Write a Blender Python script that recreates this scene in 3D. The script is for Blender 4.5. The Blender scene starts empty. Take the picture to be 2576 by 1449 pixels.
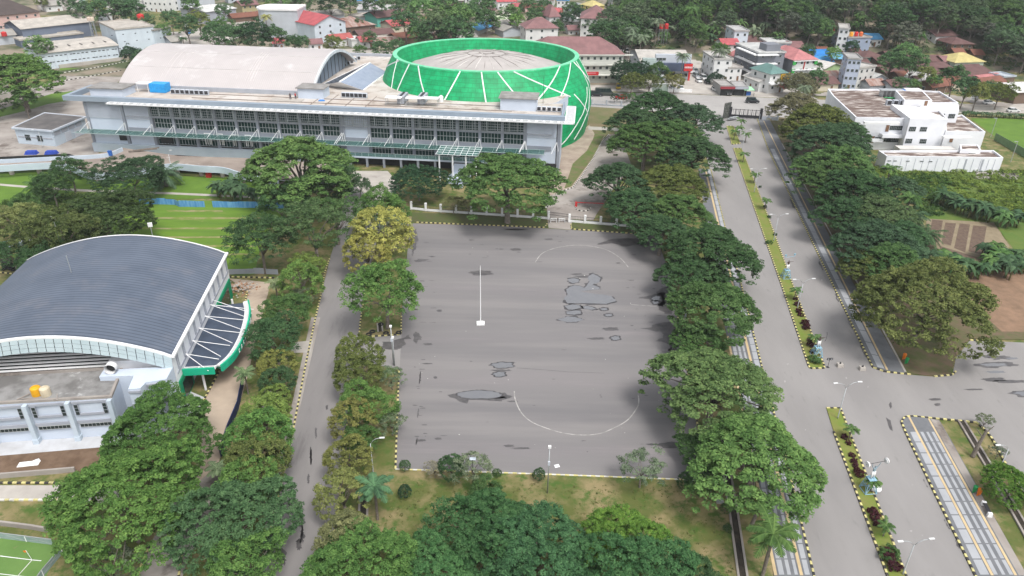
import bpy, math, random
import numpy as np
from mathutils import Vector, Matrix, noise
random.seed(7); rng = np.random.default_rng(7)
SC = bpy.context.scene; COL = SC.collection
PI = math.pi
# ---------------------------------------------------------------- camera
F0, PITCH, ROLL, CH = 1830.0, math.radians(28.5), math.radians(1.0), 65.0
_f = Vector((0, math.cos(PITCH), -math.sin(PITCH))); _x = Vector((1, 0, 0)); _u = _x.cross(_f)
CX = math.cos(ROLL)*_x + math.sin(ROLL)*_u
CU = -math.sin(ROLL)*_x + math.cos(ROLL)*_u
cam = bpy.data.cameras.new('camera'); camo = bpy.data.objects.new('camera', cam); COL.objects.link(camo)
m3 = Matrix((CX, CU, -_f)).transposed()
camo.matrix_world = Matrix.Translation((0, 0, CH)) @ m3.to_4x4()
cam.sensor_width = 36; cam.lens = 36*F0/2576; cam.clip_start = 0.5; cam.clip_end = 4000
SC.camera = camo
# ---------------------------------------------------------------- light: bright overcast
SUN_EL, SUN_AZ = math.radians(60), math.radians(148)
w = bpy.data.worlds.new('World'); SC.world = w; w.use_nodes = True
nt = w.node_tree; nt.nodes.clear()
sky = nt.nodes.new('ShaderNodeTexSky'); sky.sky_type = 'NISHITA'; sky.sun_disc = False
sky.sun_elevation = SUN_EL; sky.sun_rotation = SUN_AZ; sky.dust_density = 3; sky.air_density = 1; sky.ozone_density = 1
hs = nt.nodes.new('ShaderNodeHueSaturation'); hs.inputs['Saturation'].default_value = 0.22
bgd = nt.nodes.new('ShaderNodeBackground'); bgd.inputs['Strength'].default_value = 0.15
wo = nt.nodes.new('ShaderNodeOutputWorld')
nt.links.new(sky.outputs[0], hs.inputs['Color']); nt.links.new(hs.outputs[0], bgd.inputs[0]); nt.links.new(bgd.outputs[0], wo.inputs[0])
sl = bpy.data.lights.new('sun', 'SUN'); sl.energy = 1.5; sl.angle = math.radians(20); sl.color = (1, .97, .92)
so = bpy.data.objects.new('sun', sl); COL.objects.link(so)
so.rotation_euler = (PI/2-SUN_EL, 0, PI-SUN_AZ)
SC.view_settings.view_transform = 'Standard'; SC.view_settings.look = 'None'; SC.view_settings.gamma = 1
SC.view_settings.exposure = 0.68
SC.cycles.max_bounces = 5; SC.cycles.diffuse_bounces = 2; SC.cycles.glossy_bounces = 2; SC.cycles.transmission_bounces = 3
SC.cycles.transparent_max_bounces = 6; SC.cycles.caustics_reflective = False; SC.cycles.caustics_refractive = False
# ---------------------------------------------------------------- projection helpers (pixels of a 2576 x 1449 view of the photograph)
def ss(t): t = min(1, max(0, t)); return t*t*(3-2*t)
def ground_z(x, y):
    t = y-292
    if t <= 0: return 0.0
    return min(t, 260)*(0.02+0.17*ss((x-25)/110))*ss(t/70)
def ray(px, py):
    px, py = float(px), float(py)
    return (_f*F0 + (px-1288)*CX + (724.5-py)*CU).normalized()
def G(px, py, z=0.0):
    d = ray(px, py); t = (z-CH)/d.z
    return Vector((d.x*t, d.y*t, z))
def at(px, py):
    d = ray(px, py); O = Vector((0, 0, CH))
    t0, t = 0, 40
    while t < 1500:
        p = O+d*t
        if p.z <= ground_z(p.x, p.y): break
        t0 = t; t += 3
    for _ in range(18):
        m = (t0+t)/2; p = O+d*m
        if p.z <= ground_z(p.x, p.y): t = m
        else: t0 = m
    p = O+d*t; p.z = ground_z(p.x, p.y); return p
def proj(P):
    d = Vector(P)-Vector((0, 0, CH)); z = d.dot(_f)
    return 1288+F0*d.dot(CX)/z, 724.5-F0*d.dot(CU)/z, z
def K(c, r, x, y):     # a point of one of the sixteen quarter views of the photograph
    return (644*(c-1)+x/4, 362.25*(r-1)+y/4)
def inside(p, poly):
    x, y = p; c = False; n = len(poly); j = n-1
    for i in range(n):
        xi, yi = poly[i]; xj, yj = poly[j]
        if (yi > y) != (yj > y) and x < (xj-xi)*(y-yi)/(yj-yi)+xi: c = not c
        j = i
    return c
# ---------------------------------------------------------------- tagging
def tag(o, label=None, cat=None, group=None, kind=None):
    if label: o['label'] = label
    if cat: o['category'] = cat
    if group: o['group'] = group
    if kind: o['kind'] = kind
    return o
def root(name, loc, rot=0.0, label=None, cat=None, group=None, scale=None):
    o = bpy.data.objects.new(name, None); COL.objects.link(o); o.empty_display_size = .3
    o.location = loc; o.rotation_euler = (0, 0, rot)
    if scale: o.scale = (scale, scale, scale) if not hasattr(scale, '__len__') else scale
    return tag(o, label, cat, group)
def copy_tree(o, parent=None):
    c = o.copy(); COL.objects.link(c)
    if parent is not None: c.parent = parent
    for ch in list(o.children): copy_tree(ch, c)
    return c
# ---------------------------------------------------------------- materials
_M = {}
def mat(name, col, col2=None, scale=.5, rough=.85, detail=6, stretch=(1, 1, 1), bump=0.0, wave=None, metal=0.0, low=.35, high=.65, objcol=False, third=None, spec=.3):
    """noise mix of two colours; wave=(scale, 'X'|'Y'|'Z', strength) gives seams or corrugation; third=(col, scale, low, high) a second layer of stains"""
    if name in _M: return _M[name]
    m = bpy.data.materials.new(name); m.use_nodes = True; t = m.node_tree; N = t.nodes; L = t.links
    b = N['Principled BSDF']; b.inputs['Roughness'].default_value = rough; b.inputs['Metallic'].default_value = metal
    b.inputs['Specular IOR Level'].default_value = spec
    tc = N.new('ShaderNodeTexCoord'); mp = N.new('ShaderNodeMapping'); mp.inputs['Scale'].default_value = stretch
    L.new(tc.outputs['Object'], mp.inputs[0])
    def rgb(c):
        n = N.new('ShaderNodeRGB'); n.outputs[0].default_value = (*c, 1); return n.outputs[0]
    if col2 is None: col2 = tuple(c*.82 for c in col)
    nz = N.new('ShaderNodeTexNoise'); nz.inputs['Scale'].default_value = scale; nz.inputs['Detail'].default_value = detail; nz.inputs['Roughness'].default_value = .6
    L.new(mp.outputs[0], nz.inputs[0])
    mr = N.new('ShaderNodeMapRange'); mr.inputs[1].default_value = low; mr.inputs[2].default_value = high
    L.new(nz.outputs[0], mr.inputs[0])
    mx = N.new('ShaderNodeMix'); mx.data_type = 'RGBA'; L.new(mr.outputs[0], mx.inputs[0])
    if objcol:
        oi = N.new('ShaderNodeObjectInfo'); L.new(oi.outputs['Color'], mx.inputs[6])
        dk = N.new('ShaderNodeMix'); dk.data_type = 'RGBA'; dk.blend_type = 'MULTIPLY'; dk.inputs[0].default_value = 1
        L.new(oi.outputs['Color'], dk.inputs[6]); L.new(rgb((.8, .8, .8)), dk.inputs[7]); L.new(dk.outputs[2], mx.inputs[7])
    else:
        L.new(rgb(col), mx.inputs[6]); L.new(rgb(col2), mx.inputs[7])
    out = mx.outputs[2]
    if third:
        n2 = N.new('ShaderNodeTexNoise'); n2.inputs['Scale'].default_value = third[1]; n2.inputs['Detail'].default_value = 8; n2.inputs['Roughness'].default_value = .7
        L.new(mp.outputs[0], n2.inputs[0])
        r2 = N.new('ShaderNodeMapRange'); r2.inputs[1].default_value = third[2]; r2.inputs[2].default_value = third[3]; L.new(n2.outputs[0], r2.inputs[0])
        m2 = N.new('ShaderNodeMix'); m2.data_type = 'RGBA'; L.new(r2.outputs[0], m2.inputs[0]); L.new(out, m2.inputs[6]); L.new(rgb(third[0]), m2.inputs[7]); out = m2.outputs[2]
    hgt = nz.outputs[0]
    if wave:
        wv = N.new('ShaderNodeTexWave'); wv.wave_type = 'BANDS'; wv.bands_direction = wave[1]; wv.inputs['Scale'].default_value = wave[0]
        L.new(tc.outputs['Object'], wv.inputs[0])
        r3 = N.new('ShaderNodeMapRange'); r3.inputs[1].default_value = .75; r3.inputs[2].default_value = .98; L.new(wv.outputs[1], r3.inputs[0])
        mu = N.new('ShaderNodeMath'); mu.operation = 'MULTIPLY'; mu.inputs[1].default_value = wave[2]; L.new(r3.outputs[0], mu.inputs[0])
        m3_ = N.new('ShaderNodeMix'); m3_.data_type = 'RGBA'; m3_.blend_type = 'MULTIPLY'; L.new(mu.outputs[0], m3_.inputs[0]); L.new(out, m3_.inputs[6]); L.new(rgb((.35, .35, .37)), m3_.inputs[7]); out = m3_.outputs[2]
    L.new(out, b.inputs['Base Color'])
    if bump:
        bp = N.new('ShaderNodeBump'); bp.inputs['Strength'].default_value = bump; bp.inputs['Distance'].default_value = .3; L.new(hgt, bp.inputs['Height']); L.new(bp.outputs[0], b.inputs['Normal'])
    _M[name] = m; return m
def leafmat():
    m = bpy.data.materials.new('foliage'); m.use_nodes = True; t = m.node_tree; N = t.nodes; L = t.links; N.clear()
    out = N.new('ShaderNodeOutputMaterial'); d = N.new('ShaderNodeBsdfDiffuse'); tr = N.new('ShaderNodeBsdfTranslucent'); mx = N.new('ShaderNodeMixShader'); mx.inputs[0].default_value = .2
    oi = N.new('ShaderNodeObjectInfo'); a = N.new('ShaderNodeAttribute'); a.attribute_name = 'tone'
    hv = N.new('ShaderNodeHueSaturation'); hv.inputs['Saturation'].default_value = .9
    r = N.new('ShaderNodeMapRange'); r.inputs[3].default_value = .42; r.inputs[4].default_value = 1.75; L.new(a.outputs['Fac'], r.inputs[0]); L.new(r.outputs[0], hv.inputs['Value'])
    r2 = N.new('ShaderNodeMapRange'); r2.inputs[3].default_value = .515; r2.inputs[4].default_value = .475; L.new(a.outputs['Fac'], r2.inputs[0]); L.new(r2.outputs[0], hv.inputs['Hue'])
    L.new(oi.outputs['Color'], hv.inputs['Color'])
    L.new(hv.outputs[0], d.inputs[0]); L.new(hv.outputs[0], tr.inputs[0]); L.new(d.outputs[0], mx.inputs[1]); L.new(tr.outputs[0], mx.inputs[2]); L.new(mx.outputs[0], out.inputs[0])
    return m
LEAF = leafmat()
# ---------------------------------------------------------------- mesh builder
class MB:
    def __init__(s): s.v = []; s.f = []; s.m = []
    def face(s, pts, mi=0):
        n = len(s.v); s.v += [tuple(p) for p in pts]; s.f.append(tuple(range(n, n+len(pts)))); s.m.append(mi); return s
    def box(s, c, d, rz=0, mi=0, top=1.0):
        cx, cy, cz = c; x, y, z = d[0]/2, d[1]/2, d[2]/2; n = len(s.v); ca, sa = math.cos(rz), math.sin(rz)
        for sz in (-1, 1):
            k = top if sz > 0 else 1
            for sx, sy in ((-1, -1), (1, -1), (1, 1), (-1, 1)):
                a, b = sx*x*k, sy*y*k; s.v.append((cx+a*ca-b*sa, cy+a*sa+b*ca, cz+sz*z))
        for q in ((3, 2, 1, 0), (4, 5, 6, 7), (0, 1, 5, 4), (1, 2, 6, 5), (2, 3, 7, 6), (3, 0, 4, 7)):
            s.f.append(tuple(n+i for i in q)); s.m.append(mi)
        return s
    def prism(s, poly, z0, z1, mi=0, mt=None):
        a = sum(poly[i][0]*poly[(i+1) % len(poly)][1]-poly[(i+1) % len(poly)][0]*poly[i][1] for i in range(len(poly)))
        if a < 0: poly = poly[::-1]
        n = len(s.v); k = len(poly)
        s.v += [(p[0], p[1], z0) for p in poly]+[(p[0], p[1], z1) for p in poly]
        s.f.append(tuple(range(n+k, n+2*k))); s.m.append(mi if mt is None else mt)
        s.f.append(tuple(range(n+k-1, n-1, -1))); s.m.append(mi)
        for i in range(k):
            j = (i+1) % k; s.f.append((n+i, n+j, n+k+j, n+k+i)); s.m.append(mi)
        return s
    def sheet(s, poly, z, mi=0):
        a = sum(poly[i][0]*poly[(i+1) % len(poly)][1]-poly[(i+1) % len(poly)][0]*poly[i][1] for i in range(len(poly)))
        if a < 0: poly = poly[::-1]
        return s.face([(p[0], p[1], z) for p in poly], mi)
    def tube(s, pts, r, n=6, mi=0, cap=True):
        pts = [Vector(p) for p in pts]
        if not hasattr(r, '__len__'): r = [r]*len(pts)
        rings = []
        for i, p in enumerate(pts):
            d = (pts[min(i+1, len(pts)-1)]-pts[max(i-1, 0)]).normalized()
            a = d.orthogonal().normalized() if abs(d.z) < .99 else Vector((1, 0, 0)); b = d.cross(a).normalized(); a = b.cross(d)
            base = len(s.v)
            for k in range(n):
                t = 2*PI*k/n; s.v.append(tuple(p+(a*math.cos(t)+b*math.sin(t))*r[i]))
            rings.append(base)
        for i in range(len(rings)-1):
            for k in range(n):
                j = (k+1) % n; s.f.append((rings[i]+k, rings[i]+j, rings[i+1]+j, rings[i+1]+k)); s.m.append(mi)
        if cap:
            s.f.append(tuple(rings[0]+k for k in reversed(range(n)))); s.m.append(mi)
            s.f.append(tuple(rings[-1]+k for k in range(n))); s.m.append(mi)
        return s
    def build(s, name, mats, parent=None, world=False, smooth=False, origin=None):
        me = bpy.data.meshes.new(name)
        V = s.v
        if world and parent is not None:
            inv = parent.matrix_basis.inverted() if parent.parent is None else (parent.parent.matrix_basis @ parent.matrix_basis).inverted()
            V = [tuple(inv @ Vector(v)) for v in V]
        if origin is not None: V = [(v[0]-origin[0], v[1]-origin[1], v[2]-origin[2]) for v in V]
        me.from_pydata(V, [], s.f)
        if not isinstance(mats, (list, tuple)): mats = [mats]
        for m in mats: me.materials.append(m)
        if len(mats) > 1: me.polygons.foreach_set('material_index', s.m)
        if smooth: me.polygons.foreach_set('use_smooth', [True]*len(me.polygons))
        me.update()
        o = bpy.data.objects.new(name, me); COL.objects.link(o)
        if parent is not None: o.parent = parent
        if origin is not None: o.location = origin
        return o
def single(mb, name, mats, label, cat, group=None, smooth=False):
    """a thing that is one mesh, its origin at the middle of its foot"""
    xs = [v[0] for v in mb.v]; ys = [v[1] for v in mb.v]; zs = [v[2] for v in mb.v]
    return tag(mb.build(name, mats, origin=((min(xs)+max(xs))/2, (min(ys)+max(ys))/2, min(zs)), smooth=smooth), label, cat, group)
def inst(name, mesh, parent, loc=(0, 0, 0), rot=(0, 0, 0), scale=(1, 1, 1)):
    o = bpy.data.objects.new(name, mesh); COL.objects.link(o); o.parent = parent; o.location = loc; o.rotation_euler = rot; o.scale = scale; return o
# ---------------------------------------------------------------- material library
m_grass = mat('dry_grass', (.10, .115, .03), (.25, .20, .10), .22, bump=.5, third=((.06, .11, .018), .45, .48, .62), detail=13, low=.42, high=.6)
m_lawn = mat('lawn', (.11, .20, .022), (.08, .155, .018), .25, detail=8, third=((.20, .19, .085), .12, .62, .74))
m_field = mat('turf_pitch', (.13, .23, .06), (.10, .19, .045), .3, third=((.22, .17, .10), .3, .62, .75))
m_lush = mat('lush_ground', (.075, .14, .022), (.11, .15, .03), .3, bump=.5)
m_soil = mat('soil', (.115, .072, .045), (.18, .12, .08), .6, bump=.4, detail=10)
m_clear = mat('bare_earth', (.27, .17, .11), (.17, .11, .07), .35, bump=.4, detail=10)
m_asph = mat('asphalt', (.205, .195, .192), (.165, .158, .158), .12, rough=.8, stretch=(1, 3.2, 1), third=((.145, .14, .142), .35, .56, .7), detail=9)
m_lot = mat('lot_asphalt', (.21, .198, .195), (.15, .144, .148), .16, rough=.75, stretch=(.12, 1.3, 1), detail=9, third=((.235, .215, .215), .08, .52, .7), low=.38, high=.66)
m_road = mat('road_asphalt', (.27, .257, .25), (.228, .217, .212), .1, rough=.85, detail=12, stretch=(1.6, .35, 1), third=((.20, .19, .186), .6, .6, .72))
m_conc = mat('concrete', (.36, .33, .30), (.24, .21, .19), .15, third=((.13, .105, .09), .12, .54, .66), detail=10)
m_concl = mat('pale_concrete', (.45, .42, .38), (.36, .33, .30), .3, detail=9, third=((.26, .23, .2), .15, .58, .7))
m_beige = mat('sandy_concrete', (.45, .36, .28), (.37, .30, .235), .3, detail=9, third=((.28, .22, .17), .15, .56, .7))
m_white = mat('white_paint', (.80, .80, .80), (.72, .72, .72), .4)
m_whiter = mat('white_wall', (.78, .79, .82), (.70, .71, .75), .3, detail=8)
m_grey = mat('grey_paint', (.38, .40, .44), (.33, .35, .39), .4)
m_lgrey = mat('light_grey_paint', (.52, .55, .60), (.46, .49, .54), .35)
m_pale = mat('pale_blue_wall', (.50, .57, .64), (.44, .51, .58), .25, detail=8)
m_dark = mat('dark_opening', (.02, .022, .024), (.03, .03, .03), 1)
m_glass = mat('dark_glass', (.012, .022, .022), (.03, .045, .045), .6, rough=.12, spec=.6)
m_green_glass0 = mat('green_glass_sheet', (.10, .22, .20), (.16, .30, .28), .4, rough=.15, spec=.6)
def seethrough(name, col, alpha):
    m = mat(name, col, None, .4, rough=.2, spec=.4); m.node_tree.nodes['Principled BSDF'].inputs['Alpha'].default_value = alpha; return m
m_green_glass = seethrough('green_glass', (.10, .26, .23), .5)
m_frame = mat('window_frame', (.55, .57, .58), None, 1)
m_yellow = mat('kerb_yellow', (.66, .60, .26), (.52, .46, .2), 2, third=((.2,.18,.12), 1.1, .54, .68))
m_black = mat('kerb_black', (.03, .03, .03), (.06, .055, .05), 2)
m_kwhite = mat('kerb_white', (.68, .67, .62), (.5, .49, .45), 2, third=((.2,.18,.16), 1.3, .56, .7))
m_stripe = mat('tan_strip', (.58, .44, .25), (.48, .37, .22), .7)
m_tile_d = mat('dark_paving', (.17, .175, .185), (.13, .135, .145), .6, detail=9)
m_tile_l = mat('light_paving', (.37, .38, .40), (.32, .33, .35), .6, detail=9)
m_ring = mat('soaked_asphalt_edge', (.050, .047, .049), (.068, .064, .066), .9, rough=.35)
m_line = mat('worn_line_paint', (.42, .40, .38), (.25, .24, .23), .9, detail=10, low=.42, high=.6)
m_wet_shade = mat('damp_shade_asphalt', (.072, .068, .07), (.115, .108, .108), .9, rough=.4, detail=9)  # damp asphalt, and the dark colour of tree shade painted on the square
m_water = mat('puddle_water', (.155, .158, .17), (.17, .172, .18), .5, rough=.06, spec=.8)
m_bark = mat('bark', (.22, .19, .16), (.12, .10, .085), 2.5, detail=8)
m_metal = mat('galvanised_steel', (.45, .47, .48), (.38, .40, .41), 1, rough=.45, metal=.4)
m_dsteel = mat('dark_steel', (.035, .035, .04), None, 1, rough=.5)
m_paint = mat('vehicle_paint', (.5, .5, .5), None, .2, rough=.25, objcol=True, spec=.6)
m_tyre = mat('rubber', (.02, .02, .02), (.03, .03, .03), 3, rough=.8)
m_red = mat('red_paint', (.55, .03, .03), (.45, .03, .03), .8, rough=.5)
m_orange = mat('orange_plastic', (.75, .20, .02), None, .8, rough=.5)
m_bluep = mat('blue_plastic', (.02, .09, .35), (.03, .14, .45), .8, rough=.5)
m_greenp = mat('green_plastic', (.02, .28, .08), None, .8, rough=.5)
m_copy = mat('colour_of_object', (.5, .5, .5), None, .6, rough=.7, objcol=True)
# ================================================================ GROUND
def P(pts, z=0.0): return [G(x, y, z) for x, y in pts]
def struct(name, mb, mats): return tag(mb.build(name, mats), kind='structure')
def sheet(name, pts, z, m):
    mb = MB(); mb.sheet(P(pts), z); return struct(name, mb, m)
def slab(name, pts, z0, z1, m):
    mb = MB(); mb.prism([tuple(p) for p in P(pts)], z0, z1); return struct(name, mb, m)
mb = MB()
xs = list(np.linspace(-700, -160, 10))+list(np.linspace(-140, 300, 45))+list(np.linspace(330, 900, 12))
ys = [-200, -50, 40]+list(np.linspace(100, 290, 6))+list(np.linspace(300, 620, 33))+[700, 900, 1300, 2000]
nx = len(xs)
for y in ys:
    for x in xs: mb.v.append((float(x), float(y), ground_z(x, y)-.03+(noise.noise((x*.02, y*.02, 0))*2.5*ss((y-330)/60))))
for j in range(len(ys)-1):
    for i in range(nx-1):
        a = j*nx+i; mb.f.append((a, a+1, a+1+nx, a+nx)); mb.m.append(0)
struct('ground', mb, m_grass)
# second ground colour: the leafy hill and village floor behind the street
mb = MB()
xs = list(np.linspace(-560, 560, 90)); ys = list(np.linspace(286, 620, 50)); nx = len(xs)
for y in ys:
    for x in xs: mb.v.append((float(x), float(y), ground_z(x, y)+.02+(noise.noise((x*.02, y*.02, 0))*2.5*ss((y-330)/60))))
for j in range(len(ys)-1):
    for i in range(nx-1):
        a = j*nx+i; mb.f.append((a, a+1, a+1+nx, a+nx)); mb.m.append(0)
m_village = mat('village_ground', (.06, .08, .03), (.24, .20, .15), .06, bump=.3, detail=10, low=.42, high=.56)
struct('terrain', mb, m_village)
# --- asphalt of the boulevard, the crossing and the far street
sheet('boulevard', [(1740,262),(1790,440),(1825,577),(1860,700),(1905,880),(1987,1197),(2047,1449),(2075,1560),(2520,1560),(2452,1447),(2350,1240),(2277,1087),(2266,1064),(2276,1050),(2292,1047),
  (2407,1059),(2457,1064),(2482,1087),(2497,1107),(2527,1164),(2600,1290),(2760,1290),(2760,862),(2576,862),(2505,859),(2440,856),(2405,900),(2395,945),(2350,948),(2290,943),(2225,936),(2195,926),(2097,722),(1990,498),(1932,375),(1905,300),(1930,262)], .02, m_road)
sheet('street', [(1380,262),(1480,268),(1600,276),(1760,290),(1960,300),(2330,284),(2760,282),(2760,258),(2400,262),(1980,248),(1700,236),(1480,232),(1300,226)], .035, mat('street_asphalt', (.36,.345,.33), (.30,.285,.275), .12, detail=8))
sheet('roadside_apron', [(1370,226),(1480,228),(1700,235),(1960,246),(2060,250),(1960,205),(1900,190),(1740,160),(1690,165),(1560,190),(1440,205)], .012, m_concl)
sheet('grass_verge', [(1480,262),(1620,268),(1600,330),(1500,345),(1475,300)], .015, mat('weedy_verge', (.10,.125,.04), (.20,.15,.09), .12, detail=8))
# --- training square and its link to the left road
LOT = [(1033,562),(1290,570),(1560,586),(1650,592),(1690,706),(1705,797),(1723,897),(1740,990),(1762,1110),(1785,1210),(1713,1207),(1400,1195),(995,1181),(998,1090),(1004,935),(1006,915),(1010,842),(1010,797),(1022,660)]
sheet('parade_square', LOT, .025, m_lot)
sheet('link_road', [(896,848),(1012,840),(1006,930),(884,905)], .021, m_road)
# --- left road
sheet('left_road', [(880,455),(930,500),(962,560),(938,640),(913,764),(901,850),(893,905),(872,1080),(851,1272),(841,1347),(826,1470),(820,1540),(628,1540),(650,1470),(659,1432),(737,1087),(772,910),(812,724),(829,652),(850,590),(862,520)], .023, mat('worn_road', (.25,.235,.23), (.19,.18,.178), .1, detail=9, stretch=(1.5,.3,1), third=((.14,.13,.13), .2, .6, .72)))
sheet('forecourt', [(850,430),(975,430),(1010,470),(975,500),(935,505),(880,505),(862,470)], .018, m_concl)
sheet('stadium_drive', [(1531,338),(1560,338),(1590,420),(1540,480),(1500,540),(1490,560),(1440,578),(1380,574),(1375,520),(1360,500),(1409,484),(1440,473),(1461,447),(1492,400),(1513,359)], .017, m_conc)
sheet('stadium_apron', [(1380,505),(1395,380),(1500,300),(1532,325),(1513,358),(1492,400),(1461,447),(1440,473),(1409,484)], .014, mat('rough_concrete', (.40,.33,.26), (.27,.21,.17), .3, detail=9))
sheet('garden_path', [(1480,318),(1560,322),(1560,330),(1480,326)], .02, m_concl)
# --- driveway of the sports hall
sheet('hall_drive', [(575,700),(690,712),(672,745),(650,830),(622,950),(596,1040),(566,1115),(545,1180),(560,1235),(600,1250),(520,1330),(475,1400),(445,1490),(330,1500),(380,1365),(440,1260),(505,1150),(512,1010),(552,940),(592,880),(625,735)], .016, m_beige)
sheet('lower_drive', [(548,1172),(600,1170),(590,1235),(520,1330),(475,1400),(445,1500),(330,1500),(380,1365),(440,1262)], .026, m_conc)
sheet('hall_terrace_ground', [(-160,1120),(300,1090),(480,985),(515,1000),(505,1060),(270,1125),(-160,1165)], .013, mat('fresh_concrete', (.52,.53,.55), (.42,.42,.43), .4, detail=9))
sheet('dirt_bank', [(-160,1160),(270,1124),(300,1190),(200,1188),(-160,1210)], .015, m_soil)
sheet('service_road', [(-160,1221),(165,1221),(300,1225),(300,1268),(150,1258),(-160,1258)], .02, m_concl)
sheet('football_pitch', [(-200,1345),(133,1358),(165,1362),(110,1460),(80,1560),(-200,1560)], .018, m_field)
# --- lawns
sheet('lawn', [(300,500),(720,508),(700,560),(660,600),(640,690),(560,690),(420,640),(300,600),(250,560)], .012, mat('mown_lawn', (.125,.225,.022), (.09,.17,.02), .3, detail=6, stretch=(.25,1.3,1), third=((.26,.24,.09), .22, .60, .68)))
sheet('meadow', [(-160,430),(60,425),(330,440),(720,450),(720,500),(330,500),(120,560),(-160,560)], .01, m_lawn)
sheet('garden_path', [(0,462),(70,468),(240,478),(430,484),(520,488),(600,492),(720,498),(720,503),(600,497),(430,489),(240,484),(70,473),(0,467)], .02, m_concl)
sheet('vegetable_bed', [(0,515),(60,522),(66,540),(20,575),(0,580)], .016, m_soil)
sheet('football_field', [(2440,298),(2760,298),(2760,392),(2560,372),(2505,345)], .014, m_lawn)
sheet('overgrown_field', [(2190,425),(2540,430),(2760,425),(2760,650),(2560,640),(2500,560),(2330,550),(2280,480)], .012, m_lush)
sheet('cleared_ground', [(2425,690),(2480,672),(2760,680),(2760,860),(2510,835),(2455,800)], .013, m_clear)
sheet('footpath', [(2330,548),(2500,560),(2540,620),(2480,665),(2330,640)], .011, mat('garden_soil_path', (.26,.21,.14), (.2,.16,.1), .6))
for a, b, c, d in (((2345,552),(2372,555),(2362,610),(2335,606)), ((2378,560),(2405,562),(2392,618),(2368,612)), ((2414,562),(2440,565),(2428,635),(2400,624)), ((2448,567),(2482,570),(2470,640),(2436,632)), ((2362,618),(2460,648),(2470,655),(2370,640))):
    sheet('vegetable_bed', [a, b, c, d], .02, mat('dark_soil', (.10,.065,.05), (.14,.10,.07), 1.2, bump=.5))
sheet('yard', [(-260,235),(60,225),(135,205),(170,176),(260,160),(345,140),(360,165),(310,200),(240,232),(215,245),(240,300),(250,392),(120,400),(-260,420)], .013, m_conc)
sheet('weedy_strip', [(-100,295),(0,275),(90,248),(130,236),(190,228),(180,252),(120,262),(60,280),(-100,318)], .02, m_lawn)
sheet('weedy_strip', [(150,178),(250,166),(330,150),(332,143),(250,157),(150,170)], .025, m_lawn)
# --- the two islands between the left road and the square, grass on a kerbed bed
slab('grass_island', [(965,575),(1030,566),(1020,660),(1008,797),(1008,840),(905,848),(915,764),(942,640)], 0, .12, m_grass)
slab('grass_island', [(890,912),(1002,932),(994,1180),(1713,1209),(1785,1214),(1900,1560),(822,1560),(841,1347),(852,1272),(872,1080)], 0, .10, m_grass)
slab('grass_strip', [(804,724),(832,645),(812,724),(737,1087),(659,1432),(640,1500),(470,1500),(520,1330),(600,1240),(568,1115),(597,1040),(625,950),(655,830),(680,712),(740,690)], 0, .10, m_grass)
slab('grass_island', [(1680,600),(1770,440),(1825,577),(1900,870),(1932,1350),(1960,1560),(1900,1560),(1785,1214),(1723,897),(1705,797),(1692,706),(1655,592)], 0, .10, m_grass)
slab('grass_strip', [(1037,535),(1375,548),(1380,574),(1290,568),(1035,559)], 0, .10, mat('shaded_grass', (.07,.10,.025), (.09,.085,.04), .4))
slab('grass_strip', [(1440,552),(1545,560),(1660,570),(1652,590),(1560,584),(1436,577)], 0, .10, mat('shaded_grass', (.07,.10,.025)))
slab('grass_strip', [(1967,360),(2057,537),(2149,720),(2254,899),(2277,939),(2290,941),(2350,946),(2393,942),(2402,898),(2440,852),(2510,855),(2760,855),(2760,838),(2520,835),(2300,640),(2150,430),(2000,300),(1935,292)], 0, .10, mat('bare_verge', (.15,.10,.07), (.08,.10,.03), .35, detail=8))
# --- median islands
MU = [(1845,374),(1865,374),(1932,546),(1994,718),(2073,921),(2073,927),(2038,928),(2034,922),(1968,724),(1932,622)]
MU0 = [(1828,318),(1845,318),(1862,362),(1841,364)]
ML = [(2079,1028),(2114,1028),(2139,1095),(2277,1445),(2320,1560),(2272,1560),(2232,1449),(2097,1087)]
m_med = mat('median_grass', (.14, .20, .03), (.20, .19, .06), .5, detail=8)
for q in (MU, MU0, ML): slab('median_island', q, 0, .13, m_med)
# --- pavements
def strip(name, L0, L1, R0, R1, f0, f1, z, m, n=1, gap=0.0, mb=None):
    """sheet(s) between two ground lines (pixel ends), fractions f0..f1 across, n panels long"""
    A0, A1, B0, B1 = G(*L0), G(*L1), G(*R0), G(*R1); own = mb is None
    if own: mb = MB()
    for i in range(n):
        t0 = (i+gap/2)/n; t1 = (i+1-gap/2)/n
        q = []
        for t, f in ((t0, f0), (t0, f1), (t1, f1), (t1, f0)):
            a = A0.lerp(A1, t); b = B0.lerp(B1, t); q.append(a.lerp(b, f))
        mb.sheet([tuple(p) for p in q], z)
    return struct(name, mb, m) if own else mb
slab('pavement', [(2266,1064),(2276,1050),(2292,1047),(2362,1058),(2392,1109),(2576,1437),(2645,1560),(2515,1560),(2452,1447),(2277,1087)], 0, .12, m_tile_d)
KL0, KL1, T10, T11 = (2283,1087), (2459,1449), (2306,1087), (2492,1449)
strip('paving_panels', KL0, KL1, T10, T11, .22, .9, .125, m_tile_l, 11, .08)
strip('tan_stripe', (2283,1049), (2492,1449), (2288,1049), (2499,1449), 0, 1, .130, m_stripe)
strip('tan_stripe', (2333,1054), (2551,1449), (2338,1055), (2558,1449), 0, 1, .131, m_stripe)
for a, b in ((.02,.22), (.42,.58), (.78,.97)): strip('paving_panels', (2313,1087), (2499,1449), (2350,1087), (2551,1449), a, b, .126, m_tile_l, 11, .08)
strip('rough_footway', (2340,1055), (2562,1449), (2362,1060), (2583,1449), 0, 1, .128, m_conc)
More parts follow.
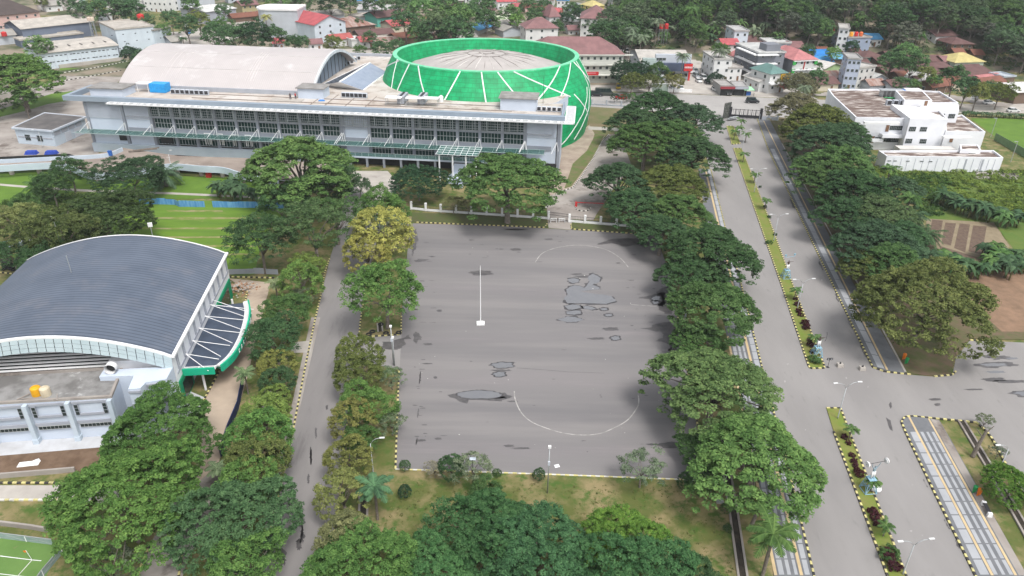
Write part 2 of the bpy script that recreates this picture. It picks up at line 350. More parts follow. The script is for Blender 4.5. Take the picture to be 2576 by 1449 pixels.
slab('pavement', [(1906,300),(1935,300),(1967,362),(2057,537),(2149,720),(2254,899),(2277,940),(2225,933),(2197,922),(2099,722),(1992,498),(1934,375)], 0, .12, m_tile_d)
strip('tan_stripe', (1920,305), (2229,932), (1922,305), (2234,932), 0, 1, .130, m_stripe)
strip('tan_stripe', (1966,362), (2275,937), (1968,362), (2280,937), 0, 1, .131, m_concl)
strip('paving_panels', (1936,375), (2205,925), (1948,375), (2226,930), .12, .95, .126, m_tile_l, 30, .05)
slab('pavement', [(1757,425),(1789,427),(1826,577),(1861,700),(1906,880),(1988,1197),(2048,1449),(2074,1560),(1965,1560),(1947,1449),(1932,1350),(1908,1227),(1828,847),(1800,700),(1775,560)], 0, .12, m_tile_d)
strip('tan_stripe', (1772,425), (2012,1449), (1776,425), (2020,1449), 0, 1, .130, m_stripe)
strip('tan_stripe', (1828,847), (1947,1449), (1833,847), (1955,1449), 0, 1, .131, m_stripe)
for a, b in ((.05,.3), (.45,.62), (.8,.95)): strip('paving_panels', (1836,850), (1957,1449), (1868,850), (2010,1449), a, b, .126, m_tile_l, 22, .07)
strip('paving_panels', (1880,850), (2022,1449), (1897,850), (2040,1449), .15, .85, .126, m_tile_l, 22, .07)
strip('paving_panels', (1779,427), (1878,850), (1788,427), (1896,850), .1, .8, .126, m_tile_l, 26, .07)
# --- drains (dark open ditches with concrete lips)
def ditch(pts, w):
    c = [G(*p) for p in pts]; q0 = []; q1 = []; r0 = []; r1 = []
    for i, p in enumerate(c):
        d = (c[min(i+1, len(c)-1)]-c[max(i-1, 0)]).normalized(); n = Vector((-d.y, d.x, 0))
        q0.append(p+n*w/2); q1.append(p-n*w/2); r0.append(p+n*(w/2+.25)); r1.append(p-n*(w/2+.25))
    mb = MB()
    for i in range(len(c)-1):
        mb.sheet([q0[i], q0[i+1], q1[i+1], q1[i]], .145)
        mb.prism([tuple(r0[i]), tuple(r0[i+1]), tuple(q0[i+1]), tuple(q0[i])], .0, .22, 1)
        mb.prism([tuple(r1[i]), tuple(r1[i+1]), tuple(q1[i+1]), tuple(q1[i])], .0, .22, 1)
    struct('ditch', mb, [mat('ditch_bed', (.018,.016,.012), (.05,.04,.03), 1.2), m_conc])
ditch([(1812,1100),(1845,1290),(1868,1449),(1885,1560)], .7)
ditch([(2418,1060),(2436,1090),(2495,1188),(2576,1330),(2640,1449)], .6)
ditch([(915,1250),(912,1345)], .7); ditch([(677,980),(650,1035)], .7); ditch([(955,815),(957,836)], .5)
# --- painted kerbs
def kerb(pts, a=0, b=1, L=.5, w=.24, h=.2, off=0.0, z0=0.0):
    c = [G(*p) for p in pts]; mb = MB(); d = []; 
    for p, q in zip(c, c[1:]): d.append((q-p).length)
    T = sum(d); n = max(2, int(T/L)); k = 0; acc = 0
    def pt(s):
        i = 0
        while i < len(d)-1 and s > d[i]: s -= d[i]; i += 1
        return c[i].lerp(c[i+1], s/d[i])
    for i in range(n):
        p, q = pt(T*i/n), pt(T*(i+1)/n); m = (p+q)/2; r = math.atan2((q-p).y, (q-p).x)
        mb.box((m.x, m.y, z0+h/2+(0.0015 if i % 2 else 0)), ((q-p).length+.002, w*(1 if i % 2 else .97), h), r, i % 2)
    return struct('kerb', mb, [(m_yellow, m_black, m_kwhite)[a], (m_yellow, m_black, m_kwhite)[b]])
for q in ([(1905,300),(1932,375),(1990,498),(2097,722),(2195,925),(2225,936),(2290,943)], [(2350,948),(2395,944),(2404,935)], [(2440,857),(2508,858)],
          [(2457,1064),(2407,1059),(2292,1048),(2276,1050),(2267,1062),(2277,1087),(2350,1240),(2452,1447),(2510,1560)], [(2457,1064),(2482,1087),(2497,1107),(2527,1164),(2600,1290)],
          [(1788,427),(1825,577),(1860,700),(1905,880),(1987,1197),(2047,1449),(2072,1560)],
          MU+[MU[0]], MU0+[MU0[0]], ML,
          [(1048,560),(1290,570),(1370,573),(1378,562)], [(1436,565),(1438,577),(1560,586),(1650,592)], [(1690,706),(1705,797),(1723,897),(1762,1110),(1785,1210)],
          [(1004,935),(998,1090),(995,1181)], [(1010,797),(1009,842),(903,850),(907,808),(913,764),(925,700)], [(829,652),(816,690),(812,724),(792,810),(771,910),(737,1087),(698,1260),(659,1432),(640,1510)],
          [(893,905),(872,1080),(852,1272),(841,1347),(826,1470)], [(622,735),(612,790)], [(612,800),(597,860),(552,935),(512,1010)], [(612,955),(590,1040),(572,1090)],
          [(380,1365),(347,1449),(330,1500)], [(458,1400),(447,1470)], [(0,686),(56,692)], [(570,697),(690,700)]):
    kerb(q)
kerb([(995,1182),(1400,1196),(1713,1208),(1785,1211)], 2, 0, .55, .2, .18)
kerb([(-60,1216),(165,1216),(260,1218)], 0, 1, .55); kerb([(-60,1259),(140,1259),(240,1262)], 0, 2, .55)
kerb([(150,185),(230,173),(320,155)], 2, 1, .8, .3, .3); kerb([(160,204),(230,192),(305,178)], 2, 1, .8, .3, .3); kerb([(1531,339),(1513,359),(1492,400),(1461,447),(1440,473),(1409,483)], 2, 1, .6)
slab('grass_strip', [(1497,333),(1523,335),(1512,357),(1490,398),(1458,442),(1437,469),(1420,474),(1441,412),(1476,380),(1492,350)], 0, .08, mat('verge_green', (.09,.14,.03), (.16,.13,.07), .4))
kerb([(1448,520),(1450,528),(1462,532),(1478,531),(1486,524)], 2, 1, .5); kerb([(1340,527),(1370,524),(1392,514)], 2, 1, .5)
# flat walkway strip beside the left road
strip('footway', (783,800), (655,1380), (806,730+70), (676,1380), 0, 1, .125, m_conc)
sheet('footbridge', [(745,862),(788,858),(782,888),(728,890)], .135, m_concl)
# --- arcs and lines on the square
def pline(name, pts, w, z, m, closed=False):
    c = [G(*p) for p in pts]; mb = MB()
    L = []; R = []
    for i, p in enumerate(c):
        d = (c[min(i+1, len(c)-1)]-c[max(i-1, 0)]).normalized(); n = Vector((-d.y, d.x, 0))*w/2; L.append(p+n); R.append(p-n)
    for i in range(len(c)-1): mb.sheet([L[i], L[i+1], R[i+1], R[i]], z)
    return struct(name, mb, m)
def smooth(pts, n=6):
    out = []
    for i in range(len(pts)-1):
        p0 = pts[max(i-1, 0)]; p1 = pts[i]; p2 = pts[i+1]; p3 = pts[min(i+2, len(pts)-1)]
        for k in range(n):
            t = k/n; out.append(tuple(.5*((2*p1[j])+(-p0[j]+p2[j])*t+(2*p0[j]-5*p1[j]+4*p2[j]-p3[j])*t*t+(-p0[j]+3*p1[j]-3*p2[j]+p3[j])*t**3) for j in (0, 1)))
    return out+[pts[-1]]
pline('court_line', smooth([K(3,2,*p) for p in ((235,1190),(300,1105),(430,1050),(620,1020),(800,1030),(960,1070),(1090,1150),(1170,1240))]), .16, .034, m_line)
pline('court_line', smooth([K(3,3,*p) for p in ((23,1040),(32,1120),(90,1250),(200,1350),(400,1430),(560,1468),(720,1481),(860,1470),(960,1440),(1150,1340),(1250,1220),(1275,1150),(1270,1075))]), .16, .034, m_line)
pline('thin_crack', [(1300,926),(1360,930),(1430,936),(1520,939)], .07, .033, m_wet_shade)
pline('court_line', [K(3,3,1192,150), K(3,3,1196,168), K(3,3,1460,186)], .12, .034, m_line)
pline('pitch_line', [(-80,1440-7),(0,1444-0),(100,1457)][:2]+[(104,1456)], .08, .03, m_white); pline('pitch_line', [(81,1409),(45,1449),(0,1500)], .09, .03, m_kwhite); pline('pitch_line', [(-60,1398),(0,1399),(81,1409),(104,1411)], .09, .031, m_white)
# --- puddles, damp patches and painted tree shade
def jag(c, amp=.5, sub=3, seed=0):
    r = random.Random(seed); out = []
    n = len(c)
    for i in range(n):
        a, b = c[i], c[(i+1) % n]; L = math.hypot(b[0]-a[0], b[1]-a[1])
        for k in range(sub):
            t = k/sub; out.append((a[0]+(b[0]-a[0])*t+r.uniform(-amp, amp)*2.2, a[1]+(b[1]-a[1])*t+r.uniform(-amp, amp)*.9))
    return out
def ragged(c, lv=3, k=.30, seed=0):
    r = random.Random(seed)
    for l in range(lv):
        out = []
        for i in range(len(c)):
            a, b = c[i], c[(i+1) % len(c)]; L = math.hypot(b[0]-a[0], (b[1]-a[1])*2); d = r.gauss(0, 1)*L*k*(.8 if l else .5)
            out.append(a); out.append(((a[0]+b[0])/2+abs(d)*r.choice((-1, 1))*.9+r.gauss(0, .3), (a[1]+b[1])/2+d*.16))
        c = out
    return c
def grow(poly, gx, gy):
    cx = sum(p[0] for p in poly)/len(poly); cy = sum(p[1] for p in poly)/len(poly)
    out = []
    for x, y in poly:
        d = math.hypot(x-cx, (y-cy)*2)+1e-6; out.append((x+(x-cx)/d*gx, y+(y-cy)*2/d*gy))
    return out
def ell(cx, cy, rx, ry, n=20, seed=1, rag=.18):
    r = random.Random(seed); o = []
    for k in range(n):
        q = 1+r.uniform(-rag, rag); o.append((cx+rx*q*math.cos(2*PI*k/n), cy+ry*q*math.sin(2*PI*k/n)))
    return o
water = [[(1430,702),(1444,700),(1456,703),(1455,710),(1440,713),(1430,708)],
 [(1432,722),(1445,718),(1460,720),(1470,724),(1478,714),(1480,696),(1492,688),(1506,697),(1508,710),(1490,716),(1508,723),(1510,728),(1460,732),(1475,736),(1500,740),(1538,745),(1550,758),(1525,765),(1463,763),(1428,763),(1420,754),(1428,739),(1424,728)],
 [(1420,770),(1440,766),(1458,768),(1463,775),(1445,779),(1430,779)], [(1425,784),(1445,781),(1461,782),(1462,789),(1445,792),(1427,791)], [(1402,805),(1425,797),(1450,798),(1468,805),(1450,810),(1428,811)],
 [(1466,771),(1480,770),(1490,773),(1500,777),(1488,780),(1470,777)], ell(1519,778,9,3), ell(1531,793,9,3), ell(1548,851,11,5), ell(1264,919,28,7), ell(1256,942,15,6), ell(1205,993,56,10,26,5,.08), ell(1651,752,11,7), ell(1649,760,8,5)]
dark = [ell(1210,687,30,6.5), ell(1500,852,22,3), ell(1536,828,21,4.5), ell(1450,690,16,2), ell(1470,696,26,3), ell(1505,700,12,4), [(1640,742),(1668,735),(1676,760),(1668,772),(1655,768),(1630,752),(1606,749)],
  [(1640,818),(1664,812),(1690,808),(1712,830),(1716,885),(1704,880),(1696,902),(1690,872),(1680,884),(1672,862),(1650,858),(1668,850),(1664,836),(1640,832),(1610,826),(1640,824)], [(1650,735),(1690,712),(1702,760),(1690,790),(1670,790),(1655,768)], [(1530,604),(1570,600),(1640,600),(1646,612),(1625,622),(1600,616),(1575,621),(1540,612),(1500,616)], ell(1298,576+2,28,2.2,16,3,.3), ell(1297,577,34,2),  # long piece under the far right corner trees is their shadow, painted dark
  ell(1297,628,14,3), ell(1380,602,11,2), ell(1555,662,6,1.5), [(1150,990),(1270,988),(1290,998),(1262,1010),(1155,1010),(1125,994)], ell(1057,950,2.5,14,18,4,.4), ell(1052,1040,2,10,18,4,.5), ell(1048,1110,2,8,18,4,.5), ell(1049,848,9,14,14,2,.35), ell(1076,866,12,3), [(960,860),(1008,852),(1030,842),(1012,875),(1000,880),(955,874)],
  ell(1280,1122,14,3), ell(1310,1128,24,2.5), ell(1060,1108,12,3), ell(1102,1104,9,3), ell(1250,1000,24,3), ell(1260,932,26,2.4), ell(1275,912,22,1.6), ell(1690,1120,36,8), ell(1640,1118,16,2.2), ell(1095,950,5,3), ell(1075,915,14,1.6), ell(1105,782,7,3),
  ell(1700,706,4,20), ell(1042,610,7,30,18,4,.4), ell(1062,655,16,5,16,4,.5), ell(1290,1010,14,2), ell(760,1335,5,36,22,7,.35), ell(752,1372,8,14,22,7,.3), ell(710,1400,10,26,20,8,.3), ell(782,1150,3,18,14,3,.5), ell(795,1090,2.5,14), ell(776,1205,3,12), ell(822,1025,3,6), ell(2500,918,50,7,18,2,.3), ell(2520,900,34,5,18,9,.4), ell(2540,960,44,4), ell(2450,980,24,2), ell(2352,1005,16,3), ell(2358,1018,8,3.5), ell(2500,955,30,5), ell(2600,990,60,10), ell(2240,1020,3,8), ell(2485,897,14,4)]  # tall streak at the upper left kerb is tree shade painted dark
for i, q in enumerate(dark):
    sheet('wet_shade_patch', ragged(q, 2 if len(q) > 12 else 3, .26, i), .029, m_wet_shade)
for i, q in enumerate(water):
    sheet('wet_shade_patch', ragged(grow(q, 4.5, 2.0), 2, .3, 50+i), .0315, m_ring); sheet('puddle', ragged(q, 2, .14, 90+i), .034, m_water)
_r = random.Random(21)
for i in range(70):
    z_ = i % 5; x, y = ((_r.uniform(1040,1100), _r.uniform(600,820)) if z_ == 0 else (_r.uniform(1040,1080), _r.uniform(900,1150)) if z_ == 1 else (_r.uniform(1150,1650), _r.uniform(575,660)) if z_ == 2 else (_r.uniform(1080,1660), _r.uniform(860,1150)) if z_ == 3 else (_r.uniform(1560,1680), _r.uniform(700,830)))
    sheet('wet_shade_patch', ragged(ell(x, y, _r.uniform(2, 9), _r.uniform(.5, 1.4), 7, i, .4), 2, .3, i), .0285, m_wet_shade)
for i in range(26):
    x, y = _r.uniform(1050,1700), _r.uniform(600,1180); sheet('paper_scrap', ell(x, y, _r.uniform(.6, 1.6), _r.uniform(.3, .8), 6, i, .4), .037, m_kwhite)
for i in range(16):
    t_ = _r.uniform(0, 1); x, y = (1880+150*t_+_r.uniform(-20, 60), 620+800*t_) if i % 2 else (2050+300*t_+_r.uniform(-40, 40), 640+790*t_); sheet('pale_scuff', ragged(ell(x, y, _r.uniform(1, 3), _r.uniform(1, 4), 7, i, .4), 1, .3, i), .031, mat('pale_scuff', (.36,.34,.33), (.30,.29,.28), 1))
for i, (x0, y0, x1, y1) in enumerate(((1989,498,2001,524),(2062,655,2073,680),(2103,738,2112,760),(2134,800,2146,826),(2166,868,2180,898),(2326,1205,2336,1226),(2378,1306,2392,1332),(2405,1358,2416,1380),(1801,470,1812,520),(1818,548,1826,575))):
    sheet('wet_shade_patch', ragged([(x0-3, y0), (x0-1, y0+2), (x1-1, y1), (x1-4, y1), ((x0+x1)/2-5, (y0+y1)/2)], 2, .12, i), .0305, m_wet_shade)
for q in (ell(2545,902,16,2.5), ell(2505,936,24,3), ell(2600,990,48,7), ell(2500,918,34,4)): sheet('puddle', q, .036, m_water)
for q in ([(1972,475),(2000,545),(2012,580),(2008,580),(1996,545)], [(2098,740),(2120,790),(2150,850),(2176,890),(2172,890),(2143,850),(2113,790)], [(1790,450),(1812,530),(1826,575),(1832,575),(1818,525),(1796,450)]): pass
sheet('wet_shade_patch', jag([(2228,1100-50),(2240,1058),(2246,1085),(2238,1080)], .3), .03, m_wet_shade)

for i, (x0, x1, y) in enumerate(((375,690,549),(350,690,575),(330,650,597),(420,640,619),(540,640,640),(420,560,531))):
    sheet('worn_strip', jag([(x0, y-1.6), ((x0+x1)/2, y-2.4), (x1, y-1.5), (x1, y+1.4), ((x0+x1)/2, y+2), (x0, y+1.6)], .8, 7, 200+i), .024, mat('dry_strip', (.27,.24,.12), (.16,.20,.04), .35, low=.42, high=.58, detail=10))

def drape(name, pts, m, dz=.22, step=1.6):
    q = [at(*p) for p in pts]; pl = [(v.x, v.y) for v in q]; x0, x1 = min(p[0] for p in pl), max(p[0] for p in pl); y0, y1 = min(p[1] for p in pl), max(p[1] for p in pl); mb = MB(); y = y0
    hh = lambda x, y: (x, y, ground_z(x, y)+dz+(noise.noise((x*.02, y*.02, 0))*2.5*ss((y-330)/60)))
    while y < y1:
        x = x0
        while x < x1:
            if inside((x+step/2, y+step/2), pl): mb.face([hh(x, y), hh(x+step, y), hh(x+step, y+step), hh(x, y+step)])
            x += step
        y += step
    return struct(name, mb, m)
drape('yard', [(1600,200),(1610,232),(1830,238),(1960,240),(1960,205),(1890,205),(1790,160),(1735,150),(1730,198)], m_concl, .12)
drape('yard', [(1500,100),(1560,110),(1600,118),(1612,180),(1565,190),(1500,160)], m_conc, .2)
drape('car_park', [(300,60),(440,40),(640,56),(640,80),(560,112),(430,124),(330,90)], m_concl, .2)
drape('car_park', [(100,30),(300,30),(420,8),(420,-20),(60,-20),(90,10)], m_conc, .2)
drape('yard', [(700,118),(900,124),(1000,132),(1000,140),(700,132)], m_concl, .2)
drape('lane', [(1250,20),(1290,60),(1320,100),(1335,100),(1310,55),(1270,10)], m_concl, .2)
drape('street', [(2330,262),(2620,262),(2620,285),(2330,284)], m_concl, .05)
drape('lane', [(2040,240),(2080,232),(2320,228),(2540,262),(2540,272),(2310,240),(2080,243)], m_conc, .15)
# ================================================================ BUILDINGS
def mk_window(w=1.2, h=1.3, nx=2, nz=1, glass=None):
    mb = MB(); mb.box((0, -.03, 0), (w, .06, h), 0, 1)
    pw, ph = (w-.1)/nx, (h-.1)/nz
    for i in range(nx):
        for j in range(nz): mb.box((-w/2+.05+pw*(i+.5), -.05, -h/2+.05+ph*(j+.5)), (pw-.05, .06, ph-.06), 0, 0)
    me = mb.build('tmp', [m_glass, m_frame]); d = me.data; bpy.data.objects.remove(me); d.name = 'window'; return d
WIN = mk_window(); WINBIG = mk_window(2.2, 1.3, 3, 2); 
mbd = MB(); mbd.box((0, -.04, 1.05), (1.1, .08, 2.1), 0, 1); mbd.box((0, -.06, 1.05), (.9, .08, 1.9), 0, 0); _o = mbd.build('tmp', [mat('door_wood', (.22,.12,.07), None, 2), m_frame]); DOOR = _o.data; bpy.data.objects.remove(_o)
roofm = {}
def cm(kind, c):
    k = (kind, c)
    if k not in roofm:
        n = 'm%s%d' % (kind, len(roofm))
        if kind == 'roof': roofm[k] = mat('roof_sheet_%d' % len(roofm), c, tuple(q*.72 for q in c), .35, rough=.7, wave=(1.1, 'X', .35), third=(tuple(q*.6+.02 for q in c), .5, .56, .75))
        elif kind == 'rust': roofm[k] = mat('rusty_sheet_%d' % len(roofm), c, (.42,.36,.33), .3, rough=.8, wave=(1.1, 'X', .35), stretch=(1.6, .25, 1))
        else: roofm[k] = mat('wall_paint_%d' % len(roofm), c, tuple(q*.86 for q in c), .25, detail=8, third=(tuple(q*.6 for q in c), .35, .62, .8))
    return roofm[k]
def ring(mb, poly, w, z0, z1, mi=0):
    """parapet: a wall of width w inside the polygon's edge"""
    n = len(poly); c = [Vector((p[0], p[1], 0)) for p in poly]
    a = sum(c[i].x*c[(i+1) % n].y-c[(i+1) % n].x*c[i].y for i in range(n)); 
    if a < 0: c = c[::-1]
    inn = []
    for i in range(n):
        d0 = (c[i]-c[i-1]).normalized(); d1 = (c[(i+1) % n]-c[i]).normalized(); n0 = Vector((-d0.y, d0.x, 0)); n1 = Vector((-d1.y, d1.x, 0)); b = (n0+n1); b = b/max(.3, b.length_squared)*2
        inn.append(c[i]+b*w)
    for i in range(n):
        j = (i+1) % n; mb.prism([tuple(c[i]), tuple(c[j]), tuple(inn[j]), tuple(inn[i])], z0, z1, mi)
def house(a, b, d, h, roof, rc, wc, label, cat='house', name='house', rh=1.8, nw=3, oh=.6, door=True, rk='roof', deep=None, group=None, side=True):
    A, B = at(*a), at(*b); z = min(A.z, B.z); A.z = B.z = z
    u = (B-A); W = u.length; rot = math.atan2(u.y, u.x); C = (A+B)/2
    r = root(name, C, rot, label, cat, group)
    x0, x1 = -W/2, W/2; wm = cm('wall', wc)
    mb = MB(); mb.prism([(x0, 0), (x1, 0), (x1, d), (x0, d)], -2.5, h)
    rm = cm(rk, rc); rb = MB(); X0, X1, Y0, Y1 = x0-oh, x1+oh, -oh, d+oh; t = .14
    def shell(polys):
        for q in polys:
            rb.face(q); rb.face([(p[0], p[1], p[2]-t) for p in q][::-1])
            for i in range(len(q)):
                p, s_ = q[i], q[(i+1) % len(q)]; rb.face([(p[0], p[1], p[2]-t), (s_[0], s_[1], s_[2]-t), s_, p])
    e = h+.1; k = h+rh; ym = d/2
    if roof == 'gx':
        shell([[(X0, Y0, e-.15), (X1, Y0, e-.15), (X1, ym, k), (X0, ym, k)], [(X0, ym, k), (X1, ym, k), (X1, Y1, e-.15), (X0, Y1, e-.15)]])
        for x in (x0, x1): mb.face([(x, 0, h), (x, d, h), (x, ym, k-.2)]); mb.face([(x, ym, k-.2), (x, d, h), (x, 0, h)])
    elif roof == 'gy':
        shell([[(X0, Y0, e-.15), (0, Y0, k), (0, Y1, k), (X0, Y1, e-.15)], [(0, Y0, k), (X1, Y0, e-.15), (X1, Y1, e-.15), (0, Y1, k)]])
        mb.face([(x0, 0, h), (x1, 0, h), (0, 0, k-.2)]); mb.face([(x1, d, h), (x0, d, h), (0, d, k-.2)])
    elif roof == 'hip':
        m = min(W, d)/2
        if W >= d: p, q = (x0+m, ym, k), (x1-m, ym, k)
        else: p, q = (0, m, k), (0, d-m, k)
        c = [(X0, Y0, e-.15), (X1, Y0, e-.15), (X1, Y1, e-.15), (X0, Y1, e-.15)]
        if W >= d: shell([[c[0], c[1], q, p], [c[1], c[2], q], [c[2], c[3], p, q], [c[3], c[0], p]])
        else: shell([[c[0], c[1], p], [c[1], c[2], q, p], [c[2], c[3], q], [c[3], c[0], p, q]])
        mb.box((0, d/2, h-.02), (W+oh*1.6, d+oh*1.6, .1))
    elif roof == 'flat':
        rb.box((0, d/2, h+.1), (W+oh, d+oh, .2)); ring(rb, [(X0+oh*.5, Y0+oh*.5), (X1-oh*.5, Y0+oh*.5), (X1-oh*.5, Y1-oh*.5), (X0+oh*.5, Y1-oh*.5)], .2, h+.2, h+.65)
    elif roof == 'arc':
        n = 8; pts = [(Y0+(Y1-Y0)*i/n, h+.1+rh*math.sin(PI*i/n)) for i in range(n+1)]
        shell([[(X0, pts[i][0], pts[i][1]), (X1, pts[i][0], pts[i][1]), (X1, pts[i+1][0], pts[i+1][1]), (X0, pts[i+1][0], pts[i+1][1])] for i in range(n)])
    mb.build('wall', wm, r); rb.build('roof', rm, r)
    nf = max(1, round(h/3.1))
    if nw:
        for f in range(nf):
            zc = h/nf*(f+.58)
            for i in range(nw):
                x = x0+W*(i+.5)/nw
                if door and f == 0 and i == nw//2: inst('door', DOOR, r, (x, -.004, .05)); continue
                inst('window', WIN, r, (x, -.004, zc), (0, 0, 0), (.85, 1, .85))
            if side and d > 6:
                for i in range(max(1, int(d/5))):
                    y = d*(i+.5)/max(1, int(d/5)); onleft = proj(C)[0] > 1288
                    inst('window', WIN, r, (x0-.004 if onleft else x1+.004, y, zc), (0, 0, -PI/2 if onleft else PI/2))
    return r, W
# ---------------------------------------------------------------- long three-storey building
FL = Vector((-116.8, 196.3, 0)); ROTB = math.radians(-5.38); LB = 129.2
lb = root('long_building', FL, ROTB, 'long three storey pale grey building with louvred upper floor and green glass canopy', 'building')
m_bg = mat('facade_panel', (.54,.60,.69), (.49,.55,.64), .3, detail=8)
m_bd = mat('facade_column', (.27,.29,.33), (.23,.25,.29), .4)
m_roofc = mat('weathered_roof_slab', (.43,.37,.32), (.55,.52,.49), .12, third=((.27,.22,.18), .2, .52, .66), detail=9)
mb = MB(); mb.prism([(0, .9), (LB, .9), (LB, 15.5), (78, 15.5), (78, 60), (0, 60)], 0, 14.4, 0, 1); mb.build('wall', [m_bg, m_roofc], lb)
mb = MB(); mb.box((LB/2, .55, 6.95), (LB-.2, .6, 13.9)); mb.build('dark_interior', m_dark, lb)
# blind panels
PAN = [(0, 10), (11, 18), (71.5, 78.5), (120.3, 128.2)]
for i, (a, b) in enumerate(PAN):
    mb = MB(); mb.box(((a+b)/2, .1, 7.9), (b-a, .5, 12)); mb.build('panel', m_bg, lb)
# window modules
def glazing(w, h, nx, nz):
    mb = MB(); mb.box((0, 0, h/2), (w, .12, h), 0, 0)
    for i in range(nx+1): mb.box((-w/2+w*i/nx, -.08, h/2), (.07, .08, h), 0, 1)
    for j in range(nz+1): mb.box((0, -.085, h*j/nz), (w, .06, .08), 0, 1)
    o = mb.build('tmp', [mat('curtain_glass', (.008,.03,.028), (.02,.055,.05), .25, rough=.15, spec=.25), m_frame]); d = o.data; bpy.data.objects.remove(o); return d
G1 = glazing(5.2, 2.75, 6, 2); G2 = glazing(5.2, 3.1, 6, 2); G3 = glazing(5.9, 3.7, 3, 1)
BAY = 5.9; u = 18.6; k = 0; bays = []
while u+BAY <= 120.4:
    c = u+BAY/2
    if not (70 < c < 80): bays.append(c)
    u += BAY if not (64 < u < 71.5) else (78.7-u)
for c in bays:
    inst('window', G1, lb, (c, .2, 7.2)); inst('window', G2, lb, (c, .2, 2.75)); inst('window', G3, lb, (c, .2, 10.4))
mb = MB()
for c in [0.2, 10.5, 18.3]+[q+BAY/2 for q in bays]+[71.2, 78.7, 120.2, 128.8]:
    m_ = MB(); m_.box((c, -.05, 6.9), (.75, .8, 13.4)); m_.build('column', m_bd, lb)
mb = MB(); mb.box((LB/2+4.5, 0, 10.15), (LB-13.5, .7, .4)); mb.box((LB/2+4.5, 0, 6.5), (LB-13.5, .7, 1.2)); mb.build('floor_band', m_bd, lb)
# louvre screen in front of the top floor
mb = MB()
for i in range(int((119.8-18.6)/.55)): mb.box((18.8+i*.55, -1.0, 12.2), (.065, .07, 3.6))
for z in (10.5, 11.2, 11.9, 12.6, 13.3): mb.box((69.4, -1.1, z), (101.6, .1, .09))
for i in range(int(101/2.95)): mb.box((18.6+i*2.95, -1.15, 12.2), (.16, .2, 3.8))
mb.build('sun_screen', mat('screen_metal', (.26,.29,.30), None, 1), lb)
for (x_, n_), (a, b) in zip(((.6, 36), (11.4, 24), (71.9, 24), (120.9, 26)), PAN):
    mb = MB(); mb.box(((a+b)/2, -.3, 9.5), (b-a, .06, .1))
    for i in range(n_): mb.box((x_+i*.27, -.33, 11.6), (.07, .1, 4.4))
    mb.build('cladding_battens', m_lgrey, lb)
# parapet and sun louvre (white frame with openings) along the eaves and round the right end
mb = MB(); mb.box((LB/2-2, -.6, 14.65), (LB+6, 1.4, 1.3)); mb.box((-4.4, 5.8, 14.65), (1.2, 11.4, 1.3)); mb.box((LB+.2, 7.1, 14.65), (.5, 13.98, 1.28)); mb.build('parapet', mat('parapet_band', (.27,.32,.38), (.24,.29,.35), .3), lb)
mb = MB(); m_lou = mat('white_louvre', (.74,.75,.76), (.66,.67,.68), .5)
x0, x1 = 8.5, LB+3.2
for y, w_ in ((-3.2, .32), (-1.65, .3)): mb.box(((x0+x1)/2, y, 14.15), (x1-x0, w_, .3))
n = 66
for i in range(n+1): mb.box((x0+(x1-x0)*i/n, -2.4, 14.15), (.55, 1.4, .24))
for x, w_ in ((LB+1.1, .3), (LB+3.35, .32)): mb.box((x, 5.2, 14.16), (w_, 16.6, .3))
for i in range(20): mb.box((LB+2.2, -2.2+.85*i, 14.15), (2.2, .26, .22))
mb.build('sun_louvre', m_lou, lb)
# first-floor glass canopy with struts
mb = MB(); mb.box((61.5, -2.2, 6.1), (127.5, 3.9, .07), 0, 0)
mb.build('glass_canopy', seethrough('canopy_glass', (.06,.17,.15), .55), lb)
mb = MB(); mb.box((61.5, -4.2, 6.12), (128, .1, .14)); mb.box((61.5, -.45, 6.12), (128, .14, .16)); 
for i in range(43): mb.box((-2+i*3, -2.2, 6.18), (.04, 3.9, .05))
mb.build('canopy_frame', mat('canopy_steel', (.36,.45,.45), None, 1), lb)
_mb = MB(); _mb.tube([(0, -.2, 9.6), (-1.2, -3.6, 7.45)], .07, 5); _mb.tube([(0, -.2, 9.6), (.5, -1.2, 7.45)], .06, 5); _mb.tube([(0, -.2, 9.6), (-.5, -1.2, 7.45)], .06, 5); _o = _mb.build('tmp', m_lou); STR = _o.data; bpy.data.objects.remove(_o)
for c in [0.2, 10.5, 18.3]+[q+BAY/2 for q in bays]+[71.2, 78.7, 120.2, 128.4]: inst('canopy_strut', STR, lb, (c, -.1, -1.2))
# balcony slab, glass rail, undercroft
mb = MB(); mb.box((96.5, -1.3, 2.75), (58, 3.6, .45)); mb.build('balcony_slab', m_bg, lb)
mb = MB(); mb.box((96.5, -3.0, 3.5), (58, .05, 1.0)); mb.build('glass_rail', m_green_glass, lb)
mb = MB(); mb.box((96.5, -3.0, 4.03), (58, .08, .06))
for i in range(32): mb.box((68+i*1.8, -3.05, 3.5), (.05, .05, 1.05))
mb.build('handrail', m_frame, lb)
mb = MB(); mb.box((32, -.7, 1.2), (64, 1.2, 2.4)); mb.build('plinth', m_pale, lb)
mb = MB(); mb.box((97, -.4, 1.25), (63, .5, 2.5)); mb.build('dark_undercroft', m_dark, lb)
for i in range(13):
    m_ = MB(); m_.box((69+i*4.6, -2.7, 1.27), (.55, .55, 2.54)); m_.build('pier', m_bd, lb)
mb = MB()
for x, w_ in ((33.5, 1.6), (37, 1.6), (41.5, 1.6), (45, 1.6)):
    mb.box((x-w_/2, -.3, 4.9), (.18, .3, 3.2)); mb.box((x+w_/2, -.3, 4.9), (.18, .3, 3.2)); mb.box((x, -.3, 6.4), (w_+.2, .3, .18)); mb.box((x-.25, -.3, 4.7), (.12, .28, 2.8)); mb.box((x+.4, -.3, 4.7), (.12, .28, 2.8))
mb.build('entrance_doors', m_white, lb)
